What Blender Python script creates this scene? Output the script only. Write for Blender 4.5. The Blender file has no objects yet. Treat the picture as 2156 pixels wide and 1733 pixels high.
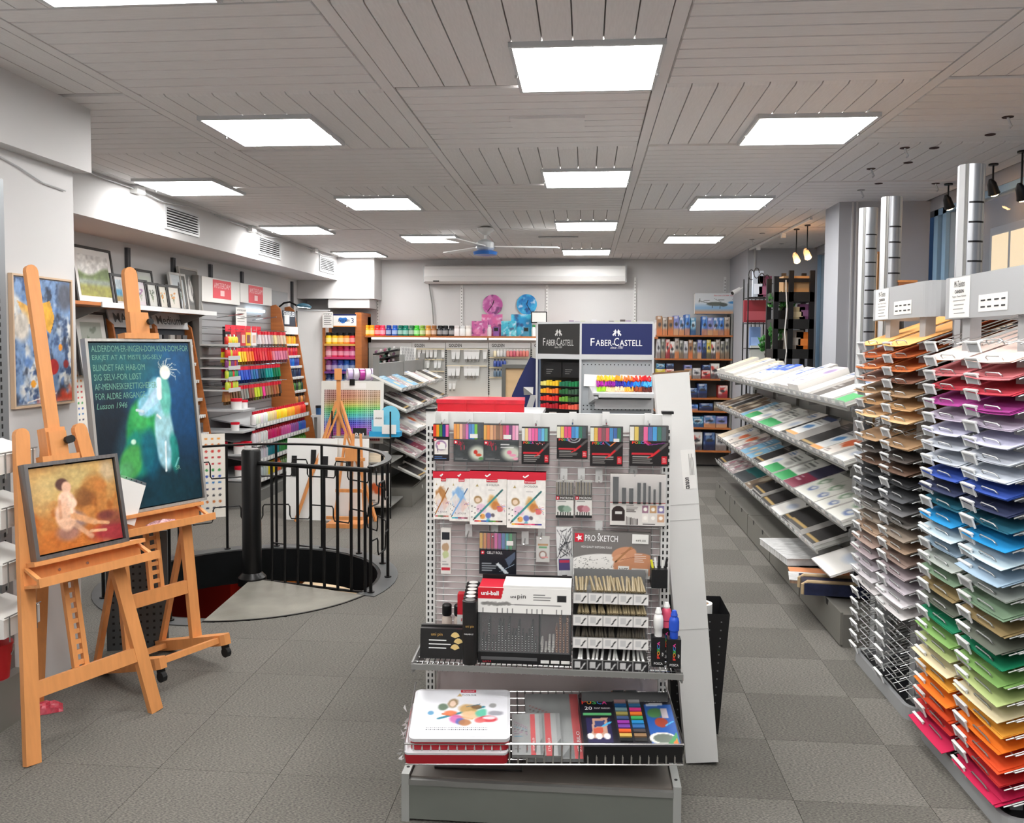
import bpy, math, random
import numpy as np
from mathutils import Vector, Matrix, Euler
random.seed(7)
sc = bpy.context.scene
COL = sc.collection
# ---------------------------------------------------------------- camera, world, exposure
F, HC = 1800.0, 1.72                    # focal length in pixels of the 2156 px wide frame, eye height
YAW, PITCH, ROLL, SHY = 0.08603, math.atan(0.052), 0.006, -49.83
cam = bpy.data.cameras.new('camera')
cam.sensor_width = 36.0
cam.lens = F / 2156 * 36.0
cam.shift_y = SHY / 2156
cam.clip_start = 0.05
cam_o = bpy.data.objects.new('camera', cam)
COL.objects.link(cam_o)
RC = Matrix.Rotation(YAW, 3, 'Z') @ Matrix.Rotation(math.pi / 2 - PITCH, 3, 'X') @ Matrix.Rotation(ROLL, 3, 'Z')
cam_o.matrix_world = Matrix.Translation((0, 0, HC)) @ RC.to_4x4()
sc.camera = cam_o
world = bpy.data.worlds.new('dusk')
world.use_nodes = True
bg = world.node_tree.nodes['Background']
bg.inputs[0].default_value = (0.16, 0.27, 0.46, 1)
bg.inputs[1].default_value = 0.55
sc.world = world
sc.view_settings.view_transform = 'Standard'
sc.view_settings.look = 'None'
sc.view_settings.gamma = 1
sc.view_settings.use_curve_mapping = False
sc.view_settings.exposure = 0.36
PANEL_LIGHT = 21.0                      # emission of the ceiling light diffusers

# ---------------------------------------------------------------- helpers
def ray(u, v):
    return RC @ Vector(((u - 1078) / F, (866.5 + SHY - v) / F, -1))
CAMP = Vector((0, 0, HC))
def pz(u, v, z=0.0):
    d = ray(u, v); return CAMP + d * ((z - HC) / d.z)
def pY(u, v, Y):
    d = ray(u, v); return CAMP + d * (Y / d.y)
def pX(u, v, X):
    d = ray(u, v); return CAMP + d * (X / d.x)
def lin(c):
    c = c / 255.0
    return c / 12.92 if c <= 0.04045 else ((c + 0.055) / 1.055) ** 2.4
def S(r, g, b):
    return (lin(r), lin(g), lin(b), 1.0)
MATS = {}
def mat(key, rgb=(128, 128, 128), rough=0.5, metal=0.0, noise=None, bump=None, emit=0, trans=0.0, alpha=1.0, coat=0.0, objcol=False, attr=False, ior=1.45, spec=0.5):
    if key in MATS: return MATS[key]
    m = bpy.data.materials.new(key); m.use_nodes = True
    nt = m.node_tree; b = nt.nodes['Principled BSDF']
    c = S(*rgb)
    b.inputs['Base Color'].default_value = c
    b.inputs['Roughness'].default_value = rough
    b.inputs['Metallic'].default_value = metal
    b.inputs['IOR'].default_value = ior
    b.inputs['Specular IOR Level'].default_value = spec
    if coat: b.inputs['Coat Weight'].default_value = coat
    if trans: b.inputs['Transmission Weight'].default_value = trans
    if alpha < 1: b.inputs['Alpha'].default_value = alpha
    src = None
    if objcol:
        n = nt.nodes.new('ShaderNodeObjectInfo'); src = n.outputs['Color']
    if attr:
        n = nt.nodes.new('ShaderNodeVertexColor'); n.layer_name = 'Col'; src = n.outputs['Color']
    if noise or bump:
        tc = nt.nodes.new('ShaderNodeTexCoord')
    if noise:
        sx, sy, sz, amt = noise
        mp = nt.nodes.new('ShaderNodeMapping'); mp.inputs['Scale'].default_value = (sx, sy, sz)
        nt.links.new(tc.outputs['Object'], mp.inputs[0])
        nz = nt.nodes.new('ShaderNodeTexNoise'); nz.inputs['Scale'].default_value = 1.0; nz.inputs['Detail'].default_value = 5
        nt.links.new(mp.outputs[0], nz.inputs[0])
        mx = nt.nodes.new('ShaderNodeMix'); mx.data_type = 'RGBA'; mx.blend_type = 'MULTIPLY'; mx.inputs[0].default_value = 1.0
        rp = nt.nodes.new('ShaderNodeMapRange'); rp.inputs[1].default_value = 0.3; rp.inputs[2].default_value = 0.7
        rp.inputs[3].default_value = 1 - amt; rp.inputs[4].default_value = 1 + amt * 0.6
        nt.links.new(nz.outputs[0], rp.inputs[0])
        cb = nt.nodes.new('ShaderNodeCombineColor')
        for k in range(3): nt.links.new(rp.outputs[0], cb.inputs[k])
        if src: nt.links.new(src, mx.inputs[6])
        else: mx.inputs[6].default_value = c
        nt.links.new(cb.outputs[0], mx.inputs[7]); src = mx.outputs[2]
    if src: nt.links.new(src, b.inputs['Base Color'])
    if bump:
        s, st = bump
        nz2 = nt.nodes.new('ShaderNodeTexNoise'); nz2.inputs['Scale'].default_value = s; nz2.inputs['Detail'].default_value = 4
        nt.links.new(tc.outputs['Object'], nz2.inputs[0])
        bp = nt.nodes.new('ShaderNodeBump'); bp.inputs['Strength'].default_value = st; bp.inputs['Distance'].default_value = 0.002
        nt.links.new(nz2.outputs[0], bp.inputs['Height']); nt.links.new(bp.outputs[0], b.inputs['Normal'])
    if emit:
        b.inputs['Emission Color'].default_value = c; b.inputs['Emission Strength'].default_value = emit
    MATS[key] = m
    return m
OC = mat('object_colour', objcol=True, rough=0.45)
OCG = mat('object_colour_gloss', objcol=True, rough=0.22)
OCP = mat('object_colour_paper', objcol=True, rough=0.85)
PRINT = mat('printed_card', attr=True, rough=0.45)
PAINT = mat('oil_paint', attr=True, rough=0.4, bump=(90, 0.25))
WHITE = mat('white_plastic', (225, 225, 224), 0.4)
BLACK = mat('black_plastic', (22, 22, 24), 0.4)
GREYM = mat('grey_painted_metal', (132, 132, 130), 0.42, 0.2, noise=(8, 8, 8, .05))
LGREY = mat('light_grey_metal', (190, 192, 194), 0.4, 0.1)
CHROME = mat('chrome_wire', (205, 205, 205), 0.22, 1.0)
BLACKM = mat('black_metal', (14, 14, 15), 0.35, 0.2)
CLEAR = mat('clear_plastic', (215, 218, 220), 0.08, alpha=0.09)
WOODD = mat('orange_wood_veneer', (176, 104, 52), 0.5, noise=(3, 3, 30, .16))
CARDW = mat('white_card', (226, 225, 222), 0.7)
INK = mat('black_ink', (20, 20, 22), 0.6)
TXTW = mat('white_ink', (240, 240, 240), 0.6)

def link(o, parent=None):
    COL.objects.link(o)
    if parent: o.parent = parent
    return o
def tag(o, label, cat, group=None):
    o['label'] = label; o['category'] = cat; o['kind'] = 'thing'
    if group: o['group'] = group
    return o
def empty(name, loc=(0, 0, 0), rz=0.0, rot=None):
    o = bpy.data.objects.new(name, None); o.empty_display_size = 0.05
    o.location = loc; o.rotation_euler = rot if rot else (0, 0, rz)
    return link(o)
def thing(name, label, cat, loc=(0, 0, 0), rz=0.0, group=None, rot=None):
    return tag(empty(name, loc, rz, rot), label, cat, group)
class MB:
    def __init__(s): s.v = []; s.f = []
    def add(s, vs, fs):
        n = len(s.v); s.v += [tuple(p) for p in vs]; s.f += [tuple(i + n for i in f) for f in fs]; return s
    def box(s, x0, x1, y0, y1, z0, z1):
        return s.add([(x0, y0, z0), (x1, y0, z0), (x1, y1, z0), (x0, y1, z0), (x0, y0, z1), (x1, y0, z1), (x1, y1, z1), (x0, y1, z1)],
                     [(3, 2, 1, 0), (4, 5, 6, 7), (0, 1, 5, 4), (1, 2, 6, 5), (2, 3, 7, 6), (3, 0, 4, 7)])
    def cbox(s, x0, x1, y0, y1, z0, z1, c):          # box with chamfered vertical corners
        pts = [(x0 + c, y0), (x1 - c, y0), (x1, y0 + c), (x1, y1 - c), (x1 - c, y1), (x0 + c, y1), (x0, y1 - c), (x0, y0 + c)]
        return s.prism(pts, z0, z1)
    def prism(s, pts, z0, z1, fn=None):               # polygon in xy, extruded along z; fn maps the points
        n = len(pts)
        vs = [(x, y, z0) for x, y in pts] + [(x, y, z1) for x, y in pts]
        if fn: vs = [fn(*p) for p in vs]
        return s.add(vs, [tuple(range(n))[::-1], tuple(range(n, 2 * n))] + [(i, (i + 1) % n, n + (i + 1) % n, n + i) for i in range(n)])
    def bar(s, p0, p1, w, d, up=(0, 0, 1)):           # square bar; w across, d along the 'up' side
        p0, p1 = Vector(p0), Vector(p1); a = (p1 - p0).normalized(); up = Vector(up)
        if abs(a.dot(up)) > 0.98: up = Vector((0, 1, 0))
        x = a.cross(up).normalized(); y = x.cross(a).normalized()
        vs = []
        for p in (p0, p1):
            for i, j in ((-1, -1), (1, -1), (1, 1), (-1, 1)): vs.append(p + x * (w / 2 * i) + y * (d / 2 * j))
        return s.add(vs, [(3, 2, 1, 0), (4, 5, 6, 7), (0, 1, 5, 4), (1, 2, 6, 5), (2, 3, 7, 6), (3, 0, 4, 7)])
    def tube(s, pts, r, n=6, closed=False):
        pts = [Vector(p) for p in pts]; m = len(pts); base = len(s.v); prev = None
        for i, p in enumerate(pts):
            if closed: t = (pts[(i + 1) % m] - pts[i - 1])
            else: t = pts[min(i + 1, m - 1)] - pts[max(i - 1, 0)]
            t.normalize()
            if prev is None:
                ref = Vector((0, 0, 1)) if abs(t.z) < 0.9 else Vector((1, 0, 0))
                x = t.cross(ref).normalized()
            else:
                x = (prev - t * prev.dot(t)).normalized()
            y = t.cross(x); prev = x
            for k in range(n):
                a = 2 * math.pi * k / n
                s.v.append(tuple(p + x * (r * math.cos(a)) + y * (r * math.sin(a))))
        for i in range(m if closed else m - 1):
            a, b = base + i * n, base + ((i + 1) % m) * n
            for k in range(n): s.f.append((a + k, a + (k + 1) % n, b + (k + 1) % n, b + k))
        if not closed:
            s.f.append(tuple(base + k for k in range(n))[::-1]); s.f.append(tuple(base + (m - 1) * n + k for k in range(n)))
        return s
    def lathe(s, prof, n=12, c=(0, 0, 0)):
        base = len(s.v); m = len(prof)
        for r, z in prof:
            for k in range(n):
                a = 2 * math.pi * k / n; s.v.append((c[0] + r * math.cos(a), c[1] + r * math.sin(a), c[2] + z))
        for i in range(m - 1):
            for k in range(n): s.f.append((base + i * n + k, base + i * n + (k + 1) % n, base + (i + 1) * n + (k + 1) % n, base + (i + 1) * n + k))
        s.f.append(tuple(base + k for k in range(n))[::-1]); s.f.append(tuple(base + (m - 1) * n + k for k in range(n)))
        return s
    def sector(s, r0, r1, a0, a1, z0, z1, n=24, c=(0, 0)):   # ring sector
        base = len(s.v); full = abs(a1 - a0 - 2 * math.pi) < 1e-4
        for i in range(n + 1):
            a = a0 + (a1 - a0) * i / n; ca, sa = math.cos(a), math.sin(a)
            for r, z in ((r0, z0), (r1, z0), (r1, z1), (r0, z1)): s.v.append((c[0] + r * ca, c[1] + r * sa, z))
        for i in range(n):
            a, b = base + 4 * i, base + 4 * i + 4
            for k in range(4): s.f.append((a + k, b + k, b + (k + 1) % 4, a + (k + 1) % 4))
        if not full: s.f.append((base, base + 1, base + 2, base + 3)); e = base + 4 * n; s.f.append((e + 3, e + 2, e + 1, e))
        return s
    def xf(s, M, start=0):
        for i in range(start, len(s.v)): s.v[i] = tuple(M @ Vector(s.v[i]))
        return s
    def mesh(s, name, m, smooth=False):
        me = bpy.data.meshes.new(name); me.from_pydata(s.v, [], s.f)
        if m: me.materials.append(m)
        if smooth:
            me.polygons.foreach_set('use_smooth', [True] * len(me.polygons))
            try: me.set_sharp_from_angle(angle=math.radians(40))
            except Exception: pass
        me.update(); return me
    def build(s, name, m, parent=None, loc=None, rot=None, smooth=False, color=None):
        return inst(s.mesh(name, m, smooth), name, parent, loc, rot, color)
def inst(me, name, parent=None, loc=None, rot=None, color=None, scale=None):
    o = bpy.data.objects.new(name, me)
    if loc is not None: o.location = loc
    if rot is not None: o.rotation_euler = rot
    if scale is not None: o.scale = scale
    if color is not None: o.color = S(*color)
    return link(o, parent)
def struct(o): o['kind'] = 'structure'; return o
def Bx(*a): return MB().box(*a)
# flat lettering: one mesh for each string, made from the built-in font
TXT = {}
def text_mesh(s, m, bold=0.0, shear=0.0):
    k = (s, m.name, bold, shear)
    if k in TXT: return TXT[k]
    cu = bpy.data.curves.new('lettering', 'FONT'); cu.body = s; cu.size = 1; cu.resolution_u = 2; cu.offset = bold; cu.shear = shear
    o = bpy.data.objects.new('lettering', cu); COL.objects.link(o)
    dg = bpy.context.evaluated_depsgraph_get()
    me = bpy.data.meshes.new_from_object(o.evaluated_get(dg)); me.name = 'lettering'
    bpy.data.objects.remove(o); bpy.data.curves.remove(cu)
    co = np.zeros(len(me.vertices) * 3); me.vertices.foreach_get('co', co); co = co.reshape(-1, 3)
    lo, hi = co.min(0), co.max(0)
    co[:, 0] = (co[:, 0] - (lo[0] + hi[0]) / 2) / (hi[0] - lo[0]); y = (co[:, 1] - (lo[1] + hi[1]) / 2) / (hi[1] - lo[1]); co[:, 2] = y; co[:, 1] = 0
    me.vertices.foreach_set('co', co.ravel()); me.materials.clear(); me.materials.append(m)
    TXT[k] = (me, (hi[0] - lo[0]) / (hi[1] - lo[1])); return TXT[k]
def text(s, parent, x, z, w, h=None, m=None, y=-0.001, rot=0.0, bold=0.0, shear=0.0, name='lettering'):
    """lettering centred at local x, z on the face that looks along local -y; w wide, h high"""
    me, asp = text_mesh(s, m or INK, bold, shear)
    if h is None: h = w / asp
    if w is None: w = h * asp
    return inst(me, name, parent, (x, y, z), (0, rot, 0), None, (w, 1, h))
# printed or painted panels: a grid with one colour a vertex, worked out from shapes
def vn(U, V, sc_, seed):
    n = int(math.ceil(sc_)) + 3; L = np.random.RandomState(seed).rand(n, n)
    x, y = U * sc_, V * sc_; xi, yi = np.clip(x.astype(int), 0, n - 2), np.clip(y.astype(int), 0, n - 2); fx, fy = x - xi, y - yi
    fx, fy = fx * fx * (3 - 2 * fx), fy * fy * (3 - 2 * fy)
    return (L[yi, xi] * (1 - fx) + L[yi, xi + 1] * fx) * (1 - fy) + (L[yi + 1, xi] * (1 - fx) + L[yi + 1, xi + 1] * fx) * fy
def fbm(U, V, sc_, seed, o=4): return sum(vn(U, V, sc_ * 2 ** k, seed + k) * .5 ** (k + 1) for k in range(o)) / (1 - .5 ** o)
class Cv:
    def __init__(s, nx, ny, col=(255, 255, 255), asp=1.0):
        u = np.linspace(0, 1, nx + 1); v = np.linspace(0, 1, ny + 1)
        s.U, s.V = np.meshgrid(u, v); s.nx, s.ny, s.asp = nx, ny, asp; s.C = np.zeros(s.U.shape + (3,)); s.C[:] = col
    def mask(s, m, col, a=1.0):
        m = np.clip(m, 0, 1)[..., None] * a; s.C = s.C * (1 - m) + np.array(col, float) * m; return s
    def rect(s, u0, v0, u1, v1, col, a=1.0): return s.mask(((s.U >= u0) & (s.U <= u1) & (s.V >= v0) & (s.V <= v1)).astype(float), col, a)
    def ell(s, cu, cv, ru, rv, col, rot=0.0, soft=0.15, a=1.0, wob=0.0, seed=1):
        du, dv = s.U - cu, (s.V - cv) * s.asp; c, n = math.cos(rot), math.sin(rot)
        x, y = (du * c + dv * n) / ru, (-du * n + dv * c) / (rv * s.asp)
        d = np.sqrt(x * x + y * y)
        if wob: d = d + wob * (fbm(s.U, s.V, 6, seed) - .5)
        return s.mask((1 - d) / soft + 0.5 if soft > 0.02 else (d < 1).astype(float), col, a)
    def line(s, u0, v0, u1, v1, w, col, a=1.0, soft=0.4):
        ax, ay = u1 - u0, (v1 - v0) * s.asp; px, py = s.U - u0, (s.V - v0) * s.asp; L = ax * ax + ay * ay + 1e-9
        t = np.clip((px * ax + py * ay) / L, 0, 1); d = np.hypot(px - t * ax, py - t * ay)
        return s.mask((w / 2 - d) / (w / 2 * soft + 1e-6) + 0.5, col, a)
    def poly(s, pts, col, a=1.0):
        inside = np.zeros(s.U.shape, bool)
        for i in range(len(pts)):
            (x0, y0), (x1, y1) = pts[i - 1], pts[i]
            if y0 == y1: continue
            inside ^= ((s.V < y0) != (s.V < y1)) & (s.U < (x1 - x0) * (s.V - y0) / (y1 - y0) + x0)
        return s.mask(inside.astype(float), col, a)
    def noise(s, sc_, amt, seed=3):
        n = (fbm(s.U, s.V, sc_, seed) - .5) * 2; s.C = s.C * (1 + amt * n[..., None]); return s
    def lines(s, u0, u1, v0, v1, n, col, a=0.8, seed=1):    # rows of small print, each of its own length
        r = random.Random(seed)
        for i in range(n):
            v = v0 + (v1 - v0) * (i + .5) / n; s.rect(u0, v - (v1 - v0) / n * .22, u0 + (u1 - u0) * r.uniform(.55, 1), v + (v1 - v0) / n * .22, col, a)
        return s
    def mesh(s, w, h, m, curve=None):
        """panel in the local xz plane, looking along -y, x 0..w, z 0..h"""
        X, Z = s.U * w, (1 - s.V) * h
        Y = curve(s.U, s.V) if curve else np.zeros_like(X)
        nx, ny = s.nx + 1, s.ny + 1
        me = bpy.data.meshes.new('print'); idx = np.arange(nx * ny).reshape(ny, nx)
        q = np.stack([idx[1:, :-1], idx[1:, 1:], idx[:-1, 1:], idx[:-1, :-1]], -1).reshape(-1, 4)
        me.from_pydata(np.stack([X, Y, Z], -1).reshape(-1, 3).tolist(), [], q.tolist())
        c = np.clip(s.C.reshape(-1, 3), 0, 255) / 255.0; c = np.where(c <= .04045, c / 12.92, ((c + .055) / 1.055) ** 2.4)
        at = me.color_attributes.new('Col', 'FLOAT_COLOR', 'POINT'); at.data.foreach_set('color', np.hstack([c, np.ones((len(c), 1))]).ravel())
        me.materials.append(m); return me
ORD = ['first', 'second', 'third', 'fourth', 'fifth', 'sixth', 'seventh', 'eighth', 'ninth', 'tenth', 'eleventh', 'twelfth', 'thirteenth', 'fourteenth', 'fifteenth', 'sixteenth', 'seventeenth', 'eighteenth', 'nineteenth', 'twentieth',
       'twenty-first', 'twenty-second', 'twenty-third', 'twenty-fourth', 'twenty-fifth', 'twenty-sixth', 'twenty-seventh', 'twenty-eighth', 'twenty-ninth', 'thirtieth', 'thirty-first', 'thirty-second', 'thirty-third', 'thirty-fourth', 'thirty-fifth', 'thirty-sixth']
class Frame:
    """plane through floor points L and R that leans back; hit() turns a pixel into its s (across) and t (up)"""
    def __init__(s, L, R, lean, z=0.0):
        s.o = pz(*L, z); d = pz(*R, z) - s.o; s.W = d.length; s.ux = d.normalized(); n = Vector((-s.ux.y, s.ux.x, 0))
        if n.dot(s.o - CAMP) < 0: n = -n
        s.n0 = n; s.uy = Vector((0, 0, math.cos(lean))) + n * math.sin(lean); s.n = s.ux.cross(s.uy)
        if s.n.dot(n) < 0: s.n = -s.n
        s.M = Matrix((s.ux, s.n, s.uy)).transposed().to_4x4(); s.M.translation = s.o; s.lean = lean
    def hit(s, u, v, off=0.0):
        o = s.o - s.n * off; d = ray(u, v); t = (o - CAMP).dot(s.n) / d.dot(s.n); p = CAMP + d * t - o
        return p.dot(s.ux), p.dot(s.uy)
# ================================================================ setting
ZC = 2.93; YB = 12.4
WALL = mat('white_wall_paint', (204, 203, 203), 0.85, noise=(1.2, 1.2, 1.2, .03))
WALLG = mat('grey_wall_panel', (168, 170, 176), 0.7, noise=(.8, .8, .8, .03))
CEILB = mat('white_ceiling_board', (219, 217, 216), 0.7, objcol=False, noise=(14, 14, 14, .05), bump=(160, .12))
CEILK = mat('ceiling_backing', (120, 116, 112), 0.9)
SX, SY, SR = -2.40, 5.95, 0.98         # stair well centre and radius
# floor slab with the stair hole, carpet tiles on it
def carpet(key, rgb):
    m = mat(key, rgb, 0.95)
    nt = m.node_tree; b = nt.nodes['Principled BSDF']; tc = nt.nodes.new('ShaderNodeTexCoord')
    mp = nt.nodes.new('ShaderNodeMapping'); mp.inputs['Scale'].default_value = (95, 260, 95)
    nt.links.new(tc.outputs['Object'], mp.inputs[0])
    nz = nt.nodes.new('ShaderNodeTexNoise'); nz.inputs['Scale'].default_value = 1; nz.inputs['Detail'].default_value = 3
    nt.links.new(mp.outputs[0], nz.inputs[0])
    rp = nt.nodes.new('ShaderNodeValToRGB'); c = S(*rgb)
    rp.color_ramp.elements[0].position = .34; rp.color_ramp.elements[0].color = tuple(x * .48 for x in c[:3]) + (1,)
    rp.color_ramp.elements[1].position = .68; rp.color_ramp.elements[1].color = (c[0] * 1.45, c[1] * 1.42, c[2] * 1.34, 1)
    nt.links.new(nz.outputs[0], rp.inputs[0])
    big = nt.nodes.new('ShaderNodeTexNoise'); big.inputs['Scale'].default_value = 1.1; big.inputs['Detail'].default_value = 3
    gw = nt.nodes.new('ShaderNodeNewGeometry'); nt.links.new(gw.outputs['Position'], big.inputs[0])
    mx = nt.nodes.new('ShaderNodeMix'); mx.data_type = 'RGBA'; mx.blend_type = 'MULTIPLY'; mx.inputs[0].default_value = .35
    nt.links.new(rp.outputs[0], mx.inputs[6]); nt.links.new(big.outputs[0], mx.inputs[7])
    nt.links.new(mx.outputs[2], b.inputs['Base Color'])
    bp = nt.nodes.new('ShaderNodeBump'); bp.inputs['Strength'].default_value = .5; bp.inputs['Distance'].default_value = .004
    nt.links.new(nz.outputs[0], bp.inputs['Height']); nt.links.new(bp.outputs[0], b.inputs['Normal'])
    return m
CA, CB_, CC, CD = carpet('carpet_light', (123, 121, 117)), carpet('carpet_dark', (111, 109, 105)), carpet('carpet_mid', (117, 115, 111)), carpet('carpet_mid_dark', (115, 113, 109))
fl = MB()
q = SR - .03
X0, X1, Y0, Y1 = -4.3, 3.1, -1.7, YB + .1
for a in ((X0, SX - q, Y0, Y1), (SX + q, X1, Y0, Y1), (SX - q, SX + q, Y0, SY - q), (SX - q, SX + q, SY + q, Y1)): fl.box(*a, -.2, -.012)
for qx, qy, a0 in ((1, 1, 0), (-1, 1, 90), (-1, -1, 180), (1, -1, 270)):
    pts = [(SX + qx * q, SY + qy * q)] + [(SX + q * math.cos(math.radians(a0 + 90 - 7.5 * i)), SY + q * math.sin(math.radians(a0 + 90 - 7.5 * i))) for i in range(13)]
    fl.prism(pts[::-1], -.2, -.012)
floor = struct(fl.build('floor', CC))
tile_full = {}
def tile_mesh(m):
    if m.name not in tile_full: tile_full[m.name] = MB().box(-.249, .249, -.249, .249, -.012, 0).mesh('carpet_tile', m)
    return tile_full[m.name]
cells = []
for i in range(-8, 6):
    for j in range(0, 24):
        cx, cy = .3 + .5 * i + .25, .23 + .5 * j + .25
        if cy < 2.2 or cy > 12.3 or cx > 2.9: continue
        d = math.hypot(cx - SX, cy - SY)
        if d < SR - .36: continue
        cells.append((math.hypot(cx, cy), i, j, cx, cy, d))
cells.sort()
rest = MB()
for k, (_, i, j, cx, cy, d) in enumerate(cells):
    light = (i + j) % 2 == 1
    m = (CA if light else CB_) if cx > -.2 else (CC if light else CD)  # pile sheen put into the tile colours, weaker contrast on the left
    if d < SR + .36:
        t = MB()
        for a in range(10):
            for b in range(10):
                x, y = cx - .249 + .0498 * a, cy - .249 + .0498 * b
                if math.hypot(x + .025 - SX, y + .025 - SY) > SR - .02: t.box(x, x + .0498, y, y + .0498, -.012, 0)
        if t.v: t.build('carpet_tile', m, floor)
    elif k < 296: inst(tile_mesh(m), 'carpet_tile', floor, (cx, cy, 0))
    else: rest.box(cx - .249, cx + .249, cy - .249, cy + .249, -.012, 0)
if rest.v:
    o = rest.build('far_carpet', CC, floor); o['kind'] = 'stuff'
# ceiling: backing, battens, boards
ceil = struct(Bx(X0, X1, Y0, Y1, ZC + .012, ZC + .12).build('ceiling', CEILK))
cols = [-4.75, -3.49, -2.24, -.955, .332, 1.585, 2.86]
rows = [-1.9, -.65, .58, 1.83, 3.03, 4.10, 5.35, 6.60, 7.85, 9.10, 10.35, 11.60, 12.5]
batx = MB().box(-.028, .028, 0, 1, 0, .012).mesh('batten', CEILB)
for x in cols[1:-1]: inst(batx, 'batten', ceil, (x, Y0, ZC), None, None, (1, Y1 - Y0, 1))
boards = []
lights = []
for ci in range(len(cols) - 1):
    for ri in range(len(rows) - 1):
        xa, xb, ya, yb = cols[ci] + .03, cols[ci + 1] - .03, rows[ri] + .004, rows[ri + 1] - .004
        xa, xb, yb = max(xa, X0 + .02), min(xb, X1 - .02), min(yb, YB + .05)
        along_y = (ci + ri) % 2 == 1
        if along_y:
            n = max(1, round((xb - xa) / .122)); w = (xb - xa) / n
            for k in range(n): boards.append((xa + w * (k + .5), (ya + yb) / 2, w - .005, yb - ya - .006))
            lights.append((ci, ri))
        else:
            n = max(1, round((yb - ya) / .122)); w = (yb - ya) / n
            for k in range(n): boards.append(((xa + xb) / 2, ya + w * (k + .5), xb - xa - .004, w - .005))
unit = MB().add([(-.5, -.5, .012), (.5, -.5, .012), (.5, .5, .012), (-.5, .5, .012), (-.495, -.47, 0), (.495, -.47, 0), (.495, .47, 0), (-.495, .47, 0)],
                [(0, 1, 2, 3), (7, 6, 5, 4), (4, 5, 1, 0), (5, 6, 2, 1), (6, 7, 3, 2), (7, 4, 0, 3)]).mesh('ceiling_board', CEILB)
boards.sort(key=lambda b: math.hypot(b[0], b[1]) if b[1] > 2.6 else 99)
rest = MB()
for k, (x, y, w, l) in enumerate(boards):
    if k < 298: inst(unit, 'ceiling_board', ceil, (x, y, ZC), None, None, (w, l, 1))
    else: rest.box(x - w / 2, x + w / 2, y - l / 2, y + l / 2, ZC, ZC + .011)
o = rest.build('far_boards', CEILB, ceil); o['kind'] = 'stuff'
Bx(-.42, -.02, 4.62, 4.86, ZC - .012, ZC + .001).build('access_panel', CEILB, ceil)
Bx(-.55, -.1, 9.72, 9.80, ZC - .01, ZC + .001).build('slot_diffuser', GREYM, ceil)
# walls
struct(Bx(-4.3, 3.1, YB, YB + .12, 0, ZC).build('wall_back', WALL))
struct(Bx(-4.24, -4.12, 4.2, YB, 0, ZC).build('wall_left', WALL))
struct(Bx(-4.24, -2.68, -1.7, 4.3, 0, ZC).build('wall_left_near', WALL))
struct(Bx(-2.75, -2.60, -1.7, 4.34, 2.60, ZC).build('trim_1', WALL))
bulk = struct(Bx(-4.14, -3.53, 4.3, YB, 2.60, ZC).build('trim_2', WALL))
struct(Bx(-4.3, 3.1, -1.7, -1.58, 0, ZC).build('wall_front', WALL))
p0, p1 = pY(613, 560, 11.95), pY(788, 629, 11.95); p2, p3 = pY(690, 640, 11.95), pY(777, 648.6, 11.95)
struct(MB().box(p0.x - .3, p1.x, 11.95, YB, p1.z, ZC).box(p2.x, p3.x, 11.97, YB, p3.z, p1.z).build('trim_3', WALL))
# right side: grey block, window wall, far panel
gx0, gx1 = 2.12, 3.1
struct(Bx(gx0, 2.86, 7.50, 7.92, 0, ZC).build('wall_right_pillar', WALLG))
for x in (gx0 + .10, gx0 + .135): struct(Bx(x, x + .014, 7.488, 7.50, 0, ZC).build('trim_4', LGREY))
struct(Bx(2.02, 3.1, 11.05, YB, 0, ZC).build('wall_right_far', WALLG))
struct(Bx(2.09, 2.11, 11.03, 11.05, 0, ZC).build('trim_5', LGREY))
struct(Bx(2.86, 3.0, -1.7, 11.1, 0, .75).build('wall_right', WALLG))
struct(Bx(2.86, 3.0, -1.7, 11.1, ZC - .09, ZC + .1).build('trim_6', WALLG))
# ceiling lights
DIFF = mat('lit_diffuser', (255, 253, 250), 0.5, emit=PANEL_LIGHT)
lf, ld = MB(), MB()
for a in ((-.315, -.30, -.315, .315), (.30, .315, -.315, .315), (-.30, .30, -.315, -.30), (-.30, .30, .30, .315)): lf.box(*a, -.022, 0)
ld.box(-.30, .30, -.30, .30, -.018, -.004)
lfm, ldm = lf.mesh('frame', LGREY), ld.mesh('diffuser', DIFF)
clip = MB().box(-.006, .006, -.006, .006, -.032, -.02).mesh('clip', CHROME)
LN = {(2, 4): 'at the upper left of the picture edge'}
def light(x, y, label):
    t = thing('ceiling_light', label, 'ceiling light', (x, y, ZC - .001), group='square light panels in the ceiling')
    inst(lfm, 'frame', t); inst(ldm, 'diffuser', t)
    for sx in (-.312, .312): inst(clip, 'clip', t, (sx, .05, 0))
lcols = {1: (-3.08, .33, 'column along the left bulkhead'), 2: (-1.78, -.1, 'column above the spiral stair'), 3: (-.01, .14, 'middle column'), 4: (1.2, .05, 'right hand column')}
for ci, ri in lights:
    if ci in lcols and rows[ri] < 12:
        x, oy, cn = lcols[ci]; y = rows[ri + 1] - .44 + oy
        if ri == 3 and ci == 2: x, y = -1.60, 2.66
        k = sum(1 for c, r in lights if c == ci and r < ri and rows[r + 1] > 2.9)
        if ri + 1 < 4: lab = 'lit square ceiling panel %s, %s' % (('far behind the viewer', 'behind the viewer', 'just behind the viewer', 'right above the viewer')[min(ri, 3)], cn)
        else: lab = '%s nearest lit square panel in the ceiling, %s' % (ORD[k], cn)
        if y < 11.9 and not (ci == 1 and y < 5): light(x, y, lab)
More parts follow.
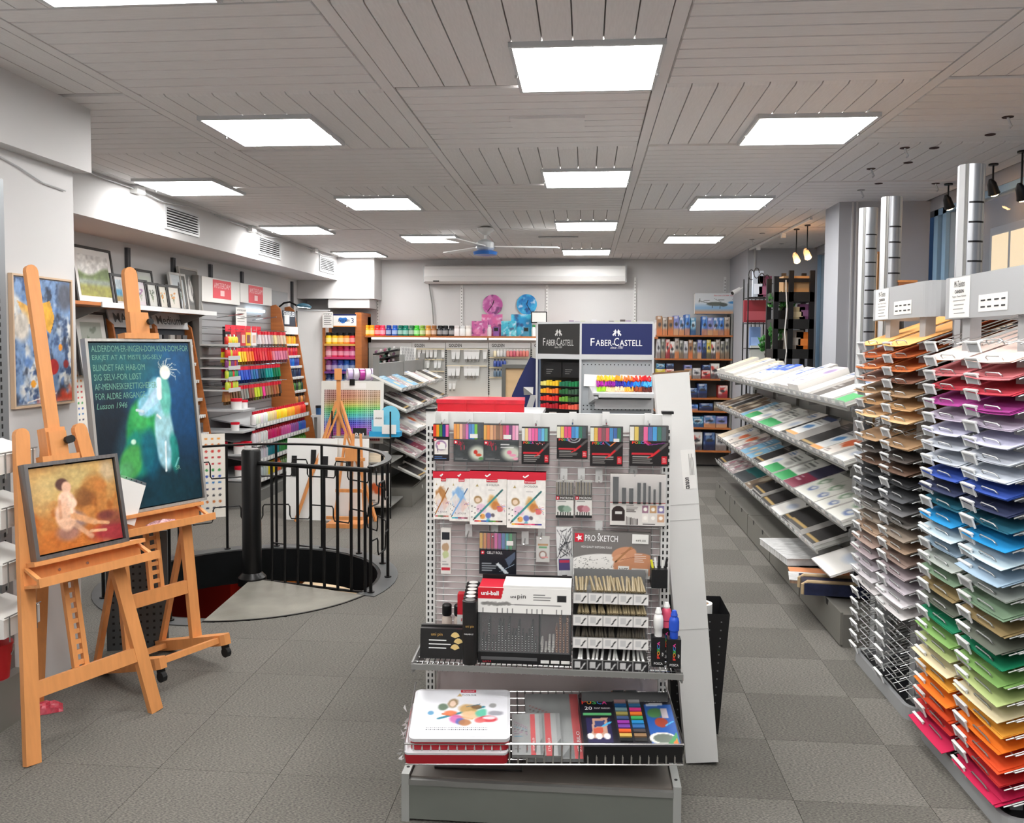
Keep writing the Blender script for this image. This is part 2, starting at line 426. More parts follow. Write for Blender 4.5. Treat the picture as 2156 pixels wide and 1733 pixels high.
# ================================================================ easels and paintings on the left
BEECH = mat('beech_wood', (214, 146, 88), 0.42, noise=(40, 40, 6, .10))
ALU = mat('aluminium_frame', (186, 184, 180), 0.4, 0.55, noise=(60, 60, 4, .14))
RUB = mat('rubber', (20, 20, 20), 0.6)
def knob(parent, loc):
    k = MB().tube([(0, 0, 0), (0, -.02, 0)], .006, 8); k.tube([(0, -.018, 0), (0, -.035, 0)], .017, 8)
    return k.build('knob', RUB, parent, loc)
def rounded_bar(w, h, d, n=6):                      # upright slat x -w/2..w/2, z 0..h with a round top
    pts = [(-w / 2, 0), (w / 2, 0), (w / 2, h - w / 2)] + [(w / 2 * math.cos(math.pi * i / n), h - w / 2 + w / 2 * math.sin(math.pi * i / n)) for i in range(1, n)] + [(-w / 2, h - w / 2)]
    return MB().prism(pts, -d / 2, d / 2, lambda x, y, z: (x, z, y))
def ladder_mast(parent, name, x, z0, z1, w=.055, d=.022):  # lower mast: two rails with rungs
    m = MB()
    for s_ in (-1, 1): m.box(x + s_ * w / 2 - .011 * (1 + s_), x + s_ * w / 2 + .011 * (1 - s_), .01, .01 + d, z0, z1)
    o = m.build(name, BEECH, parent)
    k = MB(); z = z0 + .03
    while z < z1 - .02: k.box(x - w / 2 + .02, x + w / 2 - .02, .014, .014 + d * .6, z, z + .02); z += .045
    k.build('ratchet', BEECH, o)['kind'] = 'stuff'; return o
# ---- near easel (A frame)
fa = Frame((68, 1610), (328, 1497), math.radians(11))
ea = tag(empty('studio_easel'), 'beech easel nearest the viewer, holding the small orange painting', 'easel')
ea.matrix_world = fa.M
W = fa.W; cx = .272
for (s0, s1) in ((0.0, .14), (W, .40)):
    a, b = Vector((s0, 0, 0)), Vector((s1, 0, 1.37))
    m = rounded_bar(.062, (b - a).length, .028); m.xf(Matrix.Translation(a) @ Matrix.Rotation(math.atan2(s1 - s0, 1.37), 4, 'Y'))
    m.build('leg', BEECH, ea)
bl = fa.M.inverted() @ pz(78, 1486); MB().bar((cx, .04, 1.30), (bl.x, bl.y, bl.z), .05, .028).build('rear_leg', BEECH, ea)
MB().box(.03, W - .045, -.012, .012, .25, .315).build('crossbar', BEECH, ea)
ladder_mast(ea, 'lower_mast', cx, .29, 1.30, .07)
rounded_bar(.055, 1.05, .026).build('upper_mast', BEECH, ea, (cx, -.012, 1.04))
MB().box(cx - .045, cx + .045, -.03, .03, 1.22, 1.36).build('mast_block', BEECH, ea); knob(ea, (cx + .05, -.03, 1.30))
tl, tr = fa.hit(20, 1235), fa.hit(300, 1165); tz = (fa.hit(60, 1228)[1] + fa.hit(290, 1158)[1]) / 2
def tray(parent, x0, x1, z0):                       # canvas ledge with a shallow drawer-like tray in front
    MB().box(x0 + .02, x1 - .01, -.075, .012, z0 + .05, z0 + .068).build('canvas_ledge', BEECH, parent)
    MB().box(x0, x1, -.016, .004, z0 - .035, z0 + .05).build('tray_back', BEECH, parent)
    MB().box(x0, x1, -.11, -.016, z0 - .035, z0 - .023).build('tray_floor', BEECH, parent)
    MB().box(x0 - .0, x1 + .02, -.125, -.108, z0 - .035, z0 + .002).build('tray_front', BEECH, parent)
    for x in (x0, x1 - .03): MB().bar((x + .015, -.11, z0 - .01), (x + .015, -.02, z0 + .045), .018, .012).build('tray_end', BEECH, parent)
tray(ea, tl[0] + .05, tr[0] - .02, tz - .0)
for s_ in (-.06, .07): MB().tube([(cx + s_, -.016, tz + .012), (cx + s_, -.021, tz + .012)], .006, 8).build('bolt', CHROME, ea)
# top clamp of the canvas
pt = fa.hit(112, 972); MB().box(cx - .085, cx + .085, -.05, .0, pt[1], pt[1] + .025).build('canvas_clamp', BEECH, ea)
MB().box(cx - .04, cx + .04, -.045, -.012, pt[1] + .025, pt[1] + .13).build('clamp_block', BEECH, ea); knob(ea, (cx + .03, -.04, pt[1] + .085))
def framed(parent, x0, x1, z0, z1, cv, fm, fw=.012, fd=.03, y=-.03, mt=PAINT, mname='painted_canvas'):
    fr = MB()
    for a in ((x0, x1, z0, z0 + fw), (x0, x1, z1 - fw, z1), (x0, x0 + fw, z0 + fw, z1 - fw), (x1 - fw, x1, z0 + fw, z1 - fw)): fr.box(a[0], a[1], y - fd, y, a[2], a[3])
    fr.build('frame', fm, parent)
    MB().box(x0 + fw, x1 - fw, y - .008, y, z0 + fw, z1 - fw).build('stretcher', INK if fw > .011 else CARDW, parent)
    g = fw + .006
    return inst(cv.mesh(x1 - x0 - 2 * g, z1 - z0 - 2 * g, mt), mname, parent, (x0 + g, y - fd * .7, z0 + g))
# ---- small orange painting
c = Cv(110, 110, (190, 128, 66), 1.0)
n1, n2 = fbm(c.U, c.V, 4, 11), fbm(c.U, c.V, 9, 23)
c.mask((n1 - .45) * 4, (205, 160, 90)).mask((n2 - .55) * 5, (170, 98, 40)).mask((.55 - c.V - .25 * (n1 - .5)) * 3, (196, 160, 100), .7)
c.mask((c.V - .52 + .5 * (n2 - .5)) * 4 * (c.U < .75), (188, 104, 40), .8)
c.ell(.45, .17, .28, .15, (190, 175, 120), soft=.8, a=.6).ell(.12, .32, .16, .2, (205, 180, 125), soft=.8, a=.6).ell(.92, .14, .1, .13, (196, 178, 150), soft=.7, a=.7)
c.ell(.72, .38, .16, .22, (172, 108, 48), soft=.4, a=.8, wob=.5).ell(.66, .50, .10, .13, (150, 88, 38), soft=.5, a=.8).ell(.80, .50, .06, .2, (190, 124, 62), soft=.5, rot=.2, a=.8)
c.ell(.62, .58, .09, .06, (196, 128, 64), soft=.4).ell(.80, .31, .08, .07, (190, 120, 58), soft=.5).ell(.58, .43, .10, .12, (120, 76, 40), soft=.6, a=.7)
c.ell(.92, .90, .26, .12, (150, 34, 52), soft=.7, a=.85, wob=.5).ell(.90, .72, .16, .09, (120, 60, 52), soft=.8, a=.7).ell(.82, .68, .1, .05, (110, 50, 48), soft=.7, a=.8)
c.ell(.36, .80, .14, .1, (150, 116, 120), soft=.6, a=.7).ell(.45, .66, .15, .1, (150, 124, 120), rot=.5, soft=.5, a=.9)
c.ell(.35, .23, .075, .075, (90, 58, 52), soft=.3, wob=.3).ell(.40, .27, .055, .07, (224, 178, 150), soft=.3)
c.ell(.38, .43, .10, .13, (232, 190, 164), soft=.25, wob=.3).ell(.35, .60, .12, .17, (226, 180, 150), rot=-.1, soft=.3, wob=.3).ell(.44, .47, .06, .06, (236, 198, 172), soft=.4)
c.line(.44, .62, .68, .74, .075, (216, 158, 112), soft=.6).line(.68, .74, .84, .78, .04, (214, 160, 118), soft=.6).line(.42, .70, .62, .90, .06, (205, 160, 130), soft=.7, a=.8).line(.62, .84, .80, .86, .035, (220, 170, 128), soft=.6)
c.line(.41, .38, .43, .58, .03, (240, 205, 180), soft=.9, a=.7).line(.30, .42, .29, .62, .035, (200, 140, 104), soft=.9, a=.6).noise(26, .14, 5)
pa = tag(empty('oil_painting'), 'small orange-brown painting of a seated figure in an aluminium frame', 'painting'); pa.matrix_world = fa.M
q0, q1, q2 = fa.hit(48, 1198), fa.hit(222, 962), fa.hit(255, 1152)
hL, hR = (fa.hit(25, 985)[0] + fa.hit(60, 1195)[0]) / 2, (fa.hit(222, 962)[0] + fa.hit(258, 1152)[0]) / 2
framed(pa, hL + .01, hR + .01, tz + .069, pt[1], c, mat('dark_silver_frame', (128, 126, 126), .35, .7, noise=(60, 60, 4, .2)), .016, .045, -.014)
# ---- rear easel with casters (H frame)
fb = Frame((266, 1392), (420, 1338), math.radians(7), .12)
eb = tag(empty('studio_easel'), 'wheeled beech easel behind, holding the tall blue painting', 'easel'); eb.matrix_world = fb.M
Wb = fb.W; cb = Wb / 2 - .0
up = Matrix.Rotation(-fb.lean, 4, 'X')
tzb = (fb.hit(258, 1112)[1] + fb.hit(418, 1082)[1]) / 2
for x in (.025, Wb - .025): MB().box(x - .03, x + .03, -.014, .014, 0, tzb + .05).build('upright', BEECH, eb)
zc_ = (fb.hit(275, 1268)[1] + fb.hit(395, 1235)[1]) / 2
MB().box(.02, Wb - .02, -.012, .012, zc_ - .035, zc_ + .035).build('crossbar', BEECH, eb)
ladder_mast(eb, 'lower_mast', cb, zc_ + .03, tzb + .5, .085)
zt = fb.hit(262, 562)[1]
rounded_bar(.075, zt - tzb - .1, .028).build('upper_mast', BEECH, eb, (cb, -.0, tzb + .1))
ztop = fb.hit(290, 716)[1]
MB().box(cb - .10, cb + .10, -.06, .0, ztop, ztop + .03).build('canvas_clamp', BEECH, eb)
MB().box(cb - .055, cb + .055, -.05, -.014, ztop + .03, ztop + .14).build('clamp_block', BEECH, eb); knob(eb, (cb + .05, -.04, ztop + .09))
tray(eb, .0 - .03, Wb + .06, tzb)
base = Matrix.Translation((0, 0, 0))
def lv(x, y, z): return up @ Vector((x, y, z))          # level coordinates in the leaning frame
for x in (.025, Wb - .025):
    m = MB(); y0, y1 = -.26, .34
    pts = [(x - .03, y0 + .03), (x - .018, y0 + .007), (x + .018, y0 + .007), (x + .03, y0 + .03), (x + .03, y1 - .03), (x + .018, y1 - .007), (x - .018, y1 - .007), (x - .03, y1 - .03)]
    m.prism(pts, -.055, .0); m.xf(up); m.build('runner', BEECH, eb)
    MB().bar(lv(x, .30, -.02), Vector((x, .02, tzb - .08)), .03, .022).build('brace', BEECH, eb)
for y in (-.20, .24): m = MB().box(.05, Wb - .05, y - .02, y + .02, -.04, -.012); m.xf(up); m.build('base_rail', BEECH, eb)
for x in (.025, Wb - .025):
    for y in (-.225, .30):
        w = MB().tube([(x - .012, y, -.095), (x + .012, y, -.095)], .026, 12).box(x - .016, x + .016, y - .012, y + .012, -.075, -.055); w.xf(up); w.build('caster', RUB, eb)
# ---- tall blue painting
c = Cv(150, 200, (16, 36, 48), 1.5)
n1 = fbm(c.U, c.V, 4, 31); n2 = fbm(c.U, c.V, 14, 33)
c.ell(.62, .22, .5, .32, (20, 92, 140), soft=.9, a=.95).ell(.25, .14, .4, .16, (28, 92, 96), soft=.9, a=.9).ell(.95, .4, .25, .35, (14, 66, 112), soft=1.0, a=.8).ell(.5, .93, .5, .16, (10, 60, 74), soft=1.0, a=.6).ell(.18, .55, .18, .3, (14, 24, 36), soft=.8, a=.8)
c.mask((n1 - .5) * 2, (22, 70, 96), .35)
c.ell(.28, .62, .10, .2, (50, 110, 130), rot=.35, soft=.9, a=.45)
c.ell(.44, .53, .16, .20, (40, 150, 82), rot=.12, soft=.2, wob=.25).ell(.40, .66, .15, .15, (22, 128, 112), rot=.25, soft=.3, wob=.3).ell(.30, .72, .11, .11, (72, 160, 84), rot=.5, soft=.35, wob=.2).ell(.24, .77, .07, .06, (90, 170, 110), rot=.4, soft=.5, a=.8).ell(.50, .68, .10, .14, (10, 92, 118), soft=.5, a=.8).ell(.43, .46, .09, .08, (66, 178, 96), soft=.6, a=.9)
c.ell(.66, .58, .10, .20, (158, 206, 214), soft=.25, wob=.3).ell(.74, .69, .05, .12, (24, 130, 120), soft=.4, a=.9).ell(.64, .68, .07, .10, (150, 198, 212), soft=.35)
c.ell(.52, .38, .12, .07, (130, 196, 218), rot=-.55, soft=.3, wob=.3).ell(.62, .33, .10, .11, (150, 205, 220), soft=.3, wob=.25).ell(.70, .33, .06, .13, (100, 190, 170), soft=.4, a=.9).line(.62, .30, .46, .42, .06, (178, 214, 236), soft=.6)
c.line(.60, .36, .44, .43, .05, (170, 210, 230), soft=.5).line(.46, .42, .40, .41, .025, (214, 230, 240)).line(.65, .23, .64, .34, .05, (232, 242, 244), soft=.6).line(.66, .62, .64, .80, .018, (230, 242, 246), soft=.6).line(.60, .45, .63, .47, .02, (236, 240, 238)).line(.78, .73, .74, .78, .015, (110, 190, 190)).ell(.34, .60, .025, .016, (190, 220, 200), soft=.5)
c.ell(.72, .185, .055, .045, (244, 244, 230), soft=.25)
for a in range(11):
    t = math.radians(-150 + a * 17); L_ = (.10, .13, .09, .12, .15, .10, .14, .11, .16, .12, .15)[a]; c.line(.72 + .05 * math.cos(t), .18 + .033 * math.sin(t), .72 + L_ * .8 * math.cos(t + .12), .18 + L_ * .55 * math.sin(t + .12), .007, (222, 226, 216), a=.8).line(.72 + L_ * .8 * math.cos(t + .12), .18 + L_ * .55 * math.sin(t + .12), .72 + L_ * math.cos(t + .4), .18 + L_ * .62 * math.sin(t + .4), .005, (200, 206, 200), a=.6)
c.ell(.26, .87, .045, .055, (86, 130, 140), soft=.35, a=.7).ell(.26, .86, .03, .04, (30, 60, 72), soft=.5, a=.6)
for a in range(5): c.line(.20 - .02 * a, .76 + .012 * a, .08 - .006 * a, .90 + .008 * a, .006, (120, 170, 170), a=.5)
c.noise(30, .16, 8)
pb = tag(empty('oil_painting'), 'tall dark blue painting of a dancing figure in green and white', 'painting'); pb.matrix_world = fb.M
z0b = tzb + .07; z1b = ztop; xl, xr = cb - .315, cb + .315
framed(pb, xl, xr, z0b, z1b, c, ALU, .014, .04, -.012)
TEAL = mat('pale_teal_paint', (112, 164, 146), .6)
for k, (s_, wd) in enumerate((('ALDERDOM-ER-INGEN-DOM-KUN-DOM-FOR', .94), ('ERKJET AT AT MISTE SIG-SELV', .66), ('BLINDET FAR HAB-OM', .48), ('SIG SELV-FOR LØST', .44), ('AF-MENNESKERETTIGHEDER', .58), ('FOR ALDRE ARGANGE', .46), ('Lusson 1946', .28))):
    w_ = wd * (xr - xl) * .96; text(s_, pb, xl + .035 + w_ / 2, z1b - .05 - .048 * k, w_, .032 if k < 6 else .03, TEAL, -.0415, shear=.3 if k == 6 else 0)
text('SR', pb, xl + .47, z0b + .2, .03, .022, TEAL, -.0415)
# sheet in a plastic sleeve tucked at the lower corner, packet in the tray
sh = tag(empty('paper_sheet'), 'white sheet in a clear sleeve leaning on the blue painting', 'paper'); sh.matrix_world = fb.M @ Matrix.Translation((xl + .03, -.058, z0b + .0)) @ Matrix.Rotation(.42, 4, 'Y')
MB().box(0, .15, -.002, 0, 0, .21).build('sheet', CARDW, sh); MB().box(0, .15, -.003, -.0, .21, .225).build('sleeve_edge', CLEAR, sh)
for k in range(4): MB().tube([(.03 + .03 * k, -.0035, .217), (.03 + .03 * k, -.0045, .217)], .004, 6).build('punch_hole', INK, sh)
def crumple(name, label, cat, w, d, h, M, m, seed, n=9):
    r = random.Random(seed); b = MB(); vs = []; fs = []
    for j in range(n):
        for i in range(n):
            u, v = i / (n - 1) * 2 - 1, j / (n - 1) * 2 - 1; e = max(0, (1 - u * u)) ** .5 * max(0, (1 - v * v)) ** .5
            vs.append((u * w / 2 + r.uniform(-.1, .1) * w / n, v * d / 2 + r.uniform(-.1, .1) * d / n, h * e * r.uniform(.6, 1.0) + .001))
    k = n * n; vs += [(x, y, 0) for x, y, z in vs]
    for j in range(n - 1):
        for i in range(n - 1):
            a = j * n + i; fs.append((a, a + 1, a + n + 1, a + n)); fs.append((k + a + n, k + a + n + 1, k + a + 1, k + a))
    b.add(vs, fs); o = b.build(name, m); o.matrix_world = M; return tag(o, label, cat)
PINKB = mat('pink_packet', (205, 160, 165), .25, noise=(70, 70, 70, .5)); REDB = mat('red_packet', (205, 62, 84), .3, noise=(60, 60, 60, .3))
crumple('plastic_packet', 'crumpled clear packet with pink contents in the easel tray', 'packet', .2, .07, .04, fb.M @ Matrix.Translation((.23, -.06, tzb - .022)), PINKB, 3)
q = pz(97, 1496); crumple('plastic_packet', 'small pink packet lying on the carpet under the near easel', 'packet', .14, .1, .045, Matrix.Translation(q) @ Matrix.Rotation(.6, 4, 'Z'), REDB, 5)
# ---- blue abstract painting on the near wall
WX = -2.68
c = Cv(70, 150, (120, 150, 190), 2.2); n1 = fbm(c.U, c.V, 5, 41); n2 = fbm(c.U, c.V, 12, 47); n3 = fbm(c.U, c.V, 8, 53)
c.mask((n1 - .48) * 7, (214, 216, 214)).mask((n2 - .56) * 7, (60, 84, 124)).mask((n3 - .6) * 8, (40, 46, 60), .8).mask((n2 - .35) * -8, (90, 130, 190), .8)
c.ell(.9, .12, .14, .12, (90, 96, 110), soft=.6)
c.poly([(.30, .22), (.62, .17), (.70, .30), (.62, .44), (.45, .36)], (226, 170, 62)).poly([(.05, .18), (.34, .24), (.42, .38), (.2, .36)], (222, 170, 84)).ell(.12, .38, .14, .12, (206, 200, 190), soft=.5)
c.ell(.80, .55, .035, .03, (232, 150, 40), soft=.1).ell(.30, .84, .045, .03, (232, 160, 50), soft=.1).ell(.66, .71, .10, .065, (196, 38, 40), soft=.15).ell(.9, .69, .05, .035, (150, 40, 44), soft=.3)
c.mask((c.V - .83 - .22 * (1 - c.U) + .2 * (n2 - .5)) * 9 * (c.U > .35), (206, 66, 38)).mask((c.V - .97) * 20, (232, 220, 210), .6).line(.2, .985, .7, .93, .02, (236, 226, 216))
c.noise(20, .2, 9)
a, b = pX(22, 855, WX), pX(143, 590, WX); a2 = pX(143, 848, WX)
wp = thing('abstract_painting', 'blue and white abstract painting with red foot in a thin pale wood frame', 'painting', (WX, 0, 0), rot=(0, 0, math.pi / 2))
framed(wp, a.y, b.y, a2.z, b.z, c, mat('pale_wood_frame', (205, 178, 150), .5), .009, .022, -.002)
# ================================================================ spiral stair well
DRUM = mat('black_steel_drum', (16, 18, 20), .45, .2, noise=(9, 9, 9, .3))
RIM = mat('dark_grey_steel_rim', (92, 94, 95), .5, .4, noise=(5, 5, 5, .1))
PLATE = mat('worn_checker_plate', (140, 137, 128), .5, .35, noise=(4, 4, 4, .25))
nt = PLATE.node_tree; b = nt.nodes['Principled BSDF']; tc = nt.nodes.new('ShaderNodeTexCoord')
ck = nt.nodes.new('ShaderNodeTexBrick'); ck.inputs['Scale'].default_value = 22; ck.inputs['Mortar Size'].default_value = .07; ck.inputs['Color1'].default_value = (.0, .0, .0, 1); ck.inputs['Color2'].default_value = (.0, .0, .0, 1); ck.inputs['Mortar'].default_value = (1, 1, 1, 1)
nt.links.new(tc.outputs['Object'], ck.inputs[0]); bp = nt.nodes.new('ShaderNodeBump'); bp.inputs['Strength'].default_value = 1.0; bp.inputs['Distance'].default_value = .008
nt.links.new(ck.outputs[0], bp.inputs['Height']); nt.links.new(bp.outputs[0], b.inputs['Normal'])
pc = Vector((SX, SY, 0))
def ang(u, v): p = pz(u, v) - pc; return math.atan2(p.y, p.x)
aR, aL = ang(757, 1253), ang(424, 1312)             # platform edges on the floor circle
if aL > 0: aL -= 2 * math.pi
st = thing('spiral_staircase', 'spiral stair going down through a round hole in the carpet', 'staircase', (SX, SY, 0))
R0 = SR - .05
MB().sector(R0 - .03, R0, 0, 2 * math.pi, -.27, .002, 48).build('drum', DRUM, st, smooth=True)
MB().sector(R0 - .005, SR + .07, aR, aL + 2 * math.pi, -.004, .006, 44).build('rim', RIM, st)
MB().sector(.05, R0 + .035, aL, aR, -.03, .004, 24).build('platform', PLATE, st)
MB().sector(R0 + .03, R0 + .045, aL, aR, -.03, .006, 24).build('platform_edge', BLACKM, st)
MB().lathe([(.10, -.04), (.10, .015), (.085, .03), (.068, .05), (.068, .93), (.06, .945)], 20).build('newel_post', BLACKM, st, smooth=True)
MB().lathe([(.052, .945), (.052, .95), (.02, .952)], 16).build('post_cap', GREYM, st)
MB().tube([(0, 0, -2.6), (0, 0, -.04)], .068, 16).build('centre_column', BLACKM, st)
tread = MB().sector(.06, R0 - .05, 0, math.radians(30), -.04, 0, 10).mesh('tread', PLATE)
for k in range(12):
    inst(tread, 'tread', st, (0, 0, -.2 * (k + 1)), (0, 0, aL - math.radians(30) * (k + 1)))
RH = .87
rl = thing('stair_railing', 'black steel railing with bent rods around the round stair well', 'railing', (SX, SY, 0))
rr = R0 + .05
aEnd = aL + 2 * math.pi - math.radians(12)
aSt = aR + math.radians(4)
def cp(a, z, r=rr): return Vector((r * math.cos(a), r * math.sin(a), z))
npost = 13
A = [aSt + (aEnd - aSt) * i / (npost - 1) for i in range(npost)]
fl_ = MB()
m = MB(); N = 60; v0 = len(m.v)
for i in range(N + 1):                               # flat handrail
    a = aSt + (aEnd - aSt) * i / N
    for r_, z_ in ((rr - .024, RH - .008), (rr + .024, RH - .008), (rr + .024, RH + .006), (rr - .024, RH + .006)): m.v.append(tuple(cp(a, z_, r_)))
for i in range(N):
    for k in range(4): m.f.append((4 * i + k, 4 * i + (k + 1) % 4, 4 * i + 4 + (k + 1) % 4, 4 * i + 4 + k))
m.f.append((3, 2, 1, 0)); e = 4 * N; m.f.append((e, e + 1, e + 2, e + 3))
m.build('handrail', BLACKM, rl)
e0, e1 = cp(aSt, RH), Vector((.07 * math.cos(aR), .07 * math.sin(aR), RH))
post = MB().tube([(0, 0, .004), (0, 0, RH)], .0115, 8).lathe([(.026, .004), (.026, .014)], 8).mesh('post', BLACKM, True)
for a in A: inst(post, 'post', rl, cp(a, 0))
def bay(f):                                          # f(t, z) -> point between two posts
    o = MB(); o2 = MB(); hi, lo = .74, .24
    o.tube([f(0, .60), f(.30, .60), f(.33, .62), f(.33, hi - .03), f(.36, hi), f(.64, hi), f(.67, hi - .03), f(.67, .62), f(.70, .60), f(1, .60)], .006, 6)
    o2.tube([f(0, .36), f(.25, .36), f(.28, .34), f(.28, lo + .03), f(.31, lo), f(.69, lo), f(.72, lo + .03), f(.72, .34), f(.75, .36), f(1, .36)], .006, 6)
    o.build('bent_rod', BLACKM, rl); o2.build('bent_rod', BLACKM, rl)
for i in range(npost - 1):
    a0, a1 = A[i], A[i + 1]
    bay(lambda t, z: cp(a0 + (a1 - a0) * t, z))
gd = thing('platform_guard', 'straight black guard of upright bars between the newel post and the round railing', 'railing', (SX, SY, 0))
MB().tube([e1 + Vector((0, 0, -.02)), e0 + Vector((0, 0, -.02))], .017, 8).build('handrail', BLACKM, gd, smooth=True)
MB().tube([e1 + Vector((0, 0, -.87)), e0 + Vector((0, 0, -.87))], .009, 6).build('bottom_rail', BLACKM, gd)
for i in range(1, 9):
    p = e1.lerp(e0, i / 8.4); MB().tube([(p.x, p.y, .0), (p.x, p.y, RH - .02)], .011, 8).build('baluster', BLACKM, gd)
for i in (1, 3, 5):
    p, q_ = e1.lerp(e0, i / 8.4), e1.lerp(e0, (i + 1) / 8.4)
    MB().tube([(p.x, p.y, .4), (p.x, p.y, .3), (p.x + (q_.x - p.x) * .1, p.y, .28), (q_.x, q_.y, .28), (q_.x, q_.y, .4)], .006, 6).build('bent_rod', BLACKM, gd)
# room below, seen through the hole
BASE = mat('basement_wall', (120, 96, 82), .9)
for a in ((-4.6, -.5, 4.5, 9.3, -2.7, -2.6), (-4.6, -4.5, 4.5, 9.3, -2.6, -.2), (-.6, -.5, 4.5, 9.3, -2.6, -.2), (-4.6, -.5, 4.5, 4.6, -2.6, -.2), (-4.6, -.5, 9.2, 9.3, -2.6, -.2)): struct(Bx(*a).build('wall_basement' if a[5] > -1 else 'floor_basement', BASE))
for k, (x, y, w, h, col, lab) in enumerate(((-3.75, 8.3, .6, 2.05, (170, 36, 26), 'dark red cabinet in the basement seen through the stair hole'), (-3.1, 8.4, .5, 2.1, (196, 116, 46), 'orange-brown cabinet in the basement seen through the stair hole'), (-2.2, 8.2, .9, 2.0, (206, 190, 170), 'pale paper covered table in the basement seen through the stair hole'))):
    t = thing('cabinet', lab, 'cabinet', (x, y, -2.6)); MB().box(-w / 2, w / 2, -w / 2, w / 2, 0, h).build('body', OC, t, color=col)
    MB().box(-w / 2 - .01, w / 2 + .01, -w / 2 - .01, w / 2 + .01, h, h + .03).build('top', OC, t, color=tuple(min(255, c_ + 25) for c_ in col))
bl_ = thing('basement_fill_light', 'added light panel brightening the basement below the stair hole', 'ceiling light', (-2.4, 7.5, -.201)); MB().box(-.4, .4, -.15, .15, -.03, 0).build('housing', WHITE, bl_); MB().box(-.38, .38, -.13, .13, -.04, -.03).build('diffuser', mat('basement_glow', (255, 240, 220), .5, emit=7), bl_)  # unseen light panel, added so the basement does not render black
# ================================================================ front gondola
GY = 3.36
g0, g1 = pY(908, 870, GY), pY(1404, 866, GY); GX0, GX1, GZ = g0.x, g1.x, pY(1156, 868, GY).z
go = thing('display_gondola', 'grey and white gondola of hanging pens and markers at the front', 'display stand', (0, 0, 0))
POST = mat('white_slotted_post', (222, 222, 220), .4)
for x in (GX0, GX1):
    p = MB().box(x - .018, x + .018, GY - .015, GY + .02, .15, GZ).build('upright', POST, go)
    s_ = MB()
    for k in range(46):
        z = .25 + .025 * k
        for dx in (-.008, .008): s_.box(x + dx - .003, x + dx + .003, GY - .0165, GY - .0145, z, z + .014)
    s_.build('slots', INK, p)['kind'] = 'stuff'
MB().box(GX1 - .02, GX1 + .025, GY - .02, GY + .024, GZ, GZ + .01).build('post_cap', BLACK, go); MB().box(GX0 - .02, GX0 + .02, GY - .02, GY + .024, GZ, GZ + .01).build('post_cap', BLACK, go)
MB().box(GX0 + .018, GX1 - .018, GY - .0, GY + .015, GZ - .075, GZ - .004).build('top_rail', POST, go)
MB().box(GX0 + .018, GX1 - .018, GY + .03, GY + .04, .2, GZ - .07).build('back_panel', mat('pale_back_panel', (222, 210, 210), .35), go)
w = MB(); z = .42
while z < GZ - .08:
    w.tube([(GX0 + .018, GY - .002, z), (GX1 - .018, GY - .002, z)], .0022, 4); z += .0262
for k in range(10): x = GX0 + .05 + (GX1 - GX0 - .1) * k / 9; w.tube([(x, GY + .003, .4), (x, GY + .003, GZ - .06)], .003, 4)
w.build('wire_grid', mat('white_wire', (208, 208, 208), .35, .3), go)['kind'] = 'stuff'
w = MB().tube([(GX0, GY - .03, GZ - .085), (GX1, GY - .03, GZ - .085)], .004, 6)
for k in range(7): x = GX0 + .1 + (GX1 - GX0 - .2) * k / 6; w.tube([(x, GY - .03, GZ - .085), (x, GY, GZ - .085), (x, GY, GZ - .12)], .003, 4)
w.build('hook_rail', POST, go)
# base with brackets
bz = .175; BY0 = 2.95
MB().box(GX0 - .005, GX1 + .005, BY0 + .012, GY + .05, bz - .03, bz - .012).build('base_shelf', mat('brown_grey_shelf', (112, 106, 100), .5, noise=(5, 5, 5, .2)), go)
MB().box(GX0 - .005, GX1 + .005, BY0, BY0 + .012, .01, bz - .035).build('kick_plate', mat('grey_green_kick', (118, 122, 116), .5, .2, noise=(3, 3, 3, .08)), go)
MB().box(GX0 - .005, GX1 + .005, BY0 - .006, BY0 + .014, bz - .038, bz - .018).build('price_rail', GREYM, go)
for x in (GX0 - .018, GX1 + .018):
    MB().box(x - .014, x + .014, BY0 - .002, GY + .02, 0, bz).build('bracket', mat('bracket_grey', (170, 172, 170), .4, .3), go)
    MB().lathe([(.006, bz), (.006, bz + .0012)], 8, (x, BY0 + .05, 0)).build('rivet', INK, go)
def hook(u, v, tilt=0):
    p = pY(u, v, GY - .02); h = MB().box(-.014, .014, .012, .018, -.022, .03).build('hook', WHITE, go, p)
    MB().tube([(0, .014, .0), (0, -.05, -.012), (0, -.062, -.004)], .003, 6).build('prong', CHROME, h)
for q_ in ((935, 884), (988, 884), (1055, 886), (1130, 887), (1206, 884), (1276, 884), (1365, 887), (986, 1120), (1041, 1120), (1105, 1136), (1261, 1005), (1187, 1003), (1224, 1003), (1261, 1115), (1140, 1124), (1335, 992)): hook(*q_)
MK = MB().box(-.5, .5, -.5, .5, 0, 1).mesh('marker', OCG)
def pack(name, label, cat, u0, v0, u1, v1, Y, cv, d=.012, body=(40, 40, 42), front=(0, 1), group=None, tilt=0.0, bm=OC):
    """flat pack whose front stands at depth Y: a body and a printed front; front is the printed share of the height, from the foot"""
    a, b_ = pY(u0, v1, Y), pY(u1, v0, Y); w, h = b_.x - a.x, b_.z - a.z
    t = thing(name, label, cat, (a.x, Y, a.z), group=group, rot=(0, tilt, 0))
    MB().box(0, w, .0012, d, 0, h).build('pack_body', bm, t, color=body)
    f0, f1 = front
    if cv: inst(cv.mesh(w, h * (f1 - f0), PRINT), 'printed_front', t, (0, 0, h * f0))
    return t, w, h
def sticker(t, x, z, w=.022, h=.012): return MB().box(x - w / 2, x + w / 2, -.0035, -.0008, z - h / 2, z + h / 2).build('price_sticker', CARDW, t)
RAIN = [(214, 60, 44), (232, 150, 40), (70, 140, 70), (40, 60, 130), (230, 110, 170)]
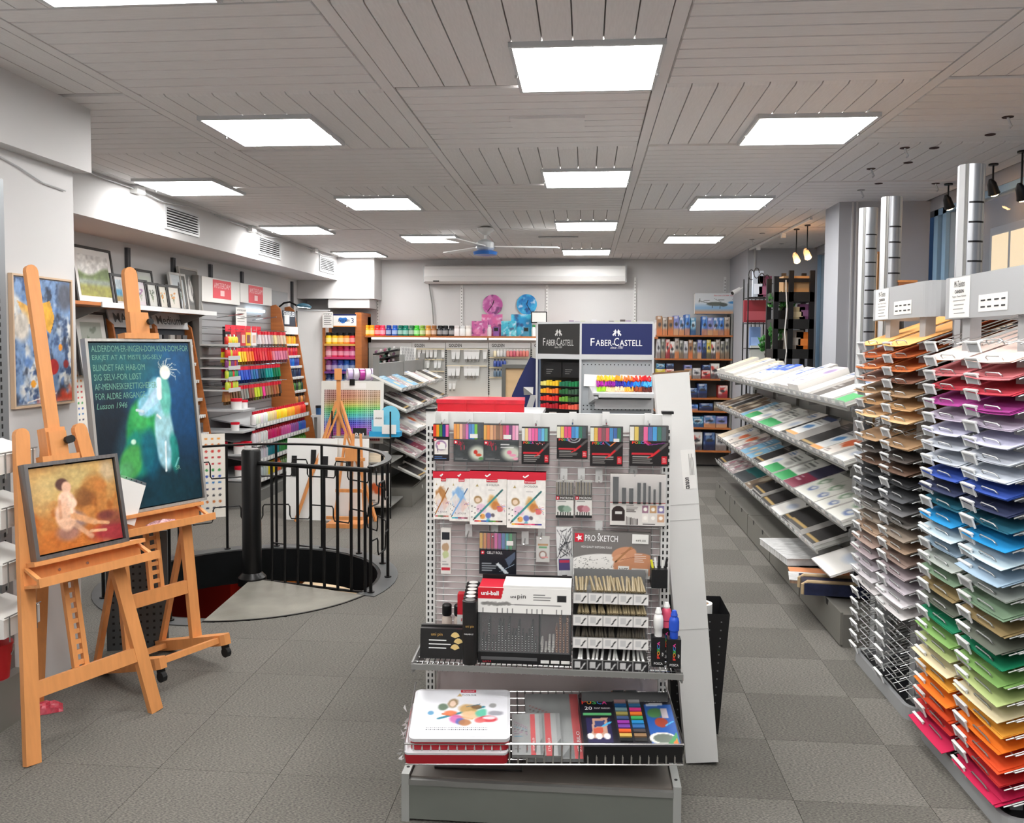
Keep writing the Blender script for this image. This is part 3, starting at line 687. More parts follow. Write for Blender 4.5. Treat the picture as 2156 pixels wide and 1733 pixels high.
def pens(t, w, z0, z1, colors, y=-.002, d=.009, gap=.9):
    n = len(colors)
    for k, c_ in enumerate(colors): inst(MK, 'marker', t, (w * (k + .5) / n, y, z0), None, c_, (w / n * gap, d, z1 - z0))
PC = [(226, 224, 200), (226, 190, 70), (225, 60, 120), (236, 40, 110), (40, 130, 200), (60, 160, 220), (0, 110, 80), (40, 60, 70)]
def posca(u0, v0, u1, v1, lab, colors, var):
    c = Cv(44, 40, (24, 20, 22)); c.lines(.08, .72, .60, .92, 4, (180, 176, 172), .8, var).rect(.06, .50, .6, .55, (196, 34, 48)).rect(.83, .62, .97, .92, (196, 24, 40)).lines(.85, .95, .66, .86, 3, (240, 220, 220))
    c.line(.58, .60, .80, .34, .07, (206, 34, 44)).line(.80, .34, .97, .12, .085, (90, 84, 84)).line(.47, .68, .58, .60, .03, (226, 50, 50))
    if var == 1: c.ell(.55, .02, .22, .22, (200, 200, 205), soft=.1, a=.9).ell(.55, .02, .18, .18, (24, 20, 22), soft=.1).ell(.55, .02, .12, .12, (150, 150, 160), soft=.1).ell(.55, .02, .08, .08, (24, 20, 22), soft=.1)
    if var == 2: c.line(.45, .02, .62, .2, .03, (60, 130, 200)).line(.62, .2, .8, .02, .03, (220, 120, 50))
    if var == 3: c.line(.36, .02, .5, .18, .04, (220, 60, 140)).line(.5, .18, .9, .1, .03, (120, 50, 130)).line(.40, .02, .55, .13, .03, (210, 40, 60))
    if var == 0:
        for k in range(7): c.ell(.5 + .05 * k, .1 + .03 * (k % 3), .02, .02, (220, 200, 200) if k % 2 else (200, 50, 60), soft=.2)
    t, w, h = pack('marker_pack', lab, 'marker pack', u0, v0, u1, v1, GY - .06, c, .02, (28, 24, 26), (0, .64), 'hanging packs on the front gondola')
    MB().box(0, w, -.004, .0012, h * .62, h).build('clear_window', CLEAR, t)
    pens(t, w * .94, h * .63, h * .97, colors, .004)
    for k, ch in enumerate('POSCA'): text(ch, t, w * (.10 + .075 * k), h * .58, w * .075, h * .065, mat('posca_%d' % k, [(226, 60, 50), (236, 150, 40), (70, 170, 90), (60, 130, 210), (226, 70, 150)][k], .5), -.0015, bold=.02)
    return t, w, h
posca(1098, 900, 1157, 977, 'black pack with pastel markers, fourth along the top hook row', [(226, 224, 220), (240, 206, 140), (236, 130, 180), (236, 90, 160), (230, 90, 150), (90, 130, 200), (90, 180, 226), (90, 170, 150)], 0)
posca(1172, 897, 1238, 966, 'black marker pack with grey arcs, fifth along the top hook row', PC, 1)
t, w, h = posca(1242, 899, 1312, 981, 'black marker pack with a blue chevron, sixth along the top hook row', [(220, 222, 205), (226, 180, 60), (190, 60, 90), (130, 70, 80), (200, 60, 90), (40, 130, 190), (30, 90, 160), (20, 110, 70)], 2); sticker(t, w * .8, h * .66)
posca(1325, 897, 1408, 981, 'black marker pack with purple swirls, last on the right of the top hook row', [(230, 226, 214), (220, 190, 80), (70, 66, 66), (230, 90, 150), (70, 100, 170), (40, 150, 214), (30, 110, 90), (70, 84, 90)], 3)
FLOW = MB().add([(0, -.0016, 0)] + [(math.cos(a * math.pi / 5) * (1 if a % 2 else .45), -.0016, math.sin(a * math.pi / 5) * (1 if a % 2 else .45)) for a in range(10)], [(0, 1 + (a + 1) % 10, 1 + a) for a in range(10)]).mesh('flower_mark', TXTW)
REDP = mat('red_print', (206, 34, 56), .5)
def sakura(t, x, z, s_):
    MB().box(x - s_, x + s_, -.0014, -.0004, z - s_, z + s_).build('logo_square', REDP, t); inst(FLOW, 'flower_mark', t, (x, 0, z), None, None, (s_ * .8, 1, s_ * .8))
def koi(u0, v0, u1, v1, lab, colors, var):
    c = Cv(48, 40, (62, 66, 68)); c.noise(5, .3, 3).rect(0, 0, 1, .08, (80, 84, 86)).line(.2, .12, .26, .5, .02, (190, 40, 60)).line(.34, .2, .36, .48, .015, (200, 60, 80)).lines(.05, .5, .82, .92, 2, (150, 150, 150), .7)
    c.ell(.8, .62, .26, .3, (196, 200, 186), soft=.6).ell(.74, .58, .07, .09, (190, 50, 40) if var == 0 else (220, 120, 150), soft=.2).ell(.84, .70, .1, .06, (206, 80, 50) if var == 0 else (224, 150, 176), soft=.3).ell(.92, .85, .08, .06, (90, 140, 90) if var == 0 else (226, 160, 180), soft=.4)
    if var: c.lines(.5, .9, .18, .42, 2, (230, 230, 230), .8)
    t, w, h = pack('brush_pen_pack', lab, 'pen pack', u0, v0, u1, v1, GY - .055, c, .016, (60, 62, 64), (0, .6), 'hanging packs on the front gondola')
    MB().box(0, w, -.003, .0012, h * .6, h).build('clear_window', CLEAR, t); pens(t, w, h * .58, h * .96, colors, .004)
    sakura(t, w * .07, h * .5, h * .045); text('Koi', t, w * .2, h * .48, w * .2, h * .12, mat('koi_red', (196, 44, 70), .5), -.0018, shear=.3); sticker(t, w * .68, h * .66, .03, .016)
koi(955, 890, 1018, 972, 'grey brush pen pack with a koi picture, second along the top hook row', [(236, 150, 50), (232, 160, 60), (240, 180, 150), (170, 110, 120), (214, 110, 180), (60, 120, 200), (70, 150, 210), (120, 200, 60), (60, 70, 76), (52, 60, 68)], 0)
koi(1018, 893, 1092, 972, 'grey brush pen pack with pink print, third along the top hook row', [(226, 170, 70), (232, 140, 50), (226, 170, 120), (200, 140, 100), (140, 100, 70), (180, 120, 90), (200, 60, 90), (226, 60, 140), (110, 60, 110), (236, 150, 190), (238, 180, 206)], 1)
c = Cv(30, 60, (30, 26, 30)); c.rect(.08, .16, .95, .74, (228, 222, 216)).ell(.5, .38, .35, .2, (150, 120, 160), soft=.15).ell(.5, .40, .28, .15, (228, 222, 216), soft=.15).ell(.35, .3, .1, .06, (206, 120, 150)).line(.25, .4, .3, .66, .04, (80, 60, 90)).lines(.1, .9, .80, .95, 2, (90, 130, 190))
t, w, h = pack('pen_pack', 'narrow pack of five bright markers, first along the top hook row', 'pen pack', 912, 893, 945, 970, GY - .05, c, .016, (32, 28, 32), (0, .68), 'hanging packs on the front gondola')
pens(t, w, h * .66, h * .98, RAIN, .0); sakura(t, w * .12, h * .58, h * .035); sticker(t, w * .6, h * .38, .022, .02)
# white packs with a red flap
CARDN = mat('cream_card', (232, 229, 222), .6)
def bruyn(u0, v0, u1, v1, Y, lab, n, strip, pen, big, d=.018):
    c = Cv(60, 90, (234, 231, 226), 1.4)
    for (x, y, r_, col) in (((.22, .46, .10, (150, 110, 60)), (.22, .47, .065, (240, 220, 200)), (.62, .50, .17, (206, 160, 90)), (.7, .58, .12, (196, 120, 60)), (.3, .66, .14, (226, 190, 210)), (.5, .80, .08, (80, 100, 180)), (.35, .82, .07, (226, 150, 60)), (.63, .79, .06, (90, 80, 90)), (.82, .66, .08, (210, 90, 90)), (.5, .9, .05, (90, 180, 200))) if big else ((.45, .45, .3, pen), (.3, .5, .16, (236, 226, 214)), (.7, .62, .18, (230, 200, 190)), (.4, .68, .2, (220, 210, 214)))):
        c.ell(x, y, r_, r_ * .75, col, soft=.35, a=.85, wob=.9, seed=int(x * 99))
    for k in range(5): c.line(.72 + .03 * k, .62 - .02 * k, .96, .56 + .04 * k, .012, [(200, 60, 80), (90, 90, 200), (230, 150, 50), (80, 170, 120), (180, 80, 160)][k], .8)
    for k in range(10): c.ell(.06 + .08 * (k % 4), .6 + .03 * k, .02, .012, (60, 60, 66), soft=.3)
    c.noise(14, .06, 4)
    c.line(.14, .86, .74, .36, .055, pen).line(.74, .36, .88, .24, .05, tuple(int(k * .7) for k in pen)).line(.1, .9, .14, .86, .03, (40, 40, 40)).lines(.5, .8, .235, .26, 1, (150, 150, 150)).lines(.45, .75, .945, .97, 1, (170, 170, 170))
    c.poly([(.16, .17), (.2, .12), (.24, .17)], (170, 150, 90))
    for k, s_ in enumerate(strip): c.rect(.12 + .78 * k / len(strip), .905, .12 + .78 * (k + 1) / len(strip), .935, s_)
    t, w, h = pack('marker_pack', lab, 'marker pack', u0, v0, u1, v1, Y, c, d, (226, 222, 216), (0, .86), 'white and red marker packs on the second hook row')
    MB().box(-.001, w + .001, -.001, d, h * .86, h).build('flap', REDP, t); MB().box(w * .45, w * .75, -.002, 0, h * .80, h * .865).build('brand_tab', REDP, t)
    text('bruynzeel', t, w * .6, h * .825, w * .26, h * .028, TXTW, -.0028, bold=.02)
    MB().bar((w * .42, -.002, h * .93), (w * .46, -.002, h * .90), .005, .002, (0, 1, 0)).bar((w * .46, -.002, h * .90), (w * .56, -.002, h * .95), .005, .002, (0, 1, 0)).build('check_mark', TXTW, t)
    text(n, t, w * .62, h * .745 if big else h * .16, w * (.36 if big else .4), h * .035, INK, -.0012)
S12 = [(200, 40, 60), (230, 60, 50), (240, 140, 40), (90, 60, 130), (40, 70, 160), (40, 130, 200), (30, 120, 90), (60, 140, 70), (110, 160, 60), (140, 90, 60), (90, 60, 50), (30, 30, 34)]
bruyn(912, 993, 948, 1093, GY - .05, 'narrow white marker pack with an orange-brown pen print', '6-COLOUR', [(200, 90, 90), (90, 130, 70), (60, 90, 50), (150, 80, 70), (210, 130, 110)], (172, 110, 50), False)
bruyn(946, 993, 989, 1097, GY - .055, 'narrow white marker pack with a light blue pen print', '6-COLOUR', [(60, 180, 190), (50, 140, 180), (140, 60, 90), (200, 110, 140), (120, 50, 70)], (120, 170, 220), False)
bruyn(989, 993, 1067, 1104, GY - .06, 'white marker pack reading 12-COLOUR with a red flap', '12-COLOUR', S12, (60, 140, 140), True, .03)
bruyn(1067, 995, 1149, 1111, GY - .065, 'white marker pack reading 24-COLOUR with a red flap', '24-COLOUR', [(236, 190, 60), (236, 120, 50), (226, 60, 50), (190, 40, 60), (226, 130, 120), (236, 120, 150), (220, 60, 120), (120, 40, 110), (60, 60, 150)], (60, 140, 140), True, .035)
def micron(u0, u1, lab, col):
    c = Cv(30, 50, (214, 212, 208)); c.rect(0, 0, 1, .22, (70, 66, 62)).lines(.08, .9, .26, .33, 1, (120, 120, 120)).ell(.35, .6, .24, .14, col, soft=.2, wob=.4).ell(.65, .62, .24, .14, tuple(min(255, k + 40) for k in col), soft=.3, wob=.4).rect(.0, .90, 1, 1, (30, 30, 32))
    for k in range(6): c.rect(.1 + .14 * k, .76, .16 + .14 * k, .9, (50, 48, 46))
    t, w, h = pack('fineliner_pack', lab, 'pen pack', u0, 1012, u1, 1090, GY - .04, c, .012, (180, 178, 174), (0, .62), 'fineliner packs with brass tips')
    pens(t, w, h * .62, h * .95, [(150, 135, 110), (80, 74, 66)] * 5, .002, .006, .7); MB().box(0, w, -.003, -.001, h * .6, h).build('clear_window', CLEAR, t)
    sakura(t, w * .1, h * .53, h * .04); text('MICRON', t, w * .6, h * .53, w * .7, h * .06, TXTW, -.001)
micron(1170, 1208, 'fineliner pack with a grey-green blot, left of the two', (96, 120, 104)); micron(1211, 1247, 'fineliner pack with red and blue print, right of the two', (150, 90, 100))
# wide pack of eight black pens
c = Cv(80, 45, (212, 208, 204)); c.ell(.15, .42, .12, .26, (46, 34, 34), soft=.05).rect(.03, .5, .27, .78, (46, 34, 34)).rect(.09, .38, .22, .5, (210, 208, 205)).lines(.3, .52, .1, .42, 5, (60, 50, 50)).lines(.6, .95, .85, .95, 1, (40, 36, 36))
for k in range(8): c.rect(.29 + .028 * k, .60 + .012 * k, .305 + .028 * k, .95, (50, 40, 40))
for k in range(6): c.rect(.58 + .14 * (k % 3), .12 + .36 * (k // 3), .70 + .14 * (k % 3), .44 + .36 * (k // 3), [(150, 110, 130), (190, 150, 110), (130, 120, 160), (226, 220, 214), (216, 210, 204), (200, 160, 130)][k]).ell(.64 + .14 * (k % 3), .28 + .36 * (k // 3), .035, .08, (240, 236, 230), soft=.3)
c.rect(0, 0, 1, .03, (170, 60, 60)).rect(0, .97, 1, 1, (30, 26, 28))
t, w, h = pack('pen_pack', 'wide pack of eight black pens over a white printed sleeve', 'pen pack', 1284, 1000, 1402, 1107, GY - .07, c, .028, (206, 200, 196), (0, .46))
MB().box(0, w, .01, .026, h * .46, h).build('scribbled_card', mat('scribbled_card', (150, 148, 146), .6, noise=(160, 160, 160, .6)), t)
for x, ph, pw in ((.10, .95, .10), (.25, .74, .075), (.38, .73, .075), (.52, .84, .06), (.62, .84, .05), (.71, .78, .04), (.80, .72, .04), (.90, .86, .035)): MB().box(w * (x - pw / 2), w * (x + pw / 2), -.008, .008, h * .44, h * ph).build('pen', BLACK, t)
MB().box(0, w, -.010, -.009, h * .47, h).build('clear_window', CLEAR, t)
# third row
c = Cv(24, 60, (224, 220, 216)); c.rect(.1, .1, .9, .25, (34, 36, 44)).ell(.5, .42, .35, .10, (180, 150, 120), soft=.2, wob=.5).ell(.5, .58, .34, .08, (190, 200, 150), soft=.2, wob=.5).lines(.15, .8, .7, .82, 2, (150, 150, 150)).rect(.05, .86, .95, .93, (196, 40, 60))
t, w, h = pack('pencil_pack', 'slim white blister pack with a red foot at the left of the third row', 'pen pack', 928, 1112, 949, 1208, GY - .04, c, .014, (220, 216, 212)); MB().box(-.004, w + .004, -.002, .01, h, h + .03).build('wrap', CLEAR, t)
c = Cv(50, 45, (26, 28, 36)); c.lines(.08, .5, .55, .9, 4, (170, 174, 180), .8).poly([(.45, .6), (.52, .55), (.8, .95), (.7, .98)], (214, 220, 226)).poly([(.7, .4), (.98, .1), (.98, .35), (.8, .7)], (120, 140, 170), .6).line(.55, .9, .95, .6, .015, (170, 190, 210))
t, w, h = pack('gel_pen_pack', 'dark blue pack of rainbow gel pens in the third row', 'pen pack', 1009, 1123, 1087, 1208, GY - .045, c, .016, (34, 36, 44), (0, .62))
pens(t, w, h * .58, h * .99, [(206, 160, 60), (200, 130, 60), (170, 70, 70), (150, 40, 60), (206, 80, 150), (150, 60, 150), (60, 110, 170), (40, 150, 150), (50, 150, 90), (70, 90, 80)], .004, .008, .8)
MB().box(0, w, -.004, -.003, h * .6, h).build('clear_window', CLEAR, t); sakura(t, w * .09, h * .52, h * .04); text('GELLY ROLL', t, w * .42, h * .52, w * .42, h * .06, TXTW, -.001); sticker(t, w * .83, h * .76, .026, .018)
c = Cv(24, 40, (204, 202, 198)); c.rect(.1, .28, .9, .36, (190, 150, 110)).rect(.2, .4, .8, .46, (120, 170, 130)).ell(.5, .72, .3, .16, (150, 120, 110), soft=.15).ell(.5, .72, .2, .11, (220, 216, 212), soft=.15).rect(.4, .78, .9, .84, (220, 150, 150))
pack('eraser_pack', 'small white carded pack on a hook left of the sketch set', 'pen pack', 1129, 1130, 1157, 1183, GY - .03, c, .01, (204, 202, 198))
c = Cv(36, 80, (226, 226, 226)); c.noise(12, .05)
for k in range(26): r_ = random.Random(k); c.line(r_.random(), r_.random() * .6, r_.random(), r_.random() * .6, .02, (40, 40, 46), .8)
c.rect(.1, .62, .8, .84, (90, 80, 130)).rect(.14, .64, .76, .69, (206, 60, 90)).lines(.3, .8, .92, .98, 1, (40, 40, 40))
t, w, h = pack('manga_pen_set', 'white comic print pen set half hidden behind the sketch set', 'pen pack', 1174, 1111, 1209, 1218, GY - .03, c, .014, (222, 222, 222), tilt=-.04)
c = Cv(120, 76, (120, 116, 114)); c.ell(.42, .86, .62, .42, (232, 230, 226), soft=.03).rect(0, .9, .62, 1, (92, 86, 84)).rect(.6, .93, 1, 1, (92, 86, 84))
r_ = random.Random(5)
for k in range(60): x, y = r_.uniform(.03, .52), r_.uniform(.52, .82); c.line(x, y, x + r_.uniform(-.06, .06), y + r_.uniform(-.03, .03), .007, (70, 68, 66), .7)
c.ell(.82, .66, .30, .26, (196, 138, 104), soft=.08, rot=-.3).ell(.66, .42, .17, .13, (204, 146, 112), rot=-.6, soft=.1).ell(.60, .52, .10, .07, (214, 158, 122), rot=-.7, soft=.12).line(.55, .60, .75, .28, .03, (170, 120, 80)).line(.55, .60, .57, .57, .012, (60, 50, 40)).line(.62, .55, .8, .48, .012, (150, 96, 70)).line(.63, .42, .78, .30, .012, (160, 104, 78))
c.rect(.59, .68, .73, .92, (230, 230, 226)).rect(.76, .72, .98, .92, (210, 210, 206)).lines(.8, .96, .40, .60, 5, (236, 236, 234)).ell(.87, .82, .1, .08, (110, 106, 104), soft=.6, wob=1)
for k in range(8): c.rect(.06 + .055 * k, .80, .09 + .055 * k, .97, (190, 152, 110)).rect(.065 + .055 * k, .74, .085 + .055 * k, .80, (60, 54, 50))
t, w, h = pack('sketch_set', 'large grey sketching set box printed with a drawing hand', 'art set', 1206, 1123, 1369, 1220, GY - .08, c, .04, (104, 100, 98), tilt=.015)
sakura(t, w * .07, h * .88, h * .09); text('PRO SKETCH', t, w * .36, h * .88, w * .43, h * .13, TXTW, -.0015, bold=.01); text('HIGH QUALITY SKETCHING TOOLS', t, w * .30, h * .69, w * .40, h * .05, TXTW, -.0015); text('NICE', t, w * .66, h * .24, w * .11, h * .09, INK, -.0015); text('DAY', t, w * .66, h * .14, w * .05, h * .035, INK, -.0015)
MB().box(w * .76, w * .97, -.003, -.0005, h * .80, h * .99).build('price_sticker', CARDW, t); text('449,00', t, w * .87, h * .86, w * .13, h * .05, INK, -.0035)
# ---- wire shelf and its goods
SF = 3.02; sl, sr = pY(866, 1415, SF), pY(1438, 1420, SF); SZ = pY(1100, 1402, 3.05).z
ws = MB()
for k in range(8): y = SF + (GY - .03 - SF) * k / 7; ws.tube([(sl.x, y, SZ - .004), (sr.x, y, SZ - .004)], .003, 4)
for k in range(52): x = sl.x + (sr.x - sl.x) * k / 51; ws.tube([(x, SF, SZ - .02), (x, SF, SZ), (x, GY - .03, SZ)], .0018, 4)
shf = MB().box(sl.x, sr.x, SF - .006, SF + .004, SZ - .016, SZ + .004).build('shelf_front', GREYM, go)
ws.build('wire_shelf', CHROME, go)['kind'] = 'stuff'
for x in (sl.x, sr.x - .006): MB().prism([(SF, SZ - .03), (GY, SZ - .09), (GY, SZ + .03), (SF, SZ + .01)], x, x + .006, lambda y, z, x_: (x_, y, z)).build('shelf_bracket', GREYM, go)
# white-headed fineliner display
Yd = 3.07; a, b_ = pY(1006, 1410, Yd), pY(1203, 1226, Yd); w, h = b_.x - a.x, (b_.z - SZ) * .94
t = thing('pen_display', 'black fineliner display box with a white and red header on the wire shelf', 'pen display', (a.x, Yd, SZ))
MB().box(0, w, .14, .15, 0, h).build('back', BLACK, t)
for x in (0, w * .655, w - .006): MB().box(x, x + .006, .0, .14, 0, h * .70).build('divider', BLACK, t)
MB().box(0, w, 0, .14, 0, .012).build('floor', BLACK, t); MB().box(0, w, -.004, 0, 0, h * .14).build('front_lip', BLACK, t)
MB().box(0, w, -.002, .0, h * .14, h * .70).build('clear_front', CLEAR, t)
MB().box(0, w, .06, .062, .02, h * .75).build('price_wall', mat('grey_pink_panel', (84, 66, 70), .4), t)
c = Cv(110, 50, (236, 235, 232)); c.poly([(0, 0), (.28, 0), (.25, .45), (.0, .45)], (206, 28, 44)).line(.40, .66, .88, .66, .035, (24, 24, 26)).line(.36, .66, .40, .66, .014, (24, 24, 26)).lines(.6, .8, .2, .5, 3, (90, 90, 90)).rect(.85, .25, .95, .5, (40, 40, 42))
for k in range(26): r_ = random.Random(k + 9); x = .05 + .3 * k / 26; c.ell(x, .6 + .08 * r_.random(), .02, .06, (120, 118, 116), soft=.5, a=.6)
for k in range(17): c.rect(.05 + .053 * k, .82, .056 + .053 * k, 1, (40, 40, 42))
hd = inst(c.mesh(w, h * .32, PRINT), 'header', t, (0, -.004, h * .65)); MB().box(0, w, -.003, .001, h * .65, h * .97).build('header_board', CARDW, t)
MB().box(w * .27, w * 1.0, -.002, .12, h * .97, h * 1.0).build('header_flap', CARDW, t); MB().box(.002, w * .27, .0, .12, h * .72, h * .965).build('red_side', REDP, t)
text('uni-ball', t, w * .13, h * .90, w * .19, h * .055, TXTW, -.0055, bold=.03); text('uni', t, w * .38, h * .86, w * .06, h * .03, INK, -.0055, bold=.02); text('pin', t, w * .47, h * .86, w * .09, h * .075, INK, -.0055)
def pen_wall(t, x0, x1, z0, z1, y0, y1, n, col, seed, r=.0042, caps=(220, 220, 220)):
    rr_ = random.Random(seed); m = MB(); m2 = MB()
    for k in range(n):
        x = x0 + (x1 - x0) * (k + .5) / n; top = z0 + (z1 - z0) * rr_.choice((.25, .45, .55, .9, .35, 1, .6)); z = z0 + r
        while z < top:
            m.tube([(x + rr_.uniform(-.002, .002), y0, z), (x, y1, z + .01)], r, 6); m2.box(x - r * .3, x + r * .3, y0 - .0008, y0 - .0002, z - r * .25, z + r * .25); z += 2.1 * r
    o = m.build('pens', mat('pen_%d_%d_%d' % col, col, .55), t); o['kind'] = 'stuff'
    e = m2.build('pen_marks', mat('cap_%d_%d_%d' % caps, caps, .5), o); e['kind'] = 'stuff'
pen_wall(t, .01, w * .64, h * .15, h * .52, .004, .055, 17, (13, 13, 14), 3)
pen_wall(t, w * .67, w * .83, h * .15, h * .42, .004, .055, 4, (190, 186, 180), 4); pen_wall(t, w * .83, w * .98, h * .15, h * .66, .004, .055, 4, (120, 74, 46), 6, caps=(226, 190, 170))
MB().box(.012, w * .64, -.005, -.0042, h * .045, h * .085).build('name_bar', mat('grey_bar', (90, 90, 92), .4), t)
text('uni', t, w * .10, h * .025, w * .09, h * .025, REDP, -.0052); 
for k in range(3): MB().box(w * (.68 + .11 * k), w * (.77 + .11 * k), -.0048, -.0042, h * .02, h * .06).build('price_tag', CARDW, t)
# four-tier clear pen rack
Yd = 3.05; a, b_ = pY(1203, 1418, Yd), pY(1369, 1222, Yd); w, h = b_.x - a.x, b_.z - SZ
t = thing('pen_rack', 'clear four tier rack of fineliners right of the white-headed display', 'pen display', (a.x, Yd, SZ))
for x in (0, w - .004): MB().prism([(0, 0), (.2, 0), (.2, h * .95), (.15, h * .95), (.05, .05), (0, .05)], x, x + .004, lambda y, z, x_: (x_, y, z)).build('clear_side', mat('smoky_clear', (150, 150, 150), .1, alpha=.35), t)
MB().box(.004, w - .004, .196, .2, 0, h * .95).build('back', mat('grey_acrylic', (120, 120, 120), .3), t)
for k in range(4):
    z = .022 + h * .24 * k; y = .0 + .01 * k
    sh_ = MB().box(.003, w - .003, y, .196, z - .012, z - .008).build('tier_shelf', GREYM, t)
    c = Cv(80, 10, (226, 224, 222) if k else (34, 34, 36))
    for j in range(5): c.rect(.03 + .2 * j, .2, .1 + .2 * j, .75, (196, 196, 196)).line(.12 + .2 * j, .8, .17 + .2 * j, .25, .02, (30, 30, 32) if k else (200, 200, 200)).rect(.0 + .2 * j, 0, .004 + .2 * j, 1, (150, 150, 150))
    inst(c.mesh(w - .006, .038, PRINT), 'label_strip', t, (.003, y - .001, z - .03)); MB().box(.003, w - .003, y, y + .003, z - .03, z + .01).build('strip_backing', GREYM, t)
    r_ = random.Random(k); m, m2 = MB(), MB()
    for j in range(26 if k else 14):
        x = .012 + (w - .024) * (j + r_.uniform(.1, .9)) / (26 if k else 14)
        if k == 3 and .05 < x < .07: continue
        p, q_ = Vector((x, y + .008, z + .004)), Vector((x + r_.uniform(-.012, .012), y + .08, z + .034 + r_.uniform(0, .008)))
        m.tube([p, q_], .0048, 6); m2.tube([p + (p - q_) * .01, p + (q_ - p) * .12], .0053, 6)
        if k > 1: m.tube([p + Vector((.004, 0, .01)), q_ + Vector((-.004, 0, .008))], .0048, 6)
    o = m.build('pens', mat('fineliner_beige', (146, 132, 104), .35) if k > 1 else (mat('fineliner_grey', (90, 84, 76), .35) if k else mat('clear_pen', (214, 214, 212), .2)), t); o['kind'] = 'stuff'
    o2 = m2.build('pen_ends', mat('pen_end_dark', (60, 54, 46), .3) if k else mat('pen_end_white', (236, 236, 236), .3), o); o2['kind'] = 'stuff'
# mop markers
def mop(u0, u1, v0, Y, cap, lab):
    a, b_ = pY(u0, 1420, Y), pY(u1, v0, Y); w = b_.x - a.x; h = b_.z - SZ; r_ = w * .36
    t = thing('mop_marker', lab, 'paint marker', ((a.x + b_.x) / 2, Y + .03, SZ + .012))
    MB().box(-w * .46, w * .46, -.022, .022, 0, h * .5).build('black_sleeve', BLACK, t)
    MB().lathe([(r_ * .8, h * .5), (r_ * .8, h * .62), (r_, h * .64), (r_, h * .78), (r_ * .85, h * .85), (r_ * .3, h * .9)], 12).build('cap', OCG, t, color=cap, smooth=True)
    MB().lathe([(r_ * .55, h * .84), (r_ * .7, h * .9), (r_ * .4, h * .98)], 10).build('mop_tip', OC, t, color=(236, 236, 234) if cap[0] > 200 else cap)
    for k, ch in enumerate('POSCA'): text(ch, t, 0, h * (.18 + .055 * k), w * .3, h * .045, mat('posca_%d' % k), -.0235, rot=-math.pi / 2, bold=.02)
    text('POSCA', t, 0, h * .06, w * .6, h * .04, TXTW, -.0235); text('MOP', t, w * .3, h * .22, w * .24, h * .03, TXTW, -.0235, rot=-math.pi / 2)
mop(1371, 1403, 1290, 3.05, (232, 232, 230), 'black mop marker box with a white cap at the shelf end'); mop(1404, 1437, 1296, 3.04, (40, 80, 190), 'black mop marker box with a blue cap at the shelf end'); mop(1388, 1420, 1278, 3.18, (226, 90, 120), 'mop marker with a pink and yellow cap behind the white and blue ones')
# dark tubes, pin boxes, bottles
for k in range(6):
    Y = 3.06 + .046 * k; p = pY(989 + 1.5 * k, 1405, Y)
    t = thing('pen_tube', 'black cardboard pen tube, %s from the front in the row left of the display' % ORD[k], 'tube', (p.x, Y, SZ), group='black tubes in a row on the wire shelf')
    hh = .232; MB().lathe([(.026, 0), (.027, .002), (.027, hh - .03)], 16).build('tube_body', mat('matt_black_card', (26, 24, 24), .6), t, smooth=True)
    MB().lathe([(.0275, hh - .03), (.0275, hh), (.024, hh + .002)], 16).build('lid', BLACK, t, smooth=True); MB().lathe([(.018, hh + .002), (.018, hh + .0035)], 14).build('lid_sticker', CARDW if k else GREYM, t)
    if k == 0: text('uni pin', t, .003, hh * .62, .03, .012, mat('gold_print', (200, 160, 90), .4), -.0285); text('FINELINER SET', t, 0, hh * .5, .034, .005, TXTW, -.0285)
GOLD = mat('gold_print', (200, 160, 90), .4)
def pinbox(u0, v0, u1, v1, Y, lab):
    a, b_ = pY(u0, v1, Y), pY(u1, v0, Y); w, h = b_.x - a.x, b_.z - a.z
    t = thing('pen_box', lab, 'box', (a.x, Y, SZ + .004), rot=(-.12, 0, 0)); h = b_.z - SZ; MB().box(0, w, 0, .025, 0, h).build('box_body', mat('black_card', (28, 27, 28), .45), t)
    text('uni pin', t, w * .38, h * .8, w * .26, h * .13, GOLD, -.001, name='gold_lettering'); 
    for k in range(3): MB().box(w * .2, w * (.6 + .1 * (k % 2)), -.001, -.0004, h * (.6 - .13 * k), h * (.63 - .13 * k)).build('print_line', TXTW, t)
    for k in range(3):
        m = MB(); pts = [(w * .8 + .012 * (k % 2), h * .3 + h * .2 * k)] + [(w * .8 + .012 * (k % 2) + w * .11 * math.cos(math.radians(20 + 28 * i)), h * .3 + h * .2 * k + h * .2 * math.sin(math.radians(20 + 28 * i))) for i in range(6)]
        m.prism(pts, -.0012, -.0003, lambda x, z, y: (x, y, z)).build('ginkgo_leaf', mat('pale_gold', (226, 196, 130), .4), t)
pinbox(884, 1330, 976, 1385, 3.08, 'black pen box with gold ginkgo leaves, in front'); pinbox(886, 1322, 974, 1372, 3.16, 'black pen box with gold leaves, behind the front one')
for k, (u, v) in enumerate(((941, 1312), (966, 1310))):
    p = pY(u, v, 3.26); t = thing('ink_bottle', 'small ink bottle with black lid, %s, behind the black pen boxes' % ('left' if k == 0 else 'right'), 'bottle', (p.x, 3.26, SZ), group='ink bottles behind the pen boxes')
    MB().lathe([(.018, 0), (.02, .004), (.02, .10), (.012, .11)], 14).build('glass', mat('ink_glass', (190, 176, 166), .15), t, smooth=True); MB().lathe([(.016, .11), (.019, .115), (.019, .15), (.014, .155)], 14).build('lid', BLACK, t, smooth=True)
p = pY(990, 1300, 3.24); t = thing('red_pen_box', 'upright red and white box behind the black tubes', 'box', (p.x - .02, 3.24, SZ)); MB().box(-.03, .03, 0, .04, 0, .2).build('box_body', OC, t, color=(206, 40, 54)); MB().box(-.031, .031, -.001, .0, .0, .12).build('label', CARDW, t); text('Pen', t, 0, .1, .03, .012, REDP, -.002)
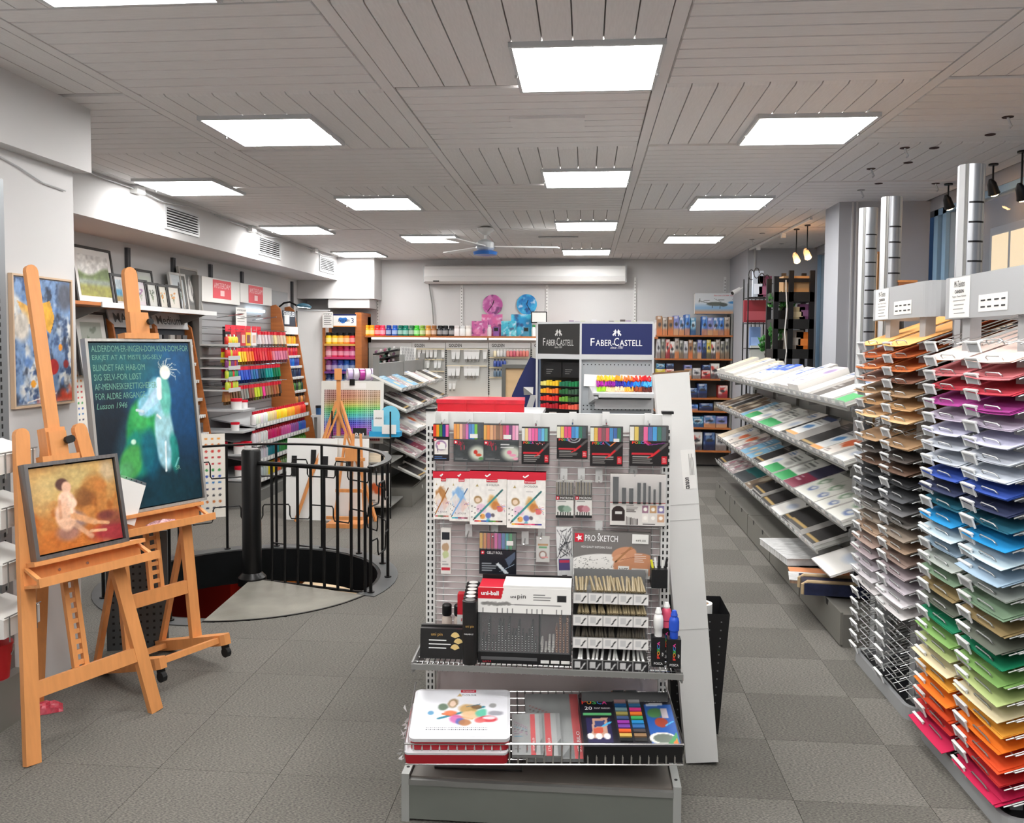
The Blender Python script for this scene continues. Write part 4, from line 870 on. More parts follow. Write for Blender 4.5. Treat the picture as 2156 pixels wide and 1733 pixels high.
p = pY(1388, 1262, 3.22); t = thing('pen_cup', 'black cup of pens at the right post above the mop markers', 'pen cup', (p.x, 3.25, .80)); MB().box(-.03, .03, -.03, .03, 0, .07).build('cup', BLACK, t); MB().box(-.03, .03, .03, .08, .0, .01).build('bracket', BLACK, t)
for k, cl in enumerate(((226, 220, 60), (236, 236, 236), (40, 40, 42), (230, 230, 226), (30, 30, 32))): MB().tube([(-.015 + .008 * k, 0, .03), (-.03 + .015 * k, .005 * (k % 2), .10 + .008 * (k % 3))], .005, 6).build('pen', OCG, t, color=cl)
# ---- wire basket and its goods
fk = Frame((854, 1598), (1436, 1600), math.radians(74), .262)
bk = MB(); Lb, Db = fk.W, .36
m = MB()
tf1, tf0 = fk.hit(1140, 1567, .075)[1], fk.hit(1140, 1610, 0)[1]
for k in range(33): x = Lb * k / 32; m.tube([(x, -.075, tf1), (x, 0, tf0), (x, 0, Db)], .003, 4)
for k in range(10): m.tube([(0, 0, Db * k / 9), (Lb, 0, Db * k / 9)], .0022, 4)
m.tube([(0, -.075, tf1), (Lb, -.075, tf1)], .004, 6); m.tube([(0, -.0, tf0), (Lb, 0, tf0)], .003, 6)
for x in (0, Lb): m.tube([(x, -.075, tf1), (x, -.04, Db)], .003, 6)
o = m.build('wire_basket', CHROME, go); o['kind'] = 'stuff'; o.matrix_world = fk.M
# local frame of the slope: x right, z up the slope (away), -y out of the slope
def onslope(name, label, cat, u0, v0, u1, v1, off, th, group=None):
    f_ = off + th; a, b_, c_, d_ = fk.hit(u0, v1, f_), fk.hit(u1, v1, f_), fk.hit(u0, v0, f_), fk.hit(u1, v0, f_)
    s0, s1, t0, t1 = (a[0] + c_[0]) / 2, (b_[0] + d_[0]) / 2, (a[1] + b_[1]) / 2, (c_[1] + d_[1]) / 2
    t = tag(empty(name), label, cat, group); t.matrix_world = fk.M @ Matrix.Translation((s0, -off - th, t0)); return t, s1 - s0, t1 - t0
def rrect(w, h, r, n=4): return [(cx_ + r * math.cos(a_), cy_ + r * math.sin(a_)) for cx_, cy_, q_ in ((w - r, r, -90), (w - r, h - r, 0), (r, h - r, 90), (r, r, 180)) for a_ in [math.radians(q_ + 90 * i / n) for i in range(n + 1)]]
xz = lambda x, z, y: (x, y, z)
TINW = mat('white_tin', (226, 227, 232), .25, .1); TINR = mat('red_tin', (176, 30, 44), .3, .1)
t, w, h = onslope('pencil_tin', 'wrapped red and white pencil tin at the bottom of the basket', 'tin', 858, 1480, 1070, 1586, .004, .045)
MB().prism(rrect(w, h, .018), .008, .045, xz).build('tin_base', TINR, t); MB().prism(rrect(w, h, .018), 0, .01, xz).build('tin_lid', TINW, t)
wr = MB(); r_ = random.Random(2)
for k in range(26):
    p = Vector((r_.uniform(-.012, .004), r_.uniform(-.01, .04), r_.uniform(0, h))); wr.add([p, p + Vector((r_.uniform(-.02, .02), r_.uniform(-.02, .02), r_.uniform(-.02, .02))), p + Vector((r_.uniform(-.02, .01), r_.uniform(-.02, .02), r_.uniform(-.02, .02)))], [(0, 1, 2)])
wr.build('plastic_wrap', mat('shiny_wrap', (240, 240, 242), .05, alpha=.5), t)
t, w, h = onslope('pencil_tin', 'large white coloured pencil tin with a printed chameleon on top of the stack', 'tin', 868, 1452, 1074, 1556, .052, .05)
MB().prism(rrect(w - .008, h - .008, .018), .012, .05, lambda x, z, y: (x + .004, y, z + .004)).build('tin_base', TINR, t); MB().prism(rrect(w, h, .02), 0, .014, xz).build('tin_lid', TINW, t)
c = Cv(120, 84, (226, 227, 233)); c.line(.26, .62, .74, .36, .04, (60, 130, 150)).line(.3, .52, .62, .62, .03, (206, 110, 60))
for (x, y, rx, ry, col) in ((.40, .27, .055, .1, (150, 120, 80)), (.40, .28, .035, .07, (240, 214, 196)), (.30, .36, .05, .07, (90, 110, 90)), (.38, .50, .08, .06, (226, 120, 80)), (.45, .62, .06, .08, (206, 110, 170)), (.58, .42, .10, .12, (190, 150, 90)), (.62, .55, .09, .1, (226, 190, 150)), (.5, .68, .05, .07, (90, 110, 180)), (.55, .70, .06, .06, (180, 120, 80)), (.72, .50, .07, .1, (90, 190, 160)), (.78, .62, .10, .06, (206, 60, 70)), (.80, .60, .07, .03, (226, 227, 233)), (.7, .66, .06, .05, (220, 110, 110)), (.86, .5, .08, .06, (150, 150, 160)), (.17, .5, .03, .04, (90, 150, 190)), (.84, .33, .04, .05, (150, 150, 150)), (.66, .36, .05, .04, (120, 90, 60))): c.ell(x, y, rx, ry, col, soft=.4, wob=1.0, seed=int(x * 70), a=.9)
for k in range(64): c.rect(.14 + .66 * (k % 32) / 32, .80 + .04 * (k // 32), .152 + .66 * (k % 32) / 32, .82 + .04 * (k // 32), (90, 96, 104))
c.line(.55, .36, .70, .30, .012, (50, 110, 130)).poly([(.44, .12), (.47, .05), (.5, .12)], (190, 160, 110))
inst(c.mesh(w - .02, h - .02, PRINT), 'printed_lid', t, (.01, -.0008, .01)); MB().box(w * .48, w * .64, -.0016, -.0006, h * .93, h * .985).build('brand_tab', REDP, t); text('bruynzeel', t, w * .56, h * .955, w * .12, h * .03, TXTW, -.002, bold=.02); text('72-COLOUR', t, w * .57, h * .87, w * .15, h * .035, INK, -.0016)
def stab(u0, v0, u1, v1, off, th, lab, col, bx):
    t, w, h = onslope('pencil_set', lab, 'pencil set', u0, v0, u1, v1, off, th)
    MB().box(0, w, 0, th, 0, h).build('tin', mat('grey_tin', (140, 142, 142), .35, .3), t); c = Cv(50, 50, (150, 152, 152)); c.noise(4, .1)
    for k in range(7): c.line(.08, .2 + .06 * k, .5, .34 + .035 * k, .012, col[k % len(col)])
    c.lines(.1, .4, .82, .9, 1, (60, 60, 62)); c.poly([(.6, 1), (1, .6), (1, 1)], (96, 98, 98)); c.rect(bx, 0, bx + .16, 1, (206, 30, 40)).rect(bx + .16, 0, bx + .30, 1, (170, 172, 172))
    inst(c.mesh(w, h, PRINT), 'printed_lid', t, (0, -.0008, 0)); MB().box(0, w, -.003, -.002, 0, h).build('clear_wrap', CLEAR, t); text('STABILO', t, w * (bx + .08), h * .25, h * .3, w * .06, TXTW, -.0014, rot=-math.pi / 2)
stab(1107, 1462, 1224, 1598, .002, .014, 'large grey pencil set with a red edge, under the smaller ones', [(150, 60, 60), (90, 60, 60)], .84)
stab(1100, 1502, 1181, 1592, .018, .012, 'middle grey pencil set with a wide red band', [(120, 60, 90), (60, 110, 150)], .60)
stab(1078, 1504, 1142, 1590, .031, .012, 'small grey pencil set with a red band, on top', [(150, 90, 130), (110, 80, 110), (70, 130, 160), (90, 60, 90)], .62)
def pset(u0, v0, u1, v1, off, th, lab, M2=None):
    t, w, h = onslope('marker_set', lab, 'marker set', u0, v0, u1, v1, off, th); MB().box(0, w, .001, th, 0, h).build('box_body', BLACK, t)
    if M2: t.matrix_world = M2
    c = Cv(90, 60, (26, 24, 34)); c.rect(.03, .33, .33, .38, (90, 170, 110)).rect(.05, .42, .31, .92, (44, 40, 80)).poly([(.12, .45), (.28, .42), (.25, .82), (.09, .84)], (190, 150, 130)).poly([(.14, .5), (.25, .48), (.23, .6), (.13, .62)], (60, 70, 120)).poly([(.12, .64), (.22, .62), (.21, .74), (.11, .75)], (200, 90, 70)).line(.22, .6, .3, .52, .03, (70, 170, 220))
    for k in range(3): c.ell(.08 + .085 * k, .80, .035, .06, (230, 226, 226), soft=.2)
    c.rect(.70, .15, .98, .96, (36, 90, 170)).ell(.84, .52, .07, .1, (170, 70, 50), soft=.1).ell(.79, .33, .08, .1, (70, 120, 70), soft=.3, wob=.9).rect(.86, .22, .93, .42, (200, 190, 196)).ell(.82, .84, .14, .12, (226, 226, 220), soft=.06).ell(.83, .84, .11, .09, (110, 120, 110), soft=.06).poly([(.86, .94), (.97, .72), (.97, .94)], (70, 150, 90)).poly([(.90, .96), (.96, .84), (.97, .96)], (226, 120, 50)).line(.88, .58, .96, .5, .02, (70, 170, 220)).poly([(.72, .12), (.9, .10), (.9, .16), (.72, .18)], (220, 220, 220), .7)
    inst(c.mesh(w, h, PRINT), 'printed_front', t)
    wd = MB().box(w * .36, w * .66, -.002, -.0005, h * .04, h * .98).build('window', mat('dark_window', (50, 50, 54), .15), t)
    cols_ = [(150, 120, 120), (150, 150, 150), (40, 90, 140), (60, 110, 150), (110, 140, 150), (206, 60, 130), (150, 140, 80), (226, 120, 50), (70, 90, 130), (70, 170, 100), (150, 60, 160), (50, 140, 200), (120, 70, 160), (60, 110, 170), (226, 100, 50), (80, 74, 76), (206, 170, 90), (150, 120, 90), (40, 42, 44), (60, 60, 60)]
    for k, cl in enumerate(cols_): x = w * (.375 + .15 * (k % 2)); z = h * (.90 - .088 * (k // 2)); MB().box(x, x + w * .125, -.008, -.002, z - h * .03, z + h * .03).build('marker', OCG, t, color=cl)
    for k, ch in enumerate('POSCA'): text(ch, t, w * (.05 + .055 * k), h * .9, w * .05, h * .09, mat('posca_%d' % k), -.0014, bold=.02)
    text('20', t, w * .09, h * .77, w * .08, h * .07, TXTW, -.0014); text('PAINT MARKERS', t, w * .24, h * .77, w * .17, h * .03, TXTW, -.0014); text('UNLIMITED CREATIVITY', t, w * .84, h * .93, w * .26, h * .03, TXTW, -.0014)
pset(1224, 1470, 1424, 1572, .004, .07, 'black boxed set of 20 paint markers at the front of the basket')
pset(1224, 1470, 1410, 1572, .0, .06, 'second black boxed paint marker set, standing up behind the front one', fk.M @ Matrix.Translation((fk.hit(1222, 1500)[0], -.10, .235)) @ Matrix.Rotation(-.75, 4, 'X'))
# dark folder on the base
p = pz(905, 1622, bz); q_ = pz(1090, 1640, bz)
t = thing('flat_folder', 'dark wrapped flat folder lying on the gondola base', 'folder', (p.x + .01, 3.02, bz - .011), rz=.02); MB().box(0, q_.x - p.x, 0, .2, 0, .008).build('folder', mat('charcoal_folder', (46, 44, 44), .35, noise=(30, 30, 30, .3)), t); MB().box(-.004, q_.x - p.x + .004, -.004, .204, .008, .009).build('wrap', CLEAR, t)
# ================================================================ behind the front gondola
g2 = thing('display_gondola', 'low grey gondola standing behind the front pen panel', 'display stand')
MB().box(-.55, .2, 3.44, 4.75, 0, .18).build('base', GREYM, g2); MB().box(-.2, -.16, 3.46, 4.75, .18, 1.34).build('back_panel', GREYM, g2)
for z in (.55, .9): MB().box(-.5, .14, 3.46, 4.75, z, z + .02).build('shelf', LGREY, g2)
MB().box(-.60, -.22, 3.44, 4.75, 1.345, 1.365).build('top_shelf', LGREY, g2)
# red box on top
a, b_ = pY(921, 862, 3.62), pY(1103, 862, 3.62)
t = thing('flat_box', 'long red plastic box lying on top behind the pen panel', 'box', (a.x, 3.62, 1.365)); w = b_.x - a.x; zt_ = pY(1000, 836, 3.8).z - 1.365
MB().prism([(0, 0), (w, 0), (w - .012, .2), (.02, .2)], 0, zt_ * .86).build('box', mat('red_plastic', (200, 24, 40), .35), t)
MB().prism([(-.004, -.004), (w + .004, -.004), (w - .01, .204), (.018, .204)], zt_ * .86, zt_).build('lid', mat('red_wrap', (206, 40, 56), .2, noise=(20, 20, 20, .25)), t)
for k in range(1, 3): MB().box(w * k / 3 - .002, w * k / 3 + .002, -.006, .0, .0, zt_).build('rib', mat('red_plastic'), t)
# tall white carton leaning to the left
bc = (pz(1445, 1612) + pz(1512, 1612)) / 2; bw = (pz(1512, 1612) - pz(1445, 1612)).x
tp = pY(1413, 790, bc.y + .12)
lean = math.atan2(tp.x - bc.x, tp.z); back = math.atan2(.10, tp.z); LB = math.hypot(tp.z, tp.x - bc.x) - .0
t = thing('tall_carton', 'tall narrow white carton leaning beside the pen panel', 'carton', (bc.x, bc.y, .012), rot=(-back, lean, 0))
WC = mat('white_carton', (214, 214, 212), .75, noise=(3, 3, 3, .03))
MB().prism([(-bw / 2, 0), (bw / 2, 0), (bw / 2 * 1.1, LB), (-bw / 2 * 1.1, LB)], 0, .10, lambda x, z, y: (x, y, z)).build('carton', WC, t)
for z in (.34, .62, .66): MB().box(-bw / 2 * 1.05, bw / 2 * 1.05, -.0012, 0, LB * z, LB * z + .0025).build('crease', mat('carton_crease', (182, 182, 180), .8), t)
MB().box(-bw * .55, bw * .55, .0, .1, LB, LB + .008).build('top_flap', mat('brown_card_edge', (120, 92, 66), .8), t)
MB().prism([(-.07, 0), (.075, 0), (.075, .012), (-.07, .045)], LB * .999, LB * .999 + .004, lambda x, y, z: (x, .02 + y, z)).build('open_flap', WC, t)
MB().box(bw * .08, bw * .5, -.0014, -.0002, LB * .70, LB * .80).build('label', CARDW, t)
text('canson', t, bw * .22, LB * .715, LB * .03, bw * .12, INK, -.0022, rot=-math.pi / 2, bold=.02)
for k in range(4): MB().box(bw * (.32 + .04 * k), bw * (.335 + .04 * k), -.0022, -.0016, LB * .735, LB * (.79 - .01 * (k % 2))).build('print_line', GREYM, t)
# perforated bin with a paper roll
t = thing('waste_bin', 'black perforated bin behind the white carton', 'bin', (.50, 3.86, 0)); hb = .55
m = MB(); n0, n1 = .10, .135
for z_, r_ in ((0, n0), (hb, n1)): m.v += [(-r_, -r_, z_), (r_, -r_, z_), (r_, r_, z_), (-r_, r_, z_)]
m.f = [(3, 2, 1, 0), (0, 1, 5, 4), (1, 2, 6, 5), (2, 3, 7, 6), (3, 0, 4, 7)]
m.build('bin', BLACK, t); d_ = MB()
for k in range(14):
    for j in range(5): z_ = .03 + .037 * k; r_ = n0 + (n1 - n0) * z_ / hb; x = -r_ * .75 + r_ * 1.5 * j / 4; d_.add([(x - .003, -r_ - .001, z_), (x + .003, -r_ - .001, z_), (x + .003, -r_ - .001, z_ + .006), (x - .003, -r_ - .001, z_ + .006)], [(0, 1, 2, 3)]); d_.add([(r_ + .001, x - .003, z_), (r_ + .001, x + .003, z_), (r_ + .001, x + .003, z_ + .006), (r_ + .001, x - .003, z_ + .006)], [(0, 1, 2, 3)])
d_.build('holes', mat('grey_hole', (110, 110, 112), .5), t)['kind'] = 'stuff'
t = thing('paper_roll', 'white paper roll standing in the black bin', 'paper roll', (.525, 3.80, .02)); MB().lathe([(.045, 0), (.045, .555), (.03, .555), (.03, .54)], 20).build('roll', CARDW, t, smooth=True); MB().sector(.02, .03, 0, 2 * math.pi, .51, .55, 16).build('core', mat('brown_card', (160, 130, 100), .8), t)
# ---- octagonal pencil tower
Yf = 5.0; p0, p1, pl = pY(1223, 677, Yf), pY(1376, 677, Yf), pY(1131, 680, Yf + .16)
zt_, zb_ = p0.z, pY(1223, 746, Yf).z
tw = thing('pencil_tower', 'grey pencil display tower with black and navy header signs', 'display stand')
x0, x1, xl_ = p0.x, p1.x, pl.x; dy = .16
foot = [(x0, Yf), (x1, Yf), (x1, Yf + .5), (xl_, Yf + .5), (xl_, Yf + dy)]
MB().prism(foot, zt_ - .012, zt_).build('top_plate', LGREY, tw); MB().prism([(x, y) for x, y in foot], zb_ - .03, zb_).build('collar', LGREY, tw); MB().prism(foot, 0, .9).build('plinth', GREYM, tw)
MB().box(x0 + .003, x1 - .003, Yf + .02, Yf + .04, .9, zb_ - .03).build('peg_panel', mat('grey_pegboard', (156, 162, 166), .45), tw)
MB().prism([(x0, Yf + .12), (x0, Yf + .5), (xl_ + .02, Yf + .5), (xl_ + .02, Yf + dy + .1)], .9, zb_ - .03).build('core', BLACK, tw)
for q_ in ((x0, Yf), (x1, Yf), (xl_, Yf + dy)): MB().box(q_[0] - .006, q_[0] + .006, q_[1] - .002, q_[1] + .012, .9, zt_ - .01).build('edge_post', LGREY, tw)
ho = MB()
for i in range(18):
    for z_ in (zb_ - .06, zb_ - .052 - .27, zb_ - .30): ho.lathe([(.004, 0), (.004, .001)], 6, (0, 0, 0)).xf(Matrix.Translation((x0 + .02 + (x1 - x0 - .04) * i / 17, Yf + .0195, z_)) @ Matrix.Rotation(math.pi / 2, 4, 'X'), len(ho.v) - 12)
ho.build('peg_holes', INK, tw)['kind'] = 'stuff'
NAVY = mat('navy_sign', (15, 29, 86), .5); CHARC = mat('charcoal_sign', (40, 40, 39), .5)
def jousters(parent, x, z, s_, m, y):                 # emblem: two riders meeting
    e = MB()
    for sx in (-1, 1):
        e.prism([(sx * .9 * s_ + x, z - .3 * s_), (sx * .55 * s_ + x, z + .05 * s_), (sx * .5 * s_ + x, z + .45 * s_), (sx * .3 * s_ + x, z + .75 * s_), (sx * .1 * s_ + x, z + .35 * s_), (sx * .12 * s_ + x, z - .1 * s_), (sx * .3 * s_ + x, z - .15 * s_), (sx * .22 * s_ + x, z - .6 * s_), (sx * .4 * s_ + x, z - .6 * s_), (sx * .5 * s_ + x, z - .2 * s_), (sx * .75 * s_ + x, z - .65 * s_)], y, y + .0006, lambda a, b, c: (a, c, b))
        e.bar((x + sx * .75 * s_, y, z + .35 * s_), (x - sx * .45 * s_, y, z + .1 * s_), .06 * s_, .0006, (0, 1, 0))
    return e.build('emblem', m, parent)
for nm, A_, B_, m_, tm in (('navy_sign', Vector((x0 + .006, Yf, 0)), Vector((x1 - .006, Yf, 0)), NAVY, TXTW), ('charcoal_sign', Vector((xl_ + .006, Yf + dy, 0)), Vector((x0 - .006, Yf, 0)), CHARC, mat('grey_ink', (190, 190, 188), .6))):
    L = (B_ - A_).length; H = zt_ - .012 - zb_
    s_ = MB().box(0, L, 0, .006, 0, H).build(nm, m_, tw, (A_.x, A_.y, zb_), (0, 0, math.atan2(B_.y - A_.y, B_.x - A_.x)))
    k = L / .42
    text('F', s_, L * .155, H * .40, L * .055, H * .25, tm, -.001, bold=.0); text('ABER-', s_, L * .33, H * .375, L * .26, H * .20, tm, -.001, name='lettering'); text('C', s_, L * .495, H * .41, L * .07, H * .27, tm, -.001); text('ASTELL', s_, L * .70, H * .375, L * .32, H * .20, tm, -.001); text('since 1761', s_, L * .5, H * .23, L * .18, H * .08, tm, -.001, shear=.25)
    jousters(s_, L * .5, H * .70, H * .16, tm, -.001)
# left face: card holders and marker trays
Lf = (Vector((x0, Yf, 0)) - Vector((xl_, Yf + dy, 0))).length
face = Matrix.Translation((xl_, Yf + dy, 0)) @ Matrix.Rotation(math.atan2(-dy, x0 - xl_), 4, 'Z')
for k in range(2):
    o = MB().box(.03 + k * (Lf - .04) / 2, .03 + (k + 1) * (Lf - .04) / 2 - .006, .03, .033, zb_ - .14, zb_ - .05).build('info_card', BLACK, tw); o.matrix_world = face
    for j in range(3): e = MB().box(.05 + k * (Lf - .04) / 2, .05 + k * (Lf - .04) / 2 + .05 - .01 * j, .0285, .0295, zb_ - .095 - .012 * j, zb_ - .092 - .012 * j).build('print_line', GREYM, o)
rows_ = [([(226, 214, 120), (230, 200, 60), (236, 190, 50)], [(40, 110, 80), (30, 120, 70)]), ([(236, 170, 40), (236, 140, 50), (232, 120, 50)], [(50, 100, 60), (60, 90, 70)]), ([(226, 60, 50), (236, 70, 50), (216, 50, 50)], [(110, 160, 60), (70, 110, 60)]), ([(196, 40, 50), (180, 40, 50), (170, 36, 46)], [(206, 60, 50), (226, 100, 80)])]
for r_, (ca, cb2) in enumerate(rows_):
    for k, cs in enumerate((ca, cb2)):
        xa = .03 + k * (Lf - .04) / 2; wd = (Lf - .04) / 2 - .006; z_ = zb_ - .19 - .045 * r_
        o = MB().box(xa, xa + wd, -.01, .03, z_ - .006, z_).build('marker_tray', BLACK, tw); o.matrix_world = face
        for j in range(6):
            e = MB().box(xa + wd * (j + .1) / 6, xa + wd * (j + .92) / 6, -.006, .03, z_, z_ + .024 + .004 * (j % 3)).build('marker', OCG, o, color=cs[j * len(cs) // 6])
# front face: blank cards, pencil tray
for k in range(2): MB().box(0, (x1 - x0) * .45, -.001, .003, 0, .13).build('blank_card', CARDW, tw, (x0 + .02 + (x1 - x0) * .5 * k, Yf - .0, zb_ - .185), (-.3, .03, 0))
tx0, tx1 = pY(1238, 830, Yf).x, x1; tzz = pY(1280, 830, Yf).z
MB().prism([(Yf + .02, tzz + .05), (Yf + .02, tzz - .02), (Yf - .10, tzz - .0), (Yf - .105, tzz + .01), (Yf - .10, tzz + .012)], tx0 + .03, tx1, lambda y, z, x: (x, y, z)).build('pencil_tray', LGREY, tw)
MB().prism([(Yf - .11, tzz - .02), (Yf + .03, tzz - .06), (Yf + .03, tzz + .06)], tx0 + .0, tx0 + .02, lambda y, z, x: (x + (.04 if y < Yf else 0), y, z)).build('tray_cheek', LGREY, tw)
MB().box(tx0 + .06, tx1, Yf - .12, Yf - .10, tzz - .012, tzz + .004).build('price_rail', LGREY, tw)
tiers = [[(236, 190, 60), (240, 200, 50), (240, 160, 40), (236, 120, 50), (226, 60, 40), (206, 30, 40)], [(170, 40, 160), (140, 40, 150), (60, 50, 150), (30, 80, 190), (40, 130, 210), (70, 160, 220)], [(150, 200, 50), (226, 196, 150), (240, 206, 170), (230, 170, 70), (150, 70, 40), (90, 40, 34)]]
for r_, cs in enumerate(tiers):
    for k, cl in enumerate(cs):
        m = MB(); rn = random.Random(r_ * 9 + k); xa = tx0 + .05 + (tx1 - tx0 - .06) * k / 6; wd = (tx1 - tx0 - .06) / 6
        for j in range(11):
            x = xa + wd * (j + .5) / 11; zz = tzz + .072 - .030 * r_ + rn.uniform(0, .012); yy = Yf - .015 - .032 * r_
            m.tube([(x, yy, zz), (x + rn.uniform(-.01, .01), yy + .045, zz + .03)], .0042, 6)
        o = m.build('pencils', OCG, tw, color=cl); o['kind'] = 'stuff'
MB().box(tx0 + .04, tx1, Yf - .02, Yf + .02, tzz - .085, tzz - .03).build('lower_tray', LGREY, tw)
# navy wing sign
Yn = 5.35; P = [pY(u, v, Yn) for u, v in ((1116, 752), (1134, 757), (1134, 872), (1068, 872), (1078, 832), (1092, 800))]
t = thing('navy_sign_board', 'navy blue slanted sign board with white and grey triangles', 'sign', (P[3].x, Yn, P[3].z - .06))
loc = [(p.x - P[3].x, p.z - P[3].z + .06) for p in P] ; loc[2] = (loc[2][0], 0); loc[3] = (0, 0)
MB().prism(loc[::-1], 0, .03, lambda x, z, y: (x, y, z)).build('board', NAVY, t); MB().box(loc[2][0] - .002, loc[2][0] + .012, -.002, .14, 0, loc[1][1]).build('side_panel', mat('blue_grey_panel', (120, 136, 160), .5), t)
def tri(pts, m_, nm): q_ = [pY(u, v, Yn) for u, v in pts]; MB().prism([(p.x - P[3].x, p.z - P[3].z + .06) for p in q_][::-1], -.002, -.0005, lambda x, z, y: (x, y, z)).build(nm, m_, t)
tri([(1102, 815), (1123, 815), (1122, 831)], TXTW, 'white_triangle'); tri([(1102, 815), (1122, 831), (1103, 832)], GREYM, 'grey_triangle'); tri([(1117, 832), (1129, 832), (1122, 858), (1108, 858)], LGREY, 'pale_triangle')
st_ = MB().box(P[3].x - .01, xl_ - .01, 5.33, 5.6, 0, P[3].z - .06).build('plinth', GREYM); tag(st_, 'grey plinth under the navy sign board', 'plinth')
# framed beige panel stand further back
Yq = 6.6; a, b_ = pY(1056, 845, Yq), pY(1122, 768, Yq); t = thing('panel_stand', 'grey framed stand with a bare wood panel behind the red box', 'display stand', (a.x, Yq, 0))
w = b_.x - a.x; MB().box(0, w, .02, .03, .4, b_.z - .03).build('wood_panel', mat('pale_plywood', (214, 182, 140), .6, noise=(3, 3, 20, .08)), t)
for x in (0, w - .03): MB().box(x, x + .03, 0, .04, 0, b_.z).build('upright', mat('dark_grey_frame', (96, 96, 92), .5), t)
MB().box(.03, w - .03, 0, .04, b_.z - .03, b_.z).build('top_rail', mat('dark_grey_frame'), t); MB().box(-.06, w + .06, -.15, .2, 0, .03).build('foot', mat('dark_grey_frame'), t)
text('O', t, w * .55, b_.z - .25, .03, .03, mat('orange_ink', (226, 120, 60), .5), .019)
# ================================================================ paper racks on the right
RX = 1.48; TL = math.radians(20); DZ = .0603
RACKM = mat('rack_grey', (168, 170, 172), .42, .15); WIRE = mat('grey_wire', (176, 178, 178), .3, .7)
HOLD = mat('label_holder_grey', (158, 160, 163), .35); HOLDT = mat('label_holder_edge', (226, 228, 228), .25)
def sheet_mesh(wy, dx, n=5):
    m = MB(); 
    for i in range(7):
        for j in range(n): u, v = i / 6, j / (n - 1); x = -.015 + dx * u; m.v.append((x, v * wy, -.007 * (1 - u) ** 3 * (4 * v * (1 - v)) + .0008 * math.sin(7 * v + 3 * u)))
    for i in range(6):
        for j in range(n - 1): a = i * n + j; m.f.append((a, a + n, a + n + 1, a + 1))
    b = len(m.v); m.v += [(x, y, z - .0018) for x, y, z in m.v]
    for i in range(6):
        for j in range(n - 1): a = b + i * n + j; m.f.append((a, a + 1, a + n + 1, a + n))
    for j in range(n - 1): m.f.append((j, j + 1, b + j + 1, b + j))
    for i in range(6): m.f.append((i * n, b + i * n, b + i * n + n, i * n + n)); m.f.append((i * n + n - 1, i * n + 2 * n - 1, b + i * n + 2 * n - 1, b + i * n + n - 1))
    return m.mesh('sheet', OCP, True)
def tray_meshes(wy, dx):
    w = MB()
    for y in (.012, wy - .012): w.tube([(0, y, 0), (dx, y, 0)], .0026, 5)
    for k in range(5): x = .03 + (dx - .06) * k / 4; w.tube([(x, .012, -.003), (x, wy - .012, -.003)], .0024, 5)
    for k in range(1, 4): y = wy * k / 4; w.tube([(.0, y, -.001), (dx, y, -.001)], .002, 4)
    lp = MB(); y0, y1 = wy * .30, wy * .62
    lp.tube([(.05, y0, 0), (-.002, y0, .0), (-.006, y0, .014), (-.006, y0 + .012, .02), (-.006, y1 - .012, .02), (-.006, y1, .014), (-.002, y1, 0), (.05, y1, 0)], .0028, 6)
    lp.tube([(.03, .012, 0), (.03, .0, 0), (.25, .0, .0)], .003, 5)
    h = MB().box(-.02, -.016, wy - .112, wy - .010, -.026, .013); ht = MB().box(-.025, -.013, wy - .115, wy - .007, .011, .017).box(-.024, -.018, wy - .115, wy - .108, -.026, .013).box(-.024, -.018, wy - .014, wy - .007, -.026, .013)
    return w.mesh('wire_tray', WIRE), lp.mesh('front_loop', WIRE), h.mesh('label_holder', HOLD), ht.mesh('holder_edge', HOLDT)
CA_ = ['pale orange', 'rust', 'orange-brown', 'cocoa brown', 'drab brown', 'tan', 'beige', None, 'khaki', 'dark umber', 'dark brown', 'black', 'charcoal', 'slate grey', 'mid grey', 'taupe', 'fawn', 'chestnut grey', 'mauve grey', 'lilac grey', 'white-grey', 'off-white'] + [None] * 6
CAc = [(232, 168, 96), (192, 98, 44), (206, 112, 52), (146, 100, 80), (150, 118, 84), (206, 162, 112), (218, 178, 130), None, (170, 136, 100), (62, 54, 50), (94, 68, 52), (40, 41, 44), (66, 68, 72), (104, 104, 106), (128, 124, 120), (150, 136, 122), (166, 140, 118), (150, 128, 118), (160, 146, 150), (186, 178, 186), (208, 204, 208), (226, 222, 222)] + [None] * 6
CB2 = [None, 'pale shell pink', 'dusty rose', 'rose red', 'magenta', 'pale mauve', 'lavender', 'cool grey', 'pale blue-grey', 'royal blue', 'navy', 'dark teal', 'cerulean blue', 'ice blue', 'steel blue', 'stone grey', 'sage green', 'olive brown', 'dark grey-green', 'emerald green', 'leaf green', 'pale lime', 'cream', 'golden yellow', 'bright orange', 'red-orange', 'scarlet', 'crimson']
CBc = [None, (248, 222, 212), (200, 112, 118), (206, 62, 80), (156, 46, 132), (190, 180, 200), (196, 196, 220), (190, 196, 206), (202, 210, 222), (42, 76, 166), (36, 46, 82), (18, 94, 118), (0, 132, 194), (196, 218, 228), (146, 170, 190), (178, 186, 180), (118, 144, 118), (142, 122, 82), (92, 97, 86), (0, 124, 84), (122, 164, 88), (172, 188, 122), (226, 212, 174), (248, 174, 64), (242, 122, 22), (228, 78, 28), (208, 44, 44), (194, 18, 74)]
